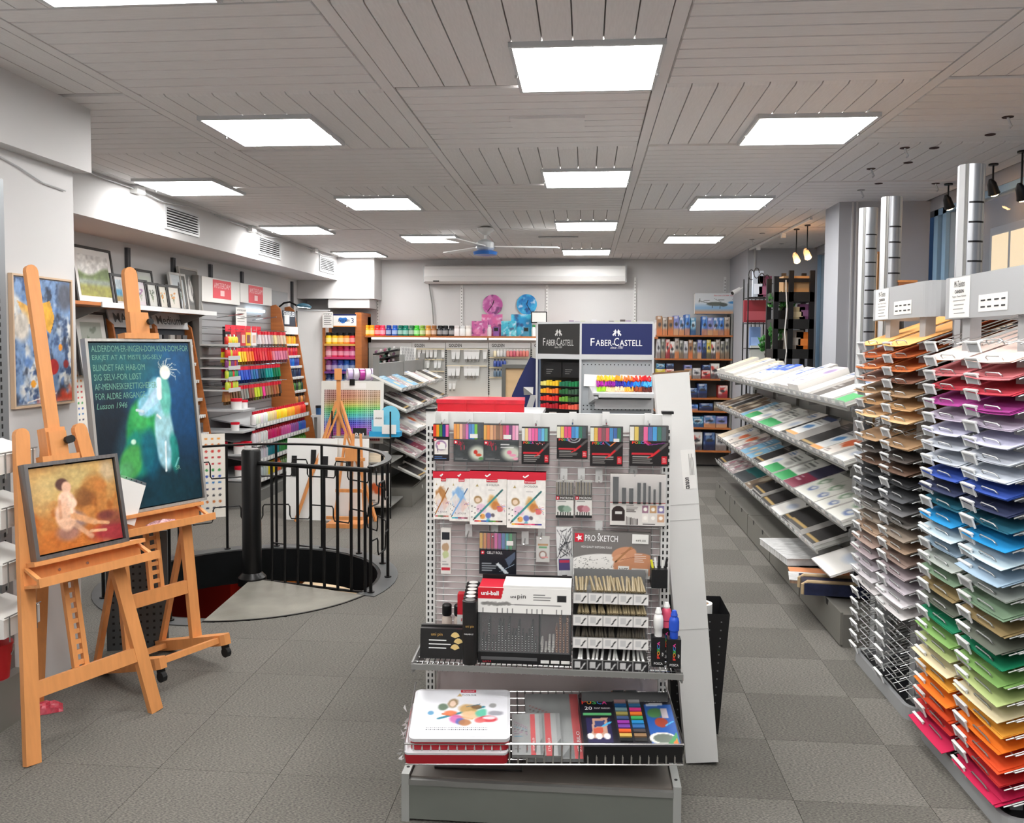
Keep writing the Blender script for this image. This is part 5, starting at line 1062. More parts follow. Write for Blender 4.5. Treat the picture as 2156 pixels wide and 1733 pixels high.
def rack(nm, ya, yb, colsY, names, cols_, header_txt, hz0, hz1):
    t = thing('paper_rack', '%s grey wire rack of coloured paper sheets' % nm, 'paper rack', (0, 0, 0))
    D = .72
    o = MB(); pts = [(x + RX, y + ya) for x, y in rrect(D, yb - ya, .06, 4)]
    n = len(pts); inn = [(x + RX + .02, y + ya + .02) for x, y in rrect(D - .04, yb - ya - .04, .05, 4)]
    for z_, P_ in ((0, pts), (.062, pts), (.062, inn), (.02, inn)): o.v += [(x, y, z_) for x, y in P_]
    for r_ in range(3):
        for k in range(n): o.f.append((r_ * n + k, r_ * n + (k + 1) % n, (r_ + 1) * n + (k + 1) % n, (r_ + 1) * n + k))
    o.f.append(tuple(3 * n + k for k in range(n))); o.build('base', RACKM, t)
    MB().box(RX + .03, RX + D - .03, ya + .03, yb - .03, .022, .03).build('base_floor', BLACK, t)
    for y in (ya + .17, yb - .17):
        MB().box(RX + .08, RX + .125, y - .035, y + .035, .03, hz1 - .02).build('upright', RACKM, t); MB().box(RX + .5, RX + .545, y - .035, y + .035, .03, hz0).build('upright', RACKM, t)
    wy = (yb - ya) / 2 - .012
    W_, LP, HH, HT = tray_meshes(wy, .64); SHM = [sheet_mesh(wy - .035, .62), sheet_mesh(wy - .05, .60), sheet_mesh(wy - .03, .58)]
    for ci, y in enumerate(colsY):
        for k in range(28):
            z_ = 1.728 - DZ * k; tr = inst(W_, 'wire_tray', t, (RX, y, z_), (0, -TL, 0)); inst(LP, 'front_loop', tr); hd = inst(HH, 'label_holder', tr); inst(HT, 'holder_edge', tr)
            nmk = names[k]
            if nmk is None: continue
            if ci == 1 and k == 0 and nm == 'far': pass
            lab = '%s paper sheets in the %s rack, %s stack' % (nmk, nm, 'left hand' if ci == 0 else 'right hand')
            rn = random.Random(k * 7 + ci + len(nm)); p = tag(empty('paper_stack', (RX, y, z_ + .0045), rot=(0, -TL, 0)), lab, 'paper', 'coloured paper in the %s rack' % nm)
            nsh = rn.choice((2, 2, 3))
            for j in range(nsh): inst(SHM[(k + j) % 3], 'sheet', p, (rn.uniform(-.012, .008) * (j + 1), .012 + rn.uniform(0, .02), .0035 * j), (0, 0, rn.uniform(-.02, .02)), cols_[k])
    # header sign
    hx0, hx1 = RX + .04, RX + .46; c_ = .07; prof = [(hx1, yb), (hx0 + c_, yb)] + [(hx0 + c_ - c_ * math.sin(a_), yb - c_ + c_ * math.cos(a_)) for a_ in [math.radians(15 * i) for i in range(1, 7)]]
    prof += [(hx0 + .0, ya + c_)] + [(hx0 + c_ - c_ * math.cos(a_), ya + c_ - c_ * math.sin(a_)) for a_ in [math.radians(15 * i) for i in range(1, 7)]] + [(hx1, ya)]
    m = MB(); n = len(prof)
    for z_ in (hz0, hz1): m.v += [(x, y, z_) for x, y in prof]
    m.f = [(k, k + 1, n + k + 1, n + k) for k in range(n - 1)]; b0 = len(m.v)
    m.v += [(min(x + .006, hx1), y + (.006 if y < (ya + yb) / 2 else -.006) * (1 if x > hx0 + .001 else 0), z_) for x, y, z_ in m.v[:2 * n]]; m.f += [(b0 + k + 1, b0 + k, b0 + n + k, b0 + n + k + 1) for k in range(n - 1)]; m.f += [(k, b0 + k, b0 + k + 1, k + 1) for k in range(n - 1)] + [(n + k + 1, b0 + n + k + 1, b0 + n + k, n + k) for k in range(n - 1)]
    hd = m.build('header_sign', RACKM, t)
    Mh = Matrix(((0, 1, 0, hx0 - .002), (-1, 0, 0, yb - .1), (0, 0, 1, hz0), (0, 0, 0, 1)))
    H = hz1 - hz0; e = MB().box(.0, .19, .0, .001, .004, H - .004).build('paper_notice', CARDW, t); e.matrix_world = Mh
    def tx(s_, x, z_, w_, h_, **k): o = text(s_, e, x, z_, w_, h_, **k)
    tx('Mi-Teintes', .095, H * .82, .10, .026, m=INK, shear=.2); tx('CANSON', .095, H * .64, .085, .014, m=INK, bold=.03); tx('Tegne- Pastel- Karton', .095, H * .52, .13, .010, m=INK)
    for j in range(4): MB().box(.04 + .01 * (j % 2), .15 - .01 * (j % 3), -.001, -.0002, H * (.42 - .1 * j), H * (.435 - .1 * j)).build('print_line', GREYM, e)
    f = MB().box(.27, .50, .0, .001, .02, .085).build('price_notice', CARDW, t); f.matrix_world = Mh
    for j in range(2):
        for i in range(4): MB().box(.29 + .055 * i, .325 + .055 * i - .006 * (i % 2), -.001, -.0002, .035 + .025 * j, .041 + .025 * j).build('print_line', INK, f)
rack('far', 3.97, 4.77, (4.375, 3.975), CA_, CAc, '', pY(1870, 672, 4.4).z, pY(1870, 603, 4.4).z)
rack('near', 3.05, 3.85, (3.455, 3.055), CB2, CBc, '', pY(2040, 668, 3.5).z, pY(2040, 575, 3.5).z)
# slotted chrome columns behind the racks
CHR = mat('brushed_chrome', (176, 179, 184), .34, .9)
def column(u, vt, wpx, lab, dia=.11):
    Y = dia * F / wpx; p = pY(u, vt, Y); t = thing('slotted_column', lab, 'display column', (p.x, p.y, 0)); H = p.z
    MB().lathe([(dia / 2, 0), (dia / 2, H)], 28).build('tube', CHR, t, smooth=True)
    e = MB().box(-.014, .014, -dia * .56, -dia * .3, 0, H).build('side_rail', LGREY, t, None, (0, 0, math.radians(-58))); MB().box(-.007, .007, -dia * .53, -dia * .4, 0, H).build('groove', GREYM, t, None, (0, 0, math.radians(-40)))
    for k in range(12): z_ = H - .17 - .085 * k; MB().sector(dia * .3, dia / 2 + .0015, math.radians(-118), math.radians(-45), z_, z_ + .008, 8).build('slot', BLACKM, t)
    MB().sector(0, dia / 2 + .01, 0, 2 * math.pi, 0, .012, 20).build('foot', GREYM, t)
column(2046, 349, 50, 'chrome slotted column rising above the near paper rack'); column(1878, 416, 40, 'tall chrome slotted column rising above the gap between the paper racks'); column(1829, 439, 36, 'chrome slotted column above the far paper rack, furthest left')
# ================================================================ sloping pad shelves
PX = 1.46; YA, YE = 4.93, 9.65; ps = thing('pad_shelving', 'long grey shelving with four sloping shelves of drawing pads', 'shelving')
TS = math.radians(20); SD = .42; LIPM = mat('clear_price_lip', (214, 216, 218), .15, alpha=.55)
def slopeM(x, y, z, tilt, side=1):                   # side 1: front faces -X; side -1: front faces +X
    c, s = math.cos(tilt), math.sin(tilt)
    if side > 0: return Matrix(((0, s, c, x), (-1, 0, 0, y), (0, -c, s, z), (0, 0, 0, 1)))
    return Matrix(((0, -s, -c, x), (1, 0, 0, y), (0, -c, s, z), (0, 0, 0, 1)))
shz = [(pX(1650, 824, PX).z), (pX(1650, 920, PX).z), (pX(1650, 1019, PX).z), (pX(1600, 1053, PX).z)]
for k, z_ in enumerate(shz):
    y0 = 5.5 if k == 3 else 4.93
    nb = 5
    for j in range(nb):
        ya, yb = y0 + (YE - y0) * j / nb, y0 + (YE - y0) * (j + 1) / nb
        M_ = slopeM(PX, yb - .004, z_, TS)
        o = MB().box(0, yb - ya - .008, 0, .012, 0, SD).build('shelf', mat('shelf_grey', (150, 150, 146), .45, .2), ps); o.matrix_world = M_
        e = MB().box(0, yb - ya - .008, .012, .03, 0, .012).build('front_rail', mat('shelf_grey'), o)
        e = MB().box(0, yb - ya - .008, -.032, .008, -.004, -.001).build('price_lip', LIPM, o)
        for i in range(6): MB().box((yb - ya) * (i + .3) / 6, (yb - ya) * (i + .75) / 6, -.022, -.004, -.0052, -.0042).build('price_tag', CARDW, o)
for j in range(6):
    y = YA + (YE - YA) * j / 5
    MB().box(PX + .40, PX + .45, y - .015, y + .015, 0, 1.45).build('upright', GREYM, ps)
    for z_ in shz[:3]: MB().prism([(PX + .03, z_ - .06), (PX + .42, z_ - .02), (PX + .42, z_ + .12), (PX + .03, z_ - .015)], y - .004, y + .004, lambda x, zz, yy: (x, yy, zz)).build('bracket', GREYM, ps)
MB().box(PX + .425, PX + .43, YA, YE, .25, 1.25).build('back_panel', GREYM, ps)
for j in range(5):
    ya, yb = YA + (YE - YA) * j / 5, YA + (YE - YA) * (j + 1) / 5
    MB().box(PX + .015, PX + .44, ya + .004, yb - .004, .0, .19).build('base_cabinet', mat('cabinet_grey', (126, 124, 118), .5, .2, noise=(3, 3, 3, .06)), ps)
    e = MB().box(PX, PX + .015, ya + .012, yb - .012, .012, .20).build('drawer_front', mat('cabinet_grey'), ps)
    for f in (.3, .7): MB().prism([(ya + (yb - ya) * f - .03, .2), (ya + (yb - ya) * f + .03, .2), (ya + (yb - ya) * f + .015, .165), (ya + (yb - ya) * f - .015, .165)], PX - .001, PX + .0, lambda y, z, x: (x, y, z)).build('finger_hole', INK, e)
# pads: cover designs shared by all pads of one look
def cover(kind, seed=0):
    c = Cv(26, 34, (232, 230, 226))
    if kind == 'cream': c.C[:] = (226, 212, 188); c.lines(.1, .8, .06, .3, 3, (170, 150, 120)).noise(6, .06, seed)
    if kind == 'blue': c.rect(0, 0, 1, .42, (40, 90, 196)).lines(.1, .6, .08, .3, 3, (230, 236, 246)).lines(.1, .7, .55, .75, 2, (60, 100, 180))
    if kind == 'white': c.lines(.1, .7, .08, .3, 3, (90, 120, 170)).ell(.6, .6, .25, .12, (180, 190, 206), soft=.8)
    if kind == 'lilac': c.C[:] = (226, 218, 228); c.ell(.6, .25, .25, .13, (160, 140, 190), soft=.5).lines(.1, .5, .6, .8, 2, (140, 140, 160))
    if kind == 'orange': c.C[:] = (70, 66, 64); c.rect(0, .0, 1, .3, (226, 96, 60)).lines(.1, .7, .5, .7, 2, (200, 200, 200))
    if kind == 'green': c.C[:] = (216, 216, 210); c.rect(0, .66, 1, 1, (50, 160, 90)).lines(.1, .8, .1, .4, 3, (90, 90, 88)).ell(.6, .5, .25, .1, (150, 150, 146), soft=.8)
    if kind == 'brown': c.C[:] = (110, 92, 74); c.ell(.4, .4, .3, .2, (200, 190, 170), soft=.5, wob=1, seed=seed + 3).ell(.7, .7, .2, .15, (60, 50, 42), soft=.5, wob=1).lines(.1, .6, .85, .95, 1, (220, 214, 200))
    if kind == 'blueprint': c.C[:] = (214, 216, 216); c.rect(0, .0, 1, .16, (46, 62, 100)).ell(.5, .55, .3, .10, (70, 120, 170), soft=.5, wob=.8).lines(.1, .9, .22, .4, 2, (60, 60, 64)).rect(0, .9, 1, 1, (226, 150, 80))
    if kind == 'sienna': c.C[:] = (222, 214, 206); c.ell(.5, .45, .35, .18, (196, 90, 46), soft=.5, wob=1.2, seed=seed).lines(.1, .6, .8, .95, 2, (110, 100, 96))
    if kind == 'aqua': c.C[:] = (110, 160, 190); c.lines(.1, .8, .1, .4, 3, (220, 230, 234)).ell(.6, .7, .2, .12, (210, 190, 150), soft=.5)
    if kind == 'maroon': c.C[:] = (120, 30, 58); c.rect(0, 0, 1, .5, (60, 56, 80)).lines(.1, .5, .6, .8, 2, (200, 170, 180))
    if kind == 'sketch': c.C[:] = (214, 214, 206); c.ell(.4, .4, .22, .14, (110, 140, 110), soft=.5, wob=1.2, seed=seed).ell(.4, .4, .14, .09, (206, 210, 200), soft=.5).ell(.65, .7, .2, .1, (90, 110, 160), soft=.5, wob=1.2).ell(.65, .7, .12, .06, (210, 212, 210), soft=.5)
    if kind == 'dark': c.C[:] = (40, 38, 38); c.lines(.15, .8, .1, .25, 2, (160, 150, 140)).rect(0, .86, 1, .93, (180, 150, 90))
    if kind == 'photo': c.C[:] = (150, 140, 140); c.mask((fbm(c.U, c.V, 5, seed + 5) - .5) * 6, (220, 214, 210)).mask((fbm(c.U, c.V, 6, seed + 15) - .55) * 6, (140, 60, 80)).lines(.1, .7, .8, .95, 2, (240, 240, 240))
    if kind == 'teal': c.C[:] = (44, 110, 110); c.lines(.1, .7, .1, .3, 2, (220, 230, 228)).rect(0, .6, 1, 1, (60, 66, 70))
    return c.mesh(1, 1, PRINT)
COV = {k: cover(k, i) for i, k in enumerate(('cream', 'blue', 'white', 'lilac', 'orange', 'green', 'brown', 'blueprint', 'sienna', 'aqua', 'maroon', 'sketch', 'dark', 'photo', 'teal'))}
BLK = MB().box(0, 1, 0, 1, 0, 1).mesh('page_block', OCP)
KW = {'cream': 'cream', 'blue': 'blue and white', 'white': 'white', 'lilac': 'pale lilac', 'orange': 'dark and orange', 'green': 'white and green', 'brown': 'brown pictured', 'blueprint': 'grey pad with a blue splash', 'sienna': 'white and rust', 'aqua': 'pale blue', 'maroon': 'maroon', 'sketch': 'pale sketch printed', 'dark': 'black', 'photo': 'photo printed', 'teal': 'teal'}
def pad(M_, w, d, th, kind, lab, grp, edge=(226, 224, 220), cat='drawing pad', nm='drawing_pad'):
    t = tag(empty(nm), lab, cat, grp); t.matrix_world = M_
    inst(BLK, 'page_block', t, (0, -th, 0), None, edge, (w, th, d)); inst(COV[kind], 'cover', t, (0, -th - .0008, 0), None, None, (w, 1, d)); return t
PADS = [
 [('green', .012), ('white', .02), ('orange', .015), ('white', .03), ('lilac', .07), ('lilac', .05), ('white', .05), ('blue', .03), ('white', .025), ('blue', .05), ('blue', .05), ('blue', .04), ('white', .05), ('cream', .04), ('white', .06), ('cream', .06), ('cream', .09), ('cream', .07)],
 [('white', .01), ('sienna', .02), ('blueprint', .02), ('dark', .015), ('blueprint', .06), ('dark', .02), ('white', .02), ('green', .03), ('green', .02), ('white', .03), ('green', .03), ('aqua', .015), ('brown', .02), ('brown', .02), ('dark', .02), ('brown', .03), ('brown', .025)],
 [('sketch', .015), ('sketch', .02), ('sketch', .02), ('sketch', .015), ('maroon', .02), ('green', .02), ('green', .03), ('white', .02), ('dark', .02), ('aqua', .02), ('aqua', .03), ('photo', .02), ('sienna', .02), ('sienna', .03), ('white', .02), ('cream', .02)],
 [('dark', .02), ('dark', .05), ('dark', .015), ('white', .012), ('dark', .02), ('dark', .05), ('brown', .03), ('teal', .03), ('teal', .02), ('photo', .02), ('photo', .02), ('dark', .03)]]
SN = ['top', 'second', 'third', 'lowest']
for k, row in enumerate(PADS):
    rn = random.Random(k + 40); y = 5.56 if k == 3 else 4.99; tot = YE - .05 - y; n = len(row); ws_ = [rn.uniform(.8, 1.2) for _ in row]; f = tot / sum(ws_)
    for j, (kind, th) in enumerate(row):
        w = ws_[j] * f; d = rn.uniform(.33, .45) if k == 0 else rn.uniform(.30, .40)
        nst = 2 if (kind in ('blue', 'brown', 'dark') and rn.random() < .6) else 1
        for s_ in range(nst):
            M_ = slopeM(PX, y + w - .006, shz[k], TS) @ Matrix.Translation((rn.uniform(0, .01) + .012 * s_, -.0006 - (th / nst + .001) * s_, .004 + .016 * s_)) @ Matrix.Rotation(rn.uniform(-.02, .02), 4, 'Y')
            pad(M_, w - .02, d - .02 * s_, th / nst, kind, '%s pad%s, %s from the near end of the %s sloping shelf' % (KW[kind] if 'pad' not in KW[kind] else 'grey splash printed', ' on top' if s_ else '', ORD[j], SN[k]), 'pads on the %s sloping shelf' % SN[k])
        y += w
# goods lying on the nearest base
bz2 = .205
def flat(name, label, cat, u, v, w, d, th, m_, rz=0.0, z=bz2, wrap=False):
    p = pz(u, v, z); t = thing(name, label, cat, (p.x, p.y, z), rz); MB().box(-w / 2, w / 2, -d / 2, d / 2, 0, th).build('block', m_, t)
    if wrap: MB().box(-w / 2 - .005, w / 2 + .005, -d / 2 - .005, d / 2 + .005, th, th + .004).build('wrapping', mat('crinkled_wrap', (225, 226, 226), .12, bump=(40, 1.0), noise=(12, 40, 12, .25)), t)
    return t
flat('wrapped_boards', 'large stack of white boards in crinkled clear wrap on the cabinet top', 'boards', 1700, 1168, .5, .62, .045, mat('silver_white', (220, 220, 220), .3, noise=(10, 60, 10, .35)), .1, wrap=True)
flat('brown_envelope', 'orange-brown card folder lying beside the wrapped boards', 'folder', 1740, 1212, .46, .26, .012, mat('orange_card', (216, 142, 96), .7), -.12)
t = flat('wrapped_pad', 'striped brown board in clear wrap on top of the orange folder', 'board', 1700, 1222, .22, .2, .02, mat('striped_board', (160, 130, 110), .5, noise=(50, 8, 8, .4)), -.2, bz2 + .014, True)
t = flat('fabric_roll', 'dark navy plastic-wrapped parcel tied with string on the cabinet top', 'parcel', 1762, 1245, .42, .24, .07, mat('navy_wrap', (34, 40, 70), .3, noise=(20, 20, 20, .4), bump=(30, .6)), -.1, bz2 + .002)
for x in (-.1, .05): MB().tube([(-.215, x, .0), (-.215, x, .06), (-.19, x, .076), (.1, x, .076)], .012, 8).build('string', mat('raw_string', (190, 166, 130), .9), t)
pad(slopeM(PX - .02, 5.50, .36, TS), .42, .5, .012, 'white', 'large pale paper pad leaning at the near end below the lowest shelf', 'loose pads')
# ================================================================ back wall
ZB = lambda u, v, Y=12.1: pY(u, v, Y)
JARB = MB().lathe([(.036, 0), (.04, .004), (.04, .085), (.03, .098)], 12).mesh('jar_body', OCG, True); JARC = MB().lathe([(.034, .098), (.034, .128), (.03, .132)], 12).mesh('jar_lid', OCG, True); JARL = MB().sector(.0402, .0408, math.radians(-150), math.radians(-30), .02, .07, 6).mesh('jar_label', OC)
TUBB = MB().add([(-.026, -.003, 0), (.026, -.003, 0), (.026, .003, 0), (-.026, .003, 0), (-.019, -.017, -.1), (.019, -.017, -.1), (.019, .017, -.1), (-.019, .017, -.1)], [(0, 1, 2, 3), (7, 6, 5, 4), (4, 5, 1, 0), (5, 6, 2, 1), (6, 7, 3, 2), (7, 4, 0, 3)]).mesh('tube_body', OCG)
TUBC = MB().lathe([(.011, -.128), (.012, -.1)], 8).mesh('tube_cap', OCG); TUBL = MB().box(-.027, .027, -.006, .006, -.016, .014).mesh('tube_crimp', OCG)
BOTB = MB().lathe([(.022, 0), (.024, .004), (.024, .075), (.012, .09)], 10).mesh('bottle_body', OCG, True); BOTC = MB().lathe([(.012, .09), (.011, .115)], 8).mesh('bottle_cap', OCG)
def jar(loc, col, lid, lab, grp, s_=1.0, label=(235, 235, 235), nm='paint_jar'):
    t = tag(empty(nm, loc), lab, 'paint jar', grp); t.scale = (s_,) * 3; inst(JARB, 'jar_body', t, color=col); inst(JARC, 'jar_lid', t, color=lid)
    if label: inst(JARL, 'jar_label', t, color=label)
def ptube(loc, rz, col, cap, crimp, lab, grp, s_=1.0):
    t = tag(empty('paint_tube', loc, rz), lab, 'paint tube', grp); t.scale = (s_,) * 3; inst(TUBB, 'tube_body', t, color=col); inst(TUBC, 'tube_cap', t, color=cap); inst(TUBL, 'tube_crimp', t, color=crimp)
def bottle(loc, col, cap, lab, grp, s_=1.0, nm='paint_bottle'):
    t = tag(empty(nm, loc), lab, 'paint bottle', grp); t.scale = (s_,) * 3; inst(BOTB, 'bottle_body', t, color=col); inst(BOTC, 'bottle_cap', t, color=cap)
# long wooden shelf with lit strips
a, b_ = ZB(752, 710), ZB(1385, 706); zs = (a.z + b_.z) / 2
sh = thing('jar_shelf', 'long wooden shelf of paint jars across the back wall', 'shelf'); MB().box(a.x, b_.x, 12.02, 12.39, zs - .025, zs).build('board', WOODD, sh)
MB().box(a.x - .0, a.x + .05, 12.0, 12.39, 0, zs - .025).build('end_panel', WOODD, sh)
for u0, u1 in ((784, 902), (907, 1025), (1030, 1150), (1155, 1275)): MB().box(ZB(u0, 712).x, ZB(u1, 712).x, 12.05, 12.10, zs - .052, zs - .026).build('strip_lamp', mat('lit_strip', (255, 250, 240), .4, emit=2.5), sh)
JC = [('yellow', (246, 206, 40)), ('amber', (240, 180, 40)), ('orange yellow', (240, 160, 40)), ('red', (214, 50, 50)), ('rose red', (222, 60, 90)), ('dark blue', (30, 60, 130)), ('blue', (40, 90, 180)), ('deep green', (20, 100, 84)), ('sea green', (20, 120, 100)), ('grey-green', (60, 110, 80)), ('bright green', (70, 190, 60)), ('moss green', (120, 160, 60)), ('ochre', (196, 140, 60)), ('brown', (150, 100, 60)), ('black', (40, 42, 46)), ('charcoal', (52, 54, 58)), ('dark grey', (60, 62, 66)), ('white and red', (232, 226, 226)), ('white and grey', (226, 228, 228)), ('white and rust', (230, 226, 220))]
for k, (u, (nm, cl)) in enumerate(zip((760, 772, 783, 795, 806, 819, 832, 844, 855, 867, 878, 890, 902, 914, 927, 938, 951, 962, 974, 986), JC)):
    p = ZB(u, 706, 12.12); jar((p.x, 12.12, zs), cl, (30, 32, 34) if k > 13 and k < 17 else cl, '%s paint jar, %s from the left on the long wooden shelf' % (nm, ORD[k]), 'jars on the long wooden shelf', 1.12, None if k > 16 else tuple(min(255, int(c_ * .5 + 128)) for c_ in cl))
def canvas(u0, v0, u1, v1, Y, base, cl, lab, seed, th=.02):
    p, q_ = pY(u0, v1, Y), pY(u1, v0, Y); w, h = q_.x - p.x, q_.z - zs; c = Cv(24, 24, base); c.mask((fbm(c.U, c.V, 3, seed) - .45) * 5, cl).mask((fbm(c.U, c.V, 5, seed + 9) - .6) * 6, (230, 220, 235), .7).mask((fbm(c.U, c.V, 4, seed + 19) - .62) * 8, (60, 40, 80), .6)
    t = thing('canvas', lab, 'canvas', (p.x, Y, zs)); MB().box(0, w, .001, th, 0, h).build('stretcher', CARDW, t); inst(c.mesh(w, h, PAINT), 'painted_face', t)
canvas(993, 676, 1027, 706, 12.13, (190, 90, 150), (220, 140, 180), 'small pink and purple canvas on the long shelf', 1); canvas(1014, 662, 1058, 706, 12.2, (206, 96, 150), (170, 90, 160), 'taller pink canvas standing behind the small one', 2)
canvas(1055, 676, 1087, 706, 12.13, (60, 170, 196), (120, 206, 216), 'small turquoise canvas on the long shelf', 3); canvas(1076, 662, 1120, 706, 12.2, (30, 140, 196), (60, 180, 214), 'taller blue canvas standing behind the turquoise one', 4)
def clock(u, v, r_px, base, cl, lab, seed):
    p = pY(u, v, 12.37); r = r_px * 12.37 / F; t = thing('round_clock', lab, 'clock', (p.x, 12.37, p.z)); m = MB().lathe([(r, 0), (r, .02)], 32); m.xf(Matrix.Rotation(math.pi / 2, 4, 'X')); m.build('disc_edge', CARDW, t, (0, .021, 0)); MB().box(-.01, .01, .018, .035, -.01, .01).build('wall_hook', GREYM, t)
    c = Cv(30, 30, base); c.mask((fbm(c.U, c.V, 3, seed) - .45) * 5, cl).mask((fbm(c.U, c.V, 5, seed + 9) - .6) * 6, (235, 225, 235), .7).mask((fbm(c.U, c.V, 4, seed + 19) - .6) * 8, (80, 30, 80) if base[0] > 100 else (10, 60, 120), .7)
    th = (c.U - .5) * 2; ph = (c.V - .5) * 2; me = c.mesh(2, 2, PAINT); co = np.zeros(len(me.vertices) * 3); me.vertices.foreach_get('co', co); co = co.reshape(-1, 3); x, y = co[:, 0] - 1, co[:, 2] - 1
    co[:, 0] = r * x * np.sqrt(1 - y * y / 2); co[:, 2] = r * y * np.sqrt(1 - x * x / 2); co[:, 1] = -.001; me.vertices.foreach_set('co', co.ravel()); inst(me, 'painted_face', t)
    MB().bar((0, -.004, 0), (-r * .5, -.004, -r * .65) if base[0] > 100 else (r * .4, -.004, -r * .7), .008, .003, (0, 1, 0)).build('long_hand', INK, t); MB().bar((0, -.004, 0), (.02, -.004, r * .45), .01, .003, (0, 1, 0)).build('short_hand', INK, t)
clock(1037, 642, 21.5, (180, 80, 150), (206, 120, 180), 'round pink marbled clock on the back wall', 5); clock(1109, 641, 21.5, (20, 120, 190), (60, 170, 216), 'round blue marbled clock on the back wall', 6)
p, q_ = ZB(1118, 680), ZB(1152, 656); t = thing('framed_sheet', 'small black framed white sheet right of the blue clock', 'picture frame', (p.x, 12.1, p.z)); w, h = q_.x - p.x, q_.z - p.z; MB().box(0, w, 0, .015, 0, h).build('frame', BLACK, t); MB().box(.015, w - .015, -.001, 0, .015, h - .015).build('sheet', CARDW, t); MB().box(w * .4, w * .6, .0, .02, zs - p.z, 0).build('stand', BLACK, t)
for u, cl, lab in ((1031, (216, 200, 206), 'slim white bottle in front of the pink canvas'), (1045, (130, 80, 150), 'small purple box in front of the pink canvas'), (1108, (60, 130, 160), 'small teal box in front of the blue canvas'), (1124, (226, 230, 226), 'white tub with green lid at the right of the jars')):
    p = ZB(u, 706); t = thing('small_product', lab, 'bottle' if 'bottle' in lab else ('tub' if 'tub' in lab else 'box'), (p.x, 12.07, zs))
    if 'box' in lab: MB().box(-.04, .04, 0, .05, 0, .13).build('box_body', OC, t, color=cl); MB().box(-.03, .03, -.001, 0, .07, .12).build('label', INK, t)
    else: MB().lathe([(.03, 0), (.032, .1), (.02, .13)], 12).build('body', OCG, t, color=cl, smooth=True); MB().lathe([(.022, .13), (.02, .16)], 10).build('lid', OCG, t, color=(60, 140, 80) if 'green' in lab else (190, 180, 190))
# grey pegboards with tubes and bottles
PEG = mat('grey_pegboard_wall', (186, 188, 186), .5)
pegs = [(763, 868), (868, 939), (939, 1029), (1029, 1118), (1118, 1210)]
for k, (u0, u1) in enumerate(pegs):
    a, b_ = ZB(u0, 832, 12.25), ZB(u1, 722, 12.25); t = thing('pegboard_bay', 'grey pegboard bay, %s from the left under the long shelf' % ORD[k], 'pegboard', (a.x, 12.25, 0), group='pegboard bays on the back wall')
    w = b_.x - a.x; MB().box(0, w - .004, .0, .1, 0, b_.z).build('board', PEG, t); MB().box(0, w - .004, -.012, 0, b_.z - .075, b_.z).build('header', LGREY, t)
    if k: text('GOLDEN', t, w * .22, b_.z - .04, w * .3, .045, INK, -.014, bold=.02)
    m = MB(); 
    for j in range(22): m.box(-.012, .012, -.003, 0, a.z + .01 + .03 * j, a.z + .024 + .03 * j)
    m.build('slots', INK, t)['kind'] = 'stuff'
    MB().box(0, w, -.3, 0, a.z - .05, a.z - .02).build('counter', mat('pale_wood_counter', (206, 180, 146), .5), t)
    if k in (1, 2, 3):
        for v in ((735, 757, 782), (735, 770), (752, 773, 794))[k - 1]: z_ = ZB(900, v, 12.2).z; MB().box(.01, w - .02, -.05, -.03, z_ - .008, z_ + .008).build('hook_rail', mat('cream_rail', (214, 202, 172), .5), t)
def back_tubes(us, v0, bay, row, s_=1.0):
    for j, u in enumerate(us): p = ZB(u, v0, 12.2); ptube((p.x, 12.2, p.z), 0, (206, 208, 208), (150, 150, 150), (196, 196, 194), 'silver-white paint tube, %s in the %s row of the %s grey bay' % (ORD[j], ORD[row], bay), 'silver-white tubes on the grey pegboards', s_)
back_tubes((883, 892, 900, 908, 917, 933), 739, 'second', 0, .95); back_tubes((884, 893, 901, 917, 925), 761, 'second', 1, .95); back_tubes((884, 901, 909, 917), 787, 'second', 2, .95)
back_tubes((955, 964, 981, 989, 997, 1005, 1021), 738, 'third', 0, 1.25); back_tubes((947, 955, 964, 981, 989, 997, 1005), 773, 'third', 1, 1.25); back_tubes((948, 956), 805, 'third', 2, 1.0)
BR = [(226, 214, 180), (216, 216, 214), (200, 200, 200), (190, 192, 194), (200, 130, 120), (206, 110, 120), (190, 90, 110), (210, 130, 130), (200, 110, 110), (206, 120, 110), (216, 130, 120)]
for r_, (v, n, lead) in enumerate(((752, 11, None), (773, 4, (60, 80, 150)), (794, 3, (90, 110, 130)))):
    for j in range(n): p = ZB(1042 + 6.8 * j, v, 12.18); bottle((p.x, 12.18, p.z + .008), lead or BR[j], (60, 64, 70) if lead else (206, 206, 204), 'small %s bottle, %s in the %s row of the fourth grey bay' % ('blue-labelled' if r_ == 1 else ('grey-labelled' if r_ else 'pale'), ORD[j], ORD[r_]), 'small bottles in the fourth grey bay', .95)
c = Cv(30, 40, (222, 222, 220));
for k in range(8): c.line(.1 + .1 * k, .05, .3 + .1 * k, .95, .06, (110, 112, 114), .8)
p, q_ = pY(840, 770, 11.7), pY(873, 730, 11.7); t = thing('sample_painting', 'white canvas with grey diagonal strokes in front of the pegboard', 'canvas', (p.x, 11.7, p.z), rot=(0, .08, 0)); MB().box(0, q_.x - p.x, .001, .02, 0, q_.z - p.z).build('stretcher', CARDW, t); inst(c.mesh(q_.x - p.x, q_.z - p.z, PAINT), 'painted_face', t)
MB().box(.03, .06, .02, .3, -.3, .2).build('easel_strut', GREYM, t)
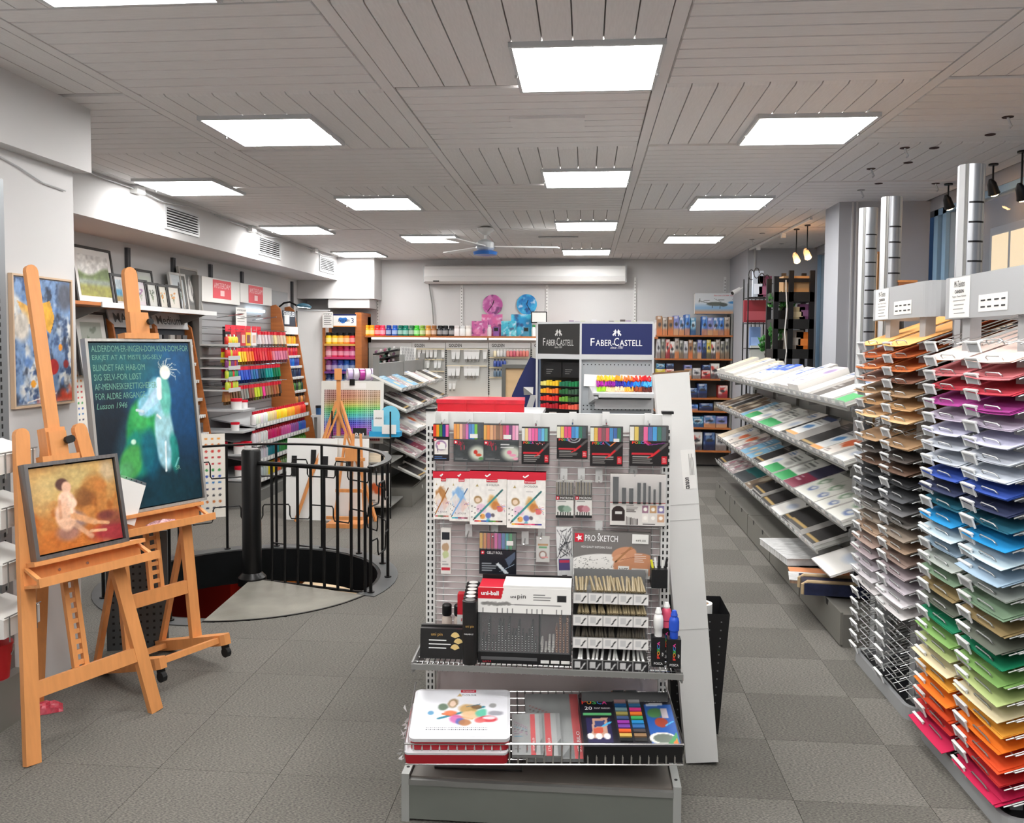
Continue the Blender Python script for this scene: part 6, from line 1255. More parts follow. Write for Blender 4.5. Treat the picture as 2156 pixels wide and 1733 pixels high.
for r_ in range(3):
    p = pY(785, 745 + 12 * r_, 11.9); t = thing('tube_rack', 'slanting black rack of small tubes, %s from the top, left of the grey strokes' % ORD[r_], 'rack', (p.x, 11.9, p.z), rot=(0, -.2, 0)); MB().box(0, .36, 0, .3, -.02, 0).build('rack_shelf', BLACK, t)
    for j in range(5): MB().tube([(.04 + .065 * j, .02, .016), (.04 + .065 * j, .09, .03)], .018, 8).build('tube', OCG, t, color=[(120, 90, 110), (190, 180, 185), (150, 90, 110), (60, 90, 80), (200, 200, 198)][(j + r_) % 5])
    MB().box(.1, .16, .28, .3, -.6, 0).build('bracket', BLACK, t)
# wall strips, air conditioner
for k, (u, v0, v1) in enumerate(((796, 592, 684), (972, 600, 690), (1151, 600, 690), (1336, 584, 690), (1526, 583, 616))):
    p, q_ = pY(u, v1, 12.39), pY(u, v0, 12.39); t = thing('slotted_strip', 'white slotted wall strip, %s from the left on the back wall' % ORD[k], 'wall strip', (p.x, 12.39, p.z), group='slotted strips on the back wall'); H = q_.z - p.z
    MB().box(-.016, .016, -.012, .008, 0, H).build('channel', WHITE, t); m = MB()
    for j in range(int(H / .045)): m.box(-.006, .006, -.0135, -.0115, .02 + .045 * j, .04 + .045 * j)
    m.build('slots', GREYM, t)['kind'] = 'stuff'
p, q_ = pY(893, 596, 12.15), pY(1317, 557, 12.15); t = thing('air_conditioner', 'long white air conditioning unit high on the back wall', 'air conditioner', (p.x, 12.38, p.z)); L, H = q_.x - p.x, q_.z - p.z
prof = [(0, 0), (-.16, 0), (-.215, H * .1), (-.235, H * .35), (-.23, H * .75), (-.2, H * .93), (-.15, H), (0, H)]
MB().prism(prof, 0, L, lambda y, z, x: (x, y, z)).build('housing', WHITE, t); MB().box(.01, L - .01, -.237, -.228, H * .36, H * .375).build('seam', LGREY, t); MB().box(L * .045, L * .075, -.225, -.212, H * .08, H * .14).build('badge', INK, t)
MB().box(-.02, 0, -.2, 0, H * .05, H * .95).build('end_cap', LGREY, t); MB().box(L, L + .02, -.2, 0, H * .05, H * .95).build('end_cap', LGREY, t)
MB().tube([pY(903, 594, 12.37), pY(905, 610, 12.37), pY(910, 640, 12.37), pY(913, 682, 12.37)], .009, 6).build('power_cable', GREYM).name = 'power_cable'
tag(bpy.data.objects['power_cable'], 'grey cable hanging from the air conditioner to the jar shelf', 'cable')
# ---- model kit shelves at the right
a, b_ = ZB(1378, 900), ZB(1556, 900); kx0, kx1 = a.x, 2.02 - .01
ks = thing('kit_bookcase', 'wooden shelves of model kit boxes at the right of the back wall', 'bookcase')
KZ = [ZB(1470, v).z for v in (706, 755, 797, 837, 864, 899, 947)]
for z_ in KZ: MB().box(kx0, kx1, 12.0, 12.385, z_ - .022, z_).build('shelf_board', WOODD, ks)
MB().box(kx1 - .02, kx1, 12.02, 12.38, 0, KZ[0] + .3).build('side_panel', GREYM, ks); MB().box(kx0, kx1, 12.375, 12.39, 0, KZ[0] - .02).build('back', mat('dark_back', (120, 116, 112), .8), ks)
def kit_art(seed, base, c1, c2):
    c = Cv(12, 16, base); c.mask((fbm(c.U, c.V, 3, seed) - .5) * 6, c1).mask((c.V - .6) * 8, c2, .8).rect(.1, .06, .7, .16, (230, 230, 230), .7).ell(.5, .45, .28, .1, (60, 60, 64), soft=.5, wob=1, seed=seed); return c.mesh(1, 1, PRINT)
PAL = [((120, 130, 190), (150, 150, 210), (206, 150, 90)), ((150, 110, 80), (190, 140, 90), (200, 110, 60)), ((90, 130, 180), (190, 190, 220), (206, 130, 70)), ((110, 110, 104), (170, 166, 150), (120, 100, 80)), ((60, 110, 190), (120, 170, 220), (190, 120, 80)), ((190, 60, 56), (226, 200, 190), (120, 40, 50)), ((206, 206, 206), (150, 150, 156), (110, 100, 96)), ((200, 180, 60), (230, 210, 120), (60, 60, 66)), ((40, 60, 110), (110, 140, 180), (40, 40, 60)), ((170, 160, 150), (110, 90, 74), (190, 110, 60)), ((60, 130, 170), (200, 220, 230), (40, 70, 110)), ((226, 226, 220), (200, 70, 60), (50, 50, 54))]
KITA = [kit_art(k * 5 + 2, *p) for k, p in enumerate(PAL)]; KCOL = ['lilac', 'tan', 'light blue', 'grey', 'blue', 'red', 'pale grey', 'yellow', 'navy', 'brown', 'turquoise', 'white']
KBLK = MB().box(0, 1, .001, 1, 0, 1).mesh('box_body', OC)
def kit(x, z_, w, h, d, k, lab, Y=12.06, rot=0):
    t = tag(empty('model_kit_box', (x, Y, z_), rot=(0, rot, 0)), lab, 'model kit', 'model kit boxes on the back shelves'); inst(KBLK, 'box_body', t, None, None, PAL[k][0], (w, d, h)); inst(KITA[k], 'box_art', t, None, None, None, (w, 1, h))
rn = random.Random(12); RN = ['top', 'second', 'third', 'fourth', 'fifth', 'sixth']
seqs = [[1, 9, 1, 0, 2, 4, 10, None, 4, 0, 2, 4, 9], [6, 3, 5, 11, 9, 3, 6, 1, 3, 0, 8, 7, 11, 9, 3, 3], [7, 5, None, 9, 6, 5, 11, 5], [10, 6, 10, 8, 8, None, 5], [3, 11, 4, 8, 3], [10, 6, 4, 10, 2, 0], [4, 11, 5, 11, 8, 6]]
for r_, seq in enumerate(seqs):
    z_ = KZ[r_]; top = (KZ[r_ - 1] - .03 if r_ else z_ + .3); H = top - z_; x = kx0 + .01; n = len(seq); W_ = (kx1 - .03 - x) / n
    for j, k in enumerate(seq):
        if k is None: continue
        h = H * (rn.uniform(.8, .97) if r_ in (0, 1, 6) else rn.uniform(.45, .85)); kit(x + W_ * j, z_, W_ * rn.uniform(.86, .97), h, rn.uniform(.16, .28), k, '%s model kit box, %s from the left on the %s kit shelf' % (KCOL[k], ORD[j], ORD[r_]))
        if r_ in (2, 3, 5) and h < H * .55: k2 = (k + 3) % 12; kit(x + W_ * j + .01, z_ + h, W_ * .84, H * .3, .18, k2, '%s model kit box lying on the %s one of the %s kit shelf' % (KCOL[k2], ORD[j], ORD[r_]))
c = Cv(60, 34, (206, 210, 214)); c.mask((c.V - .45) * 4, (130, 170, 206)).mask((c.V - .75) * 6, (190, 150, 120)).ell(.5, .52, .22, .10, (90, 96, 90), soft=.2).ell(.68, .56, .10, .09, (80, 86, 82), soft=.2).line(.1, .38, .4, .5, .03, (80, 84, 80)).line(.12, .26, .1, .45, .02, (80, 84, 80)).line(.2, .36, .9, .30, .012, (70, 72, 70)).line(.45, .25, .62, .42, .012, (70, 72, 70)).line(.42, .62, .42, .72, .012, (50, 50, 50)).line(.6, .64, .6, .74, .012, (50, 50, 50)).ell(.9, .45, .1, .06, (60, 130, 190), soft=.6)
p, q_ = pY(1463, 660, 12.08), pY(1552, 617, 12.08); t = thing('model_kit_box', 'large helicopter model kit box lying on top of the kit shelves', 'model kit', (p.x, 12.08, KZ[0] + .298), rot=(-.06, 0, 0)); w, h = q_.x - p.x, q_.z - KZ[0] - .3
MB().box(0, w, .001, .1, 0, h).build('box_body', CARDW, t); inst(c.mesh(w, h, PRINT), 'box_art', t); text('Skycrane CH-54A Tarhe', t, w * .7, h * .88, w * .5, h * .08, REDP, -.0015, shear=.2)
rn = random.Random(3)
for j in range(16):
    u = 1203 + 12 * j; p = ZB(u, 690, 12.15); cl = rn.choice([(206, 206, 210), (150, 130, 160), (226, 170, 130), (120, 150, 190), (180, 190, 150), (90, 80, 80)])
    t = thing('small_box', 'small product box, %s from the left on the long shelf above the navy sign' % ORD[j], 'box', (p.x, 12.15, zs), group='small boxes on the long shelf above the navy sign'); h_ = rn.uniform(.2, .25); MB().box(-.035, .035, 0, .1, 0, h_).build('box_body', OC, t, color=cl); MB().box(-.03, .03, -.001, 0, h_ * .5, h_ * .85).build('label', CARDW, t)
# ================================================================ left wall, far part
LW = -4.12
# System 3 jar bay on the back wall, left
Yj = 11.85; P = lambda u, v, Y=Yj: pY(u, v, Y)
a, b_ = P(680, 900), P(761, 658); jb = thing('jar_bay', 'wooden bay of paint jars under a white and blue sign, left of the long shelf', 'shelving')
JX0, JX1 = a.x, b_.x
MB().box(JX1 - .09, JX1, Yj, 12.38, 0, b_.z).build('side_panel', WOODD, jb); MB().box(JX0, JX0 + .03, Yj, 12.38, 0, b_.z - .02).build('side_panel', WOODD, jb); MB().box(JX0, JX1, 12.2, 12.38, 0, b_.z - .05).build('back', mat('dark_bay_back', (60, 64, 72), .7), jb)
jz = [P(720, v).z for v in (724, 752, 782, 812, 842)]
for k, z_ in enumerate(jz): MB().box(JX0 + .03, JX1 - .09, Yj - .02, 12.2, z_ - .03, z_).build('shelf', mat('shelf_edge_%d' % k, [(206, 160, 80), (190, 60, 110), (110, 60, 130), (120, 130, 150), (150, 150, 150)][k], .5), jb)
p, q_ = P(703, 688), P(751, 662); sg = MB().box(0, q_.x - p.x, 0, .02, 0, q_.z - p.z).build('sign', CARDW, jb, (p.x, Yj - .03, p.z)); w, h = q_.x - p.x, q_.z - p.z
m = MB().prism([(w * (.42 + .2 * math.cos(a_)), h * (.55 + .22 * math.sin(a_) * (1 + .3 * math.sin(3 * a_)))) for a_ in [math.radians(24 * i) for i in range(15)]], -.0012, -.0003, lambda x, z, y: (x, y, z)); m.build('blue_blob', mat('sign_blue', (40, 110, 190), .5), sg)
text('system', sg, w * .46, h * .45, w * .5, h * .3, INK, -.002, shear=.2); text('3', sg, w * .84, h * .5, w * .12, h * .4, mat('sign_navy', (40, 60, 110), .5), -.002); MB().box(0, w, -.001, 0, 0, h * .08).build('orange_band', mat('orange_band', (220, 140, 60), .5), sg); MB().box(0, w, -.001, 0, h * .9, h).build('navy_band', NAVY, sg)
p, q_ = P(679, 690, Yj - .05), P(701, 657, Yj - .05); nt_ = MB().box(0, q_.x - p.x, 0, .003, 0, q_.z - p.z).build('notice', CARDW, jb, (p.x, Yj - .05, p.z)); w, h = q_.x - p.x, q_.z - p.z; text('SYSTEM 3', nt_, w / 2, h * .88, w * .8, h * .1, INK, -.001)
for k in range(5): MB().box(w * .15, w * (.85 - .1 * (k % 2)), -.001, 0, h * (.72 - .13 * k), h * (.75 - .13 * k)).build('print_line', INK, nt_)
JROW = [[('yellow', (246, 206, 30)), ('golden', (244, 190, 30)), ('amber', (240, 170, 40)), ('orange', (238, 140, 40)), ('red', (220, 50, 50))], [('white-labelled pink', (214, 120, 140)), ('rose', (216, 50, 90)), ('carmine', (206, 40, 80)), ('magenta', (210, 60, 110)), ('deep pink', (200, 60, 120))], [('violet', (130, 60, 120)), ('purple', (90, 60, 140)), ('blue-violet', (50, 70, 160)), ('blue', (40, 90, 170)), ('ultramarine', (50, 80, 150))], [('navy', (40, 60, 110)), ('grey-blue', (70, 100, 150)), ('dark blue', (30, 60, 120)), ('slate', (90, 110, 130)), ('steel', (120, 140, 160))], [('green', (40, 120, 80)), ('teal', (30, 110, 110)), ('olive', (110, 120, 60)), ('brown', (120, 80, 50)), ('grey', (120, 120, 120))]]
for r_, row in enumerate(JROW[:4]):
    for j, (nm, cl) in enumerate(row): p = P(693 + 12.6 * j, 724, Yj + .07); jar((p.x, Yj + .06, jz[r_]), cl, (30, 30, 32) if r_ == 0 else cl, '%s paint jar, %s in the %s row under the blue sign' % (nm, ORD[j], ORD[r_]), 'jars in the wooden bay', 1.22, tuple(min(255, int(c_ * .5 + 128)) for c_ in cl))
# white door-like panel and the lamp tower
p, q_ = pY(628, 900, 11.9), pY(690, 655, 11.9); t = thing('partition_board', 'tall plain white panel between the lamp tower and the jar bay', 'panel', (p.x, 11.9, 0)); MB().box(0, q_.x - p.x, 0, .04, 0, q_.z).build('panel', WHITE, t); MB().box(-.02, q_.x - p.x + .02, -.01, .05, q_.z, q_.z + .02).build('cap_rail', LGREY, t)
def tower(nm, lab, ya, yb, top, bot, xb, sign, zt_, rows_, goods, zb=.1):
    """display along the left wall whose front slopes out; top/bot = front edge X at zt_ and at zb"""
    t = thing(nm, lab, 'display stand'); th = .025
    fx = lambda z: top + (bot - top) * (zt_ - z) / (zt_ - zb)
    for y in (ya, yb - th): MB().prism([(xb, 0), (fx(0), 0), (fx(zt_), zt_), (fx(zt_) - .06, zt_ + .05), (xb, zt_ + .02)], y, y + th, lambda x, z, yy: (x, yy, z)).build('side_panel', WOODD, t)
    MB().box(xb, xb + .02, ya + th, yb - th, 0, zt_).build('back', mat('dark_bay_back'), t)
    for z_ in rows_:
        MB().box(xb + .02, fx(z_) - .01, ya + th, yb - th, z_ - .012, z_).build('tier', mat('tier_white', (206, 206, 204), .5), t)
        m = MB(); n = int((yb - ya) / .045)
        for k in range(n): m.box(fx(z_) - .012, fx(z_) - .008, ya + th + (yb - ya - 2 * th) * (k + .25) / n, ya + th + (yb - ya - 2 * th) * (k + .8) / n, z_ - .03, z_ - .002)
        m.build('price_tags', CARDW, t)['kind'] = 'stuff'
    return t, fx
z6 = lambda u, v, Y: pY(u, v, Y).z
tr_rows = [z6(610, v, 10.7) for v in (724, 749, 771, 794, 823, 852)]
yT = (10.6, 11.13); xt, xb2 = pY(590, 650, 10.6).x, pY(630, 890, 10.6).x; ztT, zbT = z6(590, 650, 10.6), z6(630, 890, 10.6)
t, fx = tower('lamp_tower', 'orange wood tower of ink bottles with a dark sign and a lamp', yT[0], yT[1], xt, xb2, LW + .01, None, ztT, tr_rows, None, zbT)
SG = Matrix(((0, -1, 0, 0), (1, 0, 0, 0), (0, 0, 1, 0), (0, 0, 0, 1)))
zs1 = z6(605, 686, 10.8); e = MB().box(.03, yT[1] - yT[0] - .03, 0, .01, 0, ztT - zs1 - .02).build('dark_sign', mat('sennelier_sign', (40, 48, 60), .5), t, (fx(zs1) - .01, yT[0], zs1), (0, 0, math.pi / 2)); text('SENNELIER', e, .26, (ztT - zs1) * .72, .42, .06, TXTW, -.002); MB().box(.08, .26, -.002, -.0005, .02, .14).build('white_figure', CARDW, e)
zs2 = z6(610, 704, 10.8); MB().box(.02, yT[1] - yT[0] - .02, 0, .01, 0, .1).build('white_sign', CARDW, t, (fx(zs2) + .0, yT[0], zs2), (0, 0, math.pi / 2))
TC = [[(240, 180, 40), (236, 150, 50), (240, 190, 60), (230, 160, 60)], [(200, 40, 50), (190, 40, 80), (206, 50, 50), (190, 30, 60)], [(60, 70, 150), (40, 90, 190), (30, 110, 200), (50, 60, 140)], [(30, 50, 90), (26, 50, 80), (40, 60, 90), (30, 40, 70)], [(40, 70, 50), (60, 110, 50), (50, 60, 50), (90, 120, 60)], [(130, 90, 60), (200, 130, 60), (120, 80, 60), (210, 140, 70)]]
for r_, z_ in enumerate(tr_rows):
    for j in range(5): bottle((fx(z_) - .06, yT[0] + .07 + .095 * j, z_), TC[r_][j % 4], (24, 24, 26), 'small ink bottle, %s in the %s tier of the lamp tower' % (ORD[j], ORD[r_]), 'ink bottles in the lamp tower', 1.15, 'ink_bottle')
p0, p1, p2, p3 = pY(588, 646, 10.9), pY(598, 638, 10.9), pY(610, 636, 10.9), pY(624, 643, 10.9)
MB().tube([p0, p1, p2, p3], .012, 8).build('lamp_arm', BLACKM, t); c_ = pY(640, 645, 10.9); m = MB()
for i, (r_, z_) in enumerate(((.10, -.02), (.09, .01), (.05, .035), (.01, .045))): pass
m.lathe([(.10, -.015), (.095, .01), (.06, .03), (.015, .04)], 16); m.build('lamp_shade', mat('teal_shade', (40, 90, 110), .4), t, c_, (0, .1, 0), True); MB().lathe([(.08, -.018), (.08, -.014)], 16).build('lamp_bulb', mat('lamp_glow', (235, 250, 255), .4, emit=14), t, c_, (0, .1, 0))
# Amsterdam panel
AX = -4.0; YA0, YA1 = pX(416, 600, AX).y, pX(606, 660, AX).y; zA = pX(425, 582, AX).z
ap = thing('tube_display', 'grey slatted panel of paint tubes with two red header signs on the left wall', 'pegboard')
MB().box(LW + .01, AX, YA0, YA1, .2, zA - .02).build('panel', mat('grey_slat_panel', (150, 152, 154), .5, .1), ap)
for k in range(16): MB().box(AX, AX + .004, YA0, YA1, .9 + .075 * k, .908 + .075 * k).build('slat_groove', mat('slat_dark', (110, 112, 114), .5), ap)
MB().box(AX - .03, AX + .04, YA0 - .06, YA0, .1, zA).build('slotted_post', GREYM, ap)
for u0, u1, v0, v1, s0, s1, w0, w1 in ((425, 505, 582, 634, 448, 486, 588, 627), (506, 572, 592, 636, 523, 553, 600, 637)):
    y0, y1 = pX(u0, 600, AX + .03).y, pX(u1, 600, AX + .03).y; z0, z1 = pX(u0, v1, AX + .03).z, zA
    o = MB().box(0, y1 - y0 - .006, 0, .02, 0, z1 - z0).build('header_board', CARDW, ap, (AX + .03, y0, z0), (0, 0, math.pi / 2))
    ya, yb = pX(s0, 600, AX + .03).y - y0, pX(s1, 600, AX + .03).y - y0; za, zb = pX(s0, w1, AX + .03).z - z0, pX(s0, w0, AX + .03).z - z0
    r_ = MB().box(ya, yb, -.003, -.0005, za, zb).build('red_sign', mat('faded_red', (222, 82, 92), .5), o); text('AMSTERDAM', r_, (ya + yb) / 2, za + (zb - za) * .7, (yb - ya) * .9, (zb - za) * .3, mat('pale_pink_ink', (240, 200, 200), .6), -.004); MB().box((ya + yb) / 2 - .05, (ya + yb) / 2 + .05, -.0045, -.0035, za + .03, za + (zb - za) * .45).build('pale_mark', mat('pale_pink_ink'), r_)
p, q_ = pX(497, 686, AX + .06), pX(519, 650, AX + .06); o = MB().box(0, q_.y - p.y, 0, .003, 0, .21).build('notice', CARDW, ap, (AX + .06, p.y, p.z), (0, 0, math.pi / 2)); text('AMSTERDAM', o, (q_.y - p.y) / 2, .18, (q_.y - p.y) * .8, .02, INK, -.001)
for k in range(4): MB().box(.04, (q_.y - p.y) * .8, -.001, 0, .14 - .03 * k, .147 - .03 * k).build('print_line', GREYM, o)
for k in range(3): MB().tube([(AX, 9.0 + .5 * k, 1.98), (AX + .3, 9.0 + .5 * k, 2.02)], .006, 5).build('empty_hook', CHROME, ap)
p, q_ = pX(520, 655, AX + .02), pX(556, 648, AX + .02); MB().box(AX + .0, AX + .03, p.y, q_.y, p.z, p.z + .03).build('strip_lamp', mat('lit_strip_cool', (220, 240, 255), .4, emit=6), ap)
HX = -3.75
Yt = lambda u: pX(u, 740, HX).y
def trow(us, zt_, cols_, rowname, s_=1.05):
    names = {0: 'beige'}
    for j, (u, (nm, cl)) in enumerate(zip(us, cols_)):
        y = Yt(u); ptube((HX, y, zt_), math.pi / 2 + random.uniform(-.15, .15), cl, tuple(c_ // 2 for c_ in cl), (206, 30, 50), '%s paint tube, %s from the left in the %s hanging row' % (nm, ORD[j], rowname), 'hanging paint tubes on the left wall', s_); COL.objects[-1].parent.scale = (1.15, 1.3, 1.3)
def grad(spec):
    out = []
    for nm, cl, n in spec:
        for i in range(n): out.append((nm, tuple(max(0, min(255, c_ + random.randint(-10, 10))) for c_ in cl)))
    return out
def us(u0, u1, n): return [u0 + (u1 - u0) * (1 - (1 - i / (n - 1)) ** 1.25) if False else u0 + (u1 - u0) * i / (n - 1) for i in range(n)]
R1 = grad((('grey-white', (206, 206, 204), 3), ('pale grey', (190, 186, 180), 2), ('beige', (216, 200, 160), 4))); trow(us(546, 598, 9), z6(500, 700, 9.2) + .0, R1, 'top')
R2 = grad((('yellow', (240, 206, 40), 7), ('golden yellow', (240, 180, 40), 2), ('orange', (236, 110, 40), 3), ('red', (206, 40, 50), 7), ('pink', (200, 110, 140), 6))); trow(us(470, 602, 25), pX(470, 737, HX).z, R2, 'second')
R3 = grad((('plum', (110, 50, 80), 2), ('violet', (80, 70, 120), 2), ('blue-grey', (90, 120, 170), 2), ('blue', (40, 80, 180), 5), ('sky blue', (50, 110, 170), 3), ('dark teal', (10, 70, 90), 3), ('turquoise', (20, 150, 150), 3), ('green', (20, 120, 80), 3))); trow(us(470, 586, 23), pX(470, 778, HX).z, R3, 'third')
R4 = grad((('ochre', (170, 120, 70), 3), ('umber', (100, 80, 60), 3), ('grey', (140, 140, 130), 3), ('brown', (130, 90, 60), 2), ('lime', (190, 200, 50), 2), ('olive', (140, 150, 60), 1), ('hot pink', (240, 60, 140), 1), ('taupe', (150, 120, 100), 2), ('chestnut', (160, 100, 60), 3), ('dark brown', (90, 60, 44), 1))); trow(us(472, 588, 21), pX(472, 820, HX).z, R4, 'bottom')
for r_, z_ in enumerate((z6(500, 697, 9.2), pX(470, 734, HX).z, pX(470, 775, HX).z, pX(472, 817, HX).z)):
    for k in range(12): y = Yt(470) + (Yt(600) - Yt(470)) * k / 11; MB().tube([(AX, y, z_ + .02), (HX + .02, y, z_ + .012)], .004, 4).build('hook', CHROME, ap)
# carded sets on the top hooks
for k, u in enumerate((474, 486, 497, 507, 518, 530, 540)):
    p = pX(u, 695, HX - .02); t = thing('paint_set', 'red and white carded paint set, %s from the left on the top hooks' % ORD[k], 'paint set', (HX - .02, p.y, pX(u, 728, HX).z), rz=math.pi / 2, group='carded paint sets on the top hooks'); cl = [(40, 36, 40), (200, 40, 50), (150, 40, 60), (190, 50, 60), (226, 190, 60), (226, 226, 224), (214, 206, 206)][k]
    MB().box(0, .13, 0, .03, 0, .2).build('card', OC, t, color=cl); MB().box(0, .13, -.001, 0, .15, .22).build('red_flap', REDP, t); MB().box(.02, .11, -.002, -.001, .03, .12).build('window', OC, t, color=(206, 170, 150) if k % 2 else (120, 70, 80))
# small tier shelves at the near end
sx = -3.72; tz_ = [z6(445, v, 8.5) for v in (724, 752, 773, 796, 820)]
ts = thing('tube_tiers', 'narrow tiers of small paint tubes left of the hanging rows', 'shelving'); y0, y1 = 8.50, 8.80
for z_ in tz_: MB().box(LW + .02, sx + .06, y0, y1, z_ - .02, z_ - .005).build('tier', mat('tier_white'), ts); MB().box(sx + .06, sx + .064, y0, y1, z_ - .03, z_ + .012).build('tier_lip', LGREY, ts)
MB().box(LW + .01, LW + .02, y0, y1, .3, 2.0).build('back', mat('dark_bay_back'), ts)
SC = [('yellow', (236, 190, 60)), ('red', (214, 60, 50)), ('purple', (130, 60, 120)), ('green', (50, 150, 90)), ('lime', (190, 200, 60)), ('white', (214, 214, 212))]
for r_, z_ in enumerate(tz_):
    for j in range(6): nm, cl = [SC[0], SC[1], SC[2], SC[3], SC[4]][r_] if (j + r_) % 3 else SC[(j + r_ + 1) % 6]; bottle((sx + .03, y0 + .03 + .048 * j, z_ - .005), cl, (206, 40, 50) if j % 2 else (230, 230, 230), '%s small tube, %s along the %s narrow tier' % (nm, ORD[j], ORD[r_]), 'small tubes on the narrow tiers', .9)
# lower sloping shelves with bottles
ls = thing('bottle_shelves', 'low sloping shelves of paint bottles under the hanging tubes', 'shelving'); LX = -3.5
lz = [pX(515, 905, LX).z, pX(534, 940, LX).z, pX(534, 976, LX).z, pX(534, 1018, LX).z]; ly0, ly1 = 8.82, 10.56
MB().box(LW + .02, LX + .02, ly0, ly1, 0, .12).build('base', GREYM, ls)
for z_ in lz:
    MB().prism([(LX, z_ - .015), (LX, z_), (LW + .03, z_ + .1), (LW + .03, z_ + .085)], ly0, ly1, lambda x, z, y: (x, y, z)).build('shelf', LGREY, ls); MB().box(LX, LX + .006, ly0, ly1, z_ - .02, z_ + .03).build('price_lip', LIPM, ls)
    m = MB()
    for k in range(18): m.box(LX + .0065, LX + .008, ly0 + .02 + .095 * k, ly0 + .087 + .095 * k, z_ - .015, z_ + .022)
    m.build('price_tags', CARDW, ls)['kind'] = 'stuff'
for y in (ly0, ly1 - .02): MB().box(LW + .02, LW + .05, y, y + .02, 0, 1.1).build('upright', GREYM, ls)
BC = [grad((('white', (222, 220, 216), 6), ('beige', (216, 196, 150), 4), ('yellow', (240, 206, 50), 5), ('amber', (240, 170, 50), 4), ('orange', (236, 120, 50), 3), ('red', (214, 60, 50), 3))), grad((('white', (222, 220, 216), 6), ('magenta', (200, 40, 100), 6), ('pink', (206, 90, 150), 5), ('lilac', (150, 90, 160), 4), ('blue', (60, 100, 190), 4))), grad((('clear', (200, 200, 204), 6), ('teal', (40, 130, 140), 5), ('green', (60, 140, 70), 7), ('leaf green', (110, 170, 70), 7))), grad((('grey', (190, 190, 190), 6), ('yellow', (230, 200, 50), 3), ('orange', (230, 120, 60), 3), ('green', (120, 150, 90), 4), ('brown', (140, 100, 80), 9)))]
for r_, row in enumerate(BC):
    for j, (nm, cl) in enumerate(row):
        y = ly0 + .05 + (ly1 - ly0 - .1) * j / (len(row) - 1); s_ = 1.25
        bottle((LX - .05, y, lz[r_] + .014), cl, (206, 40, 56) if r_ < 2 else cl, '%s paint bottle, %s from the left on the %s low shelf' % (nm, ORD[j], ORD[r_]), 'paint bottles on the low shelves', s_)
tub = MB().lathe([(.06, 0), (.062, .09)], 14).mesh('tub_body', OCG, True); tubl = MB().lathe([(.066, .09), (.066, .12), (.06, .124)], 14).mesh('tub_lid', OCG, True)
for k, (x, y, z_, s_) in enumerate(((-3.62, 8.60, 1.02, .9), (-3.60, 8.74, 1.02, .7), (-3.62, 8.56, .80, .7), (-3.58, 8.56, .56, .9), (-3.56, 8.70, .56, .9), (-3.80, 8.64, .56, .9), (-3.58, 8.60, .30, 1.0))):
    t = thing('paint_tub', 'white tub with red lid, %s one on the near end shelves' % ORD[k], 'tub', (x, y, z_), group='white tubs with red lids'); t.scale = (s_,) * 3; inst(tub, 'tub_body', t, color=(226, 224, 222)); inst(tubl, 'tub_lid', t, color=(206, 30, 50))
es = thing('end_shelves', 'grey end shelves with white tubs left of the paint bottles', 'shelving')
for z_ in (1.02, .80, .56, .30): MB().box(LW + .02, -3.5, 8.48, 8.80, z_ - .02, z_).build('shelf', LGREY, es)
MB().box(LW + .02, -3.48, 8.48, 8.70, 0, .27).build('base', GREYM, es); MB().box(LW + .02, LW + .05, 8.48, 8.52, 0, 1.2).build('upright', GREYM, es)
p = pX(640, 885, -3.45)
t = thing('side_table', 'small white table of blue tubs beside the lamp tower', 'table', (-3.4, 11.3, 0)); MB().box(-.25, .3, -.2, .25, .72, .75).build('table_top', WHITE, t)
for x in (-.2, .25):
    for y in (-.15, .2): MB().tube([(x, y, 0), (x, y, .72)], .02, 8).build('leg', GREYM, t)
for k in range(4): t = thing('paint_tub', '%s blue-labelled tub on the small white table' % ORD[k].capitalize().lower(), 'tub', (-3.55 + .13 * k, 11.2, .75), group='blue tubs on the white table'); inst(tub, 'tub_body', t, color=(70, 110, 170) if k % 2 else (60, 100, 150)); inst(tubl, 'tub_lid', t, color=(40, 44, 50))
# slanting displays nearer the easels
mz = [z6(420, v, 8.4) for v in (727, 764, 800, 838, 873, 910, 948)]
for k, (ya, yb, nm, lab) in enumerate(((6.98, 7.72, 'MAIMERI', 'first slanting wood display with a silver sign behind the blue painting'), (7.72, 8.46, 'Mediums', 'second slanting wood display with a silver sign'))):
    zt_ = z6(404, 690, 8.46); tpx = pY(404, 690, 8.46).x; btx = pY(470, 1050, 8.46).x; zb_2 = z6(470, 1050, 8.46)
    t, fx = tower('slanting_display', lab, ya, yb, tpx, btx, LW + .01, None, zt_, mz, None, zb_2)
    e = MB().box(.02, yb - ya - .02, 0, .012, 0, .17).build('silver_sign', mat('silver_sign', (206, 208, 210), .3, .1), t, (tpx - .02, ya, zt_ - .02), (-.25, 0, math.pi / 2)); text(nm, e, (yb - ya) / 2, .085, (yb - ya) * .75, .085, mat('grey_print', (90, 94, 98), .5), -.002, bold=.01)
    for r_, z_ in enumerate(mz):
        for j in range(5):
            cl = [(96, 96, 98), (150, 150, 152), (60, 60, 64), (190, 188, 184), (120, 110, 104)][(j + r_ + k) % 5]; q = thing('blister_pack', 'grey blister pack, %s along tier %s of the %s slanting display' % (ORD[j], ORD[r_], ORD[k]), 'pack', (fx(z_) - .05, ya + .06 + .13 * j, z_), rz=math.pi / 2, group='blister packs on the slanting displays')
            MB().box(0, .09, 0, .02, 0, .1).build('card', OC, q, color=cl); MB().box(.01, .08, -.002, 0, .02, .06).build('blister', CLEAR, q)
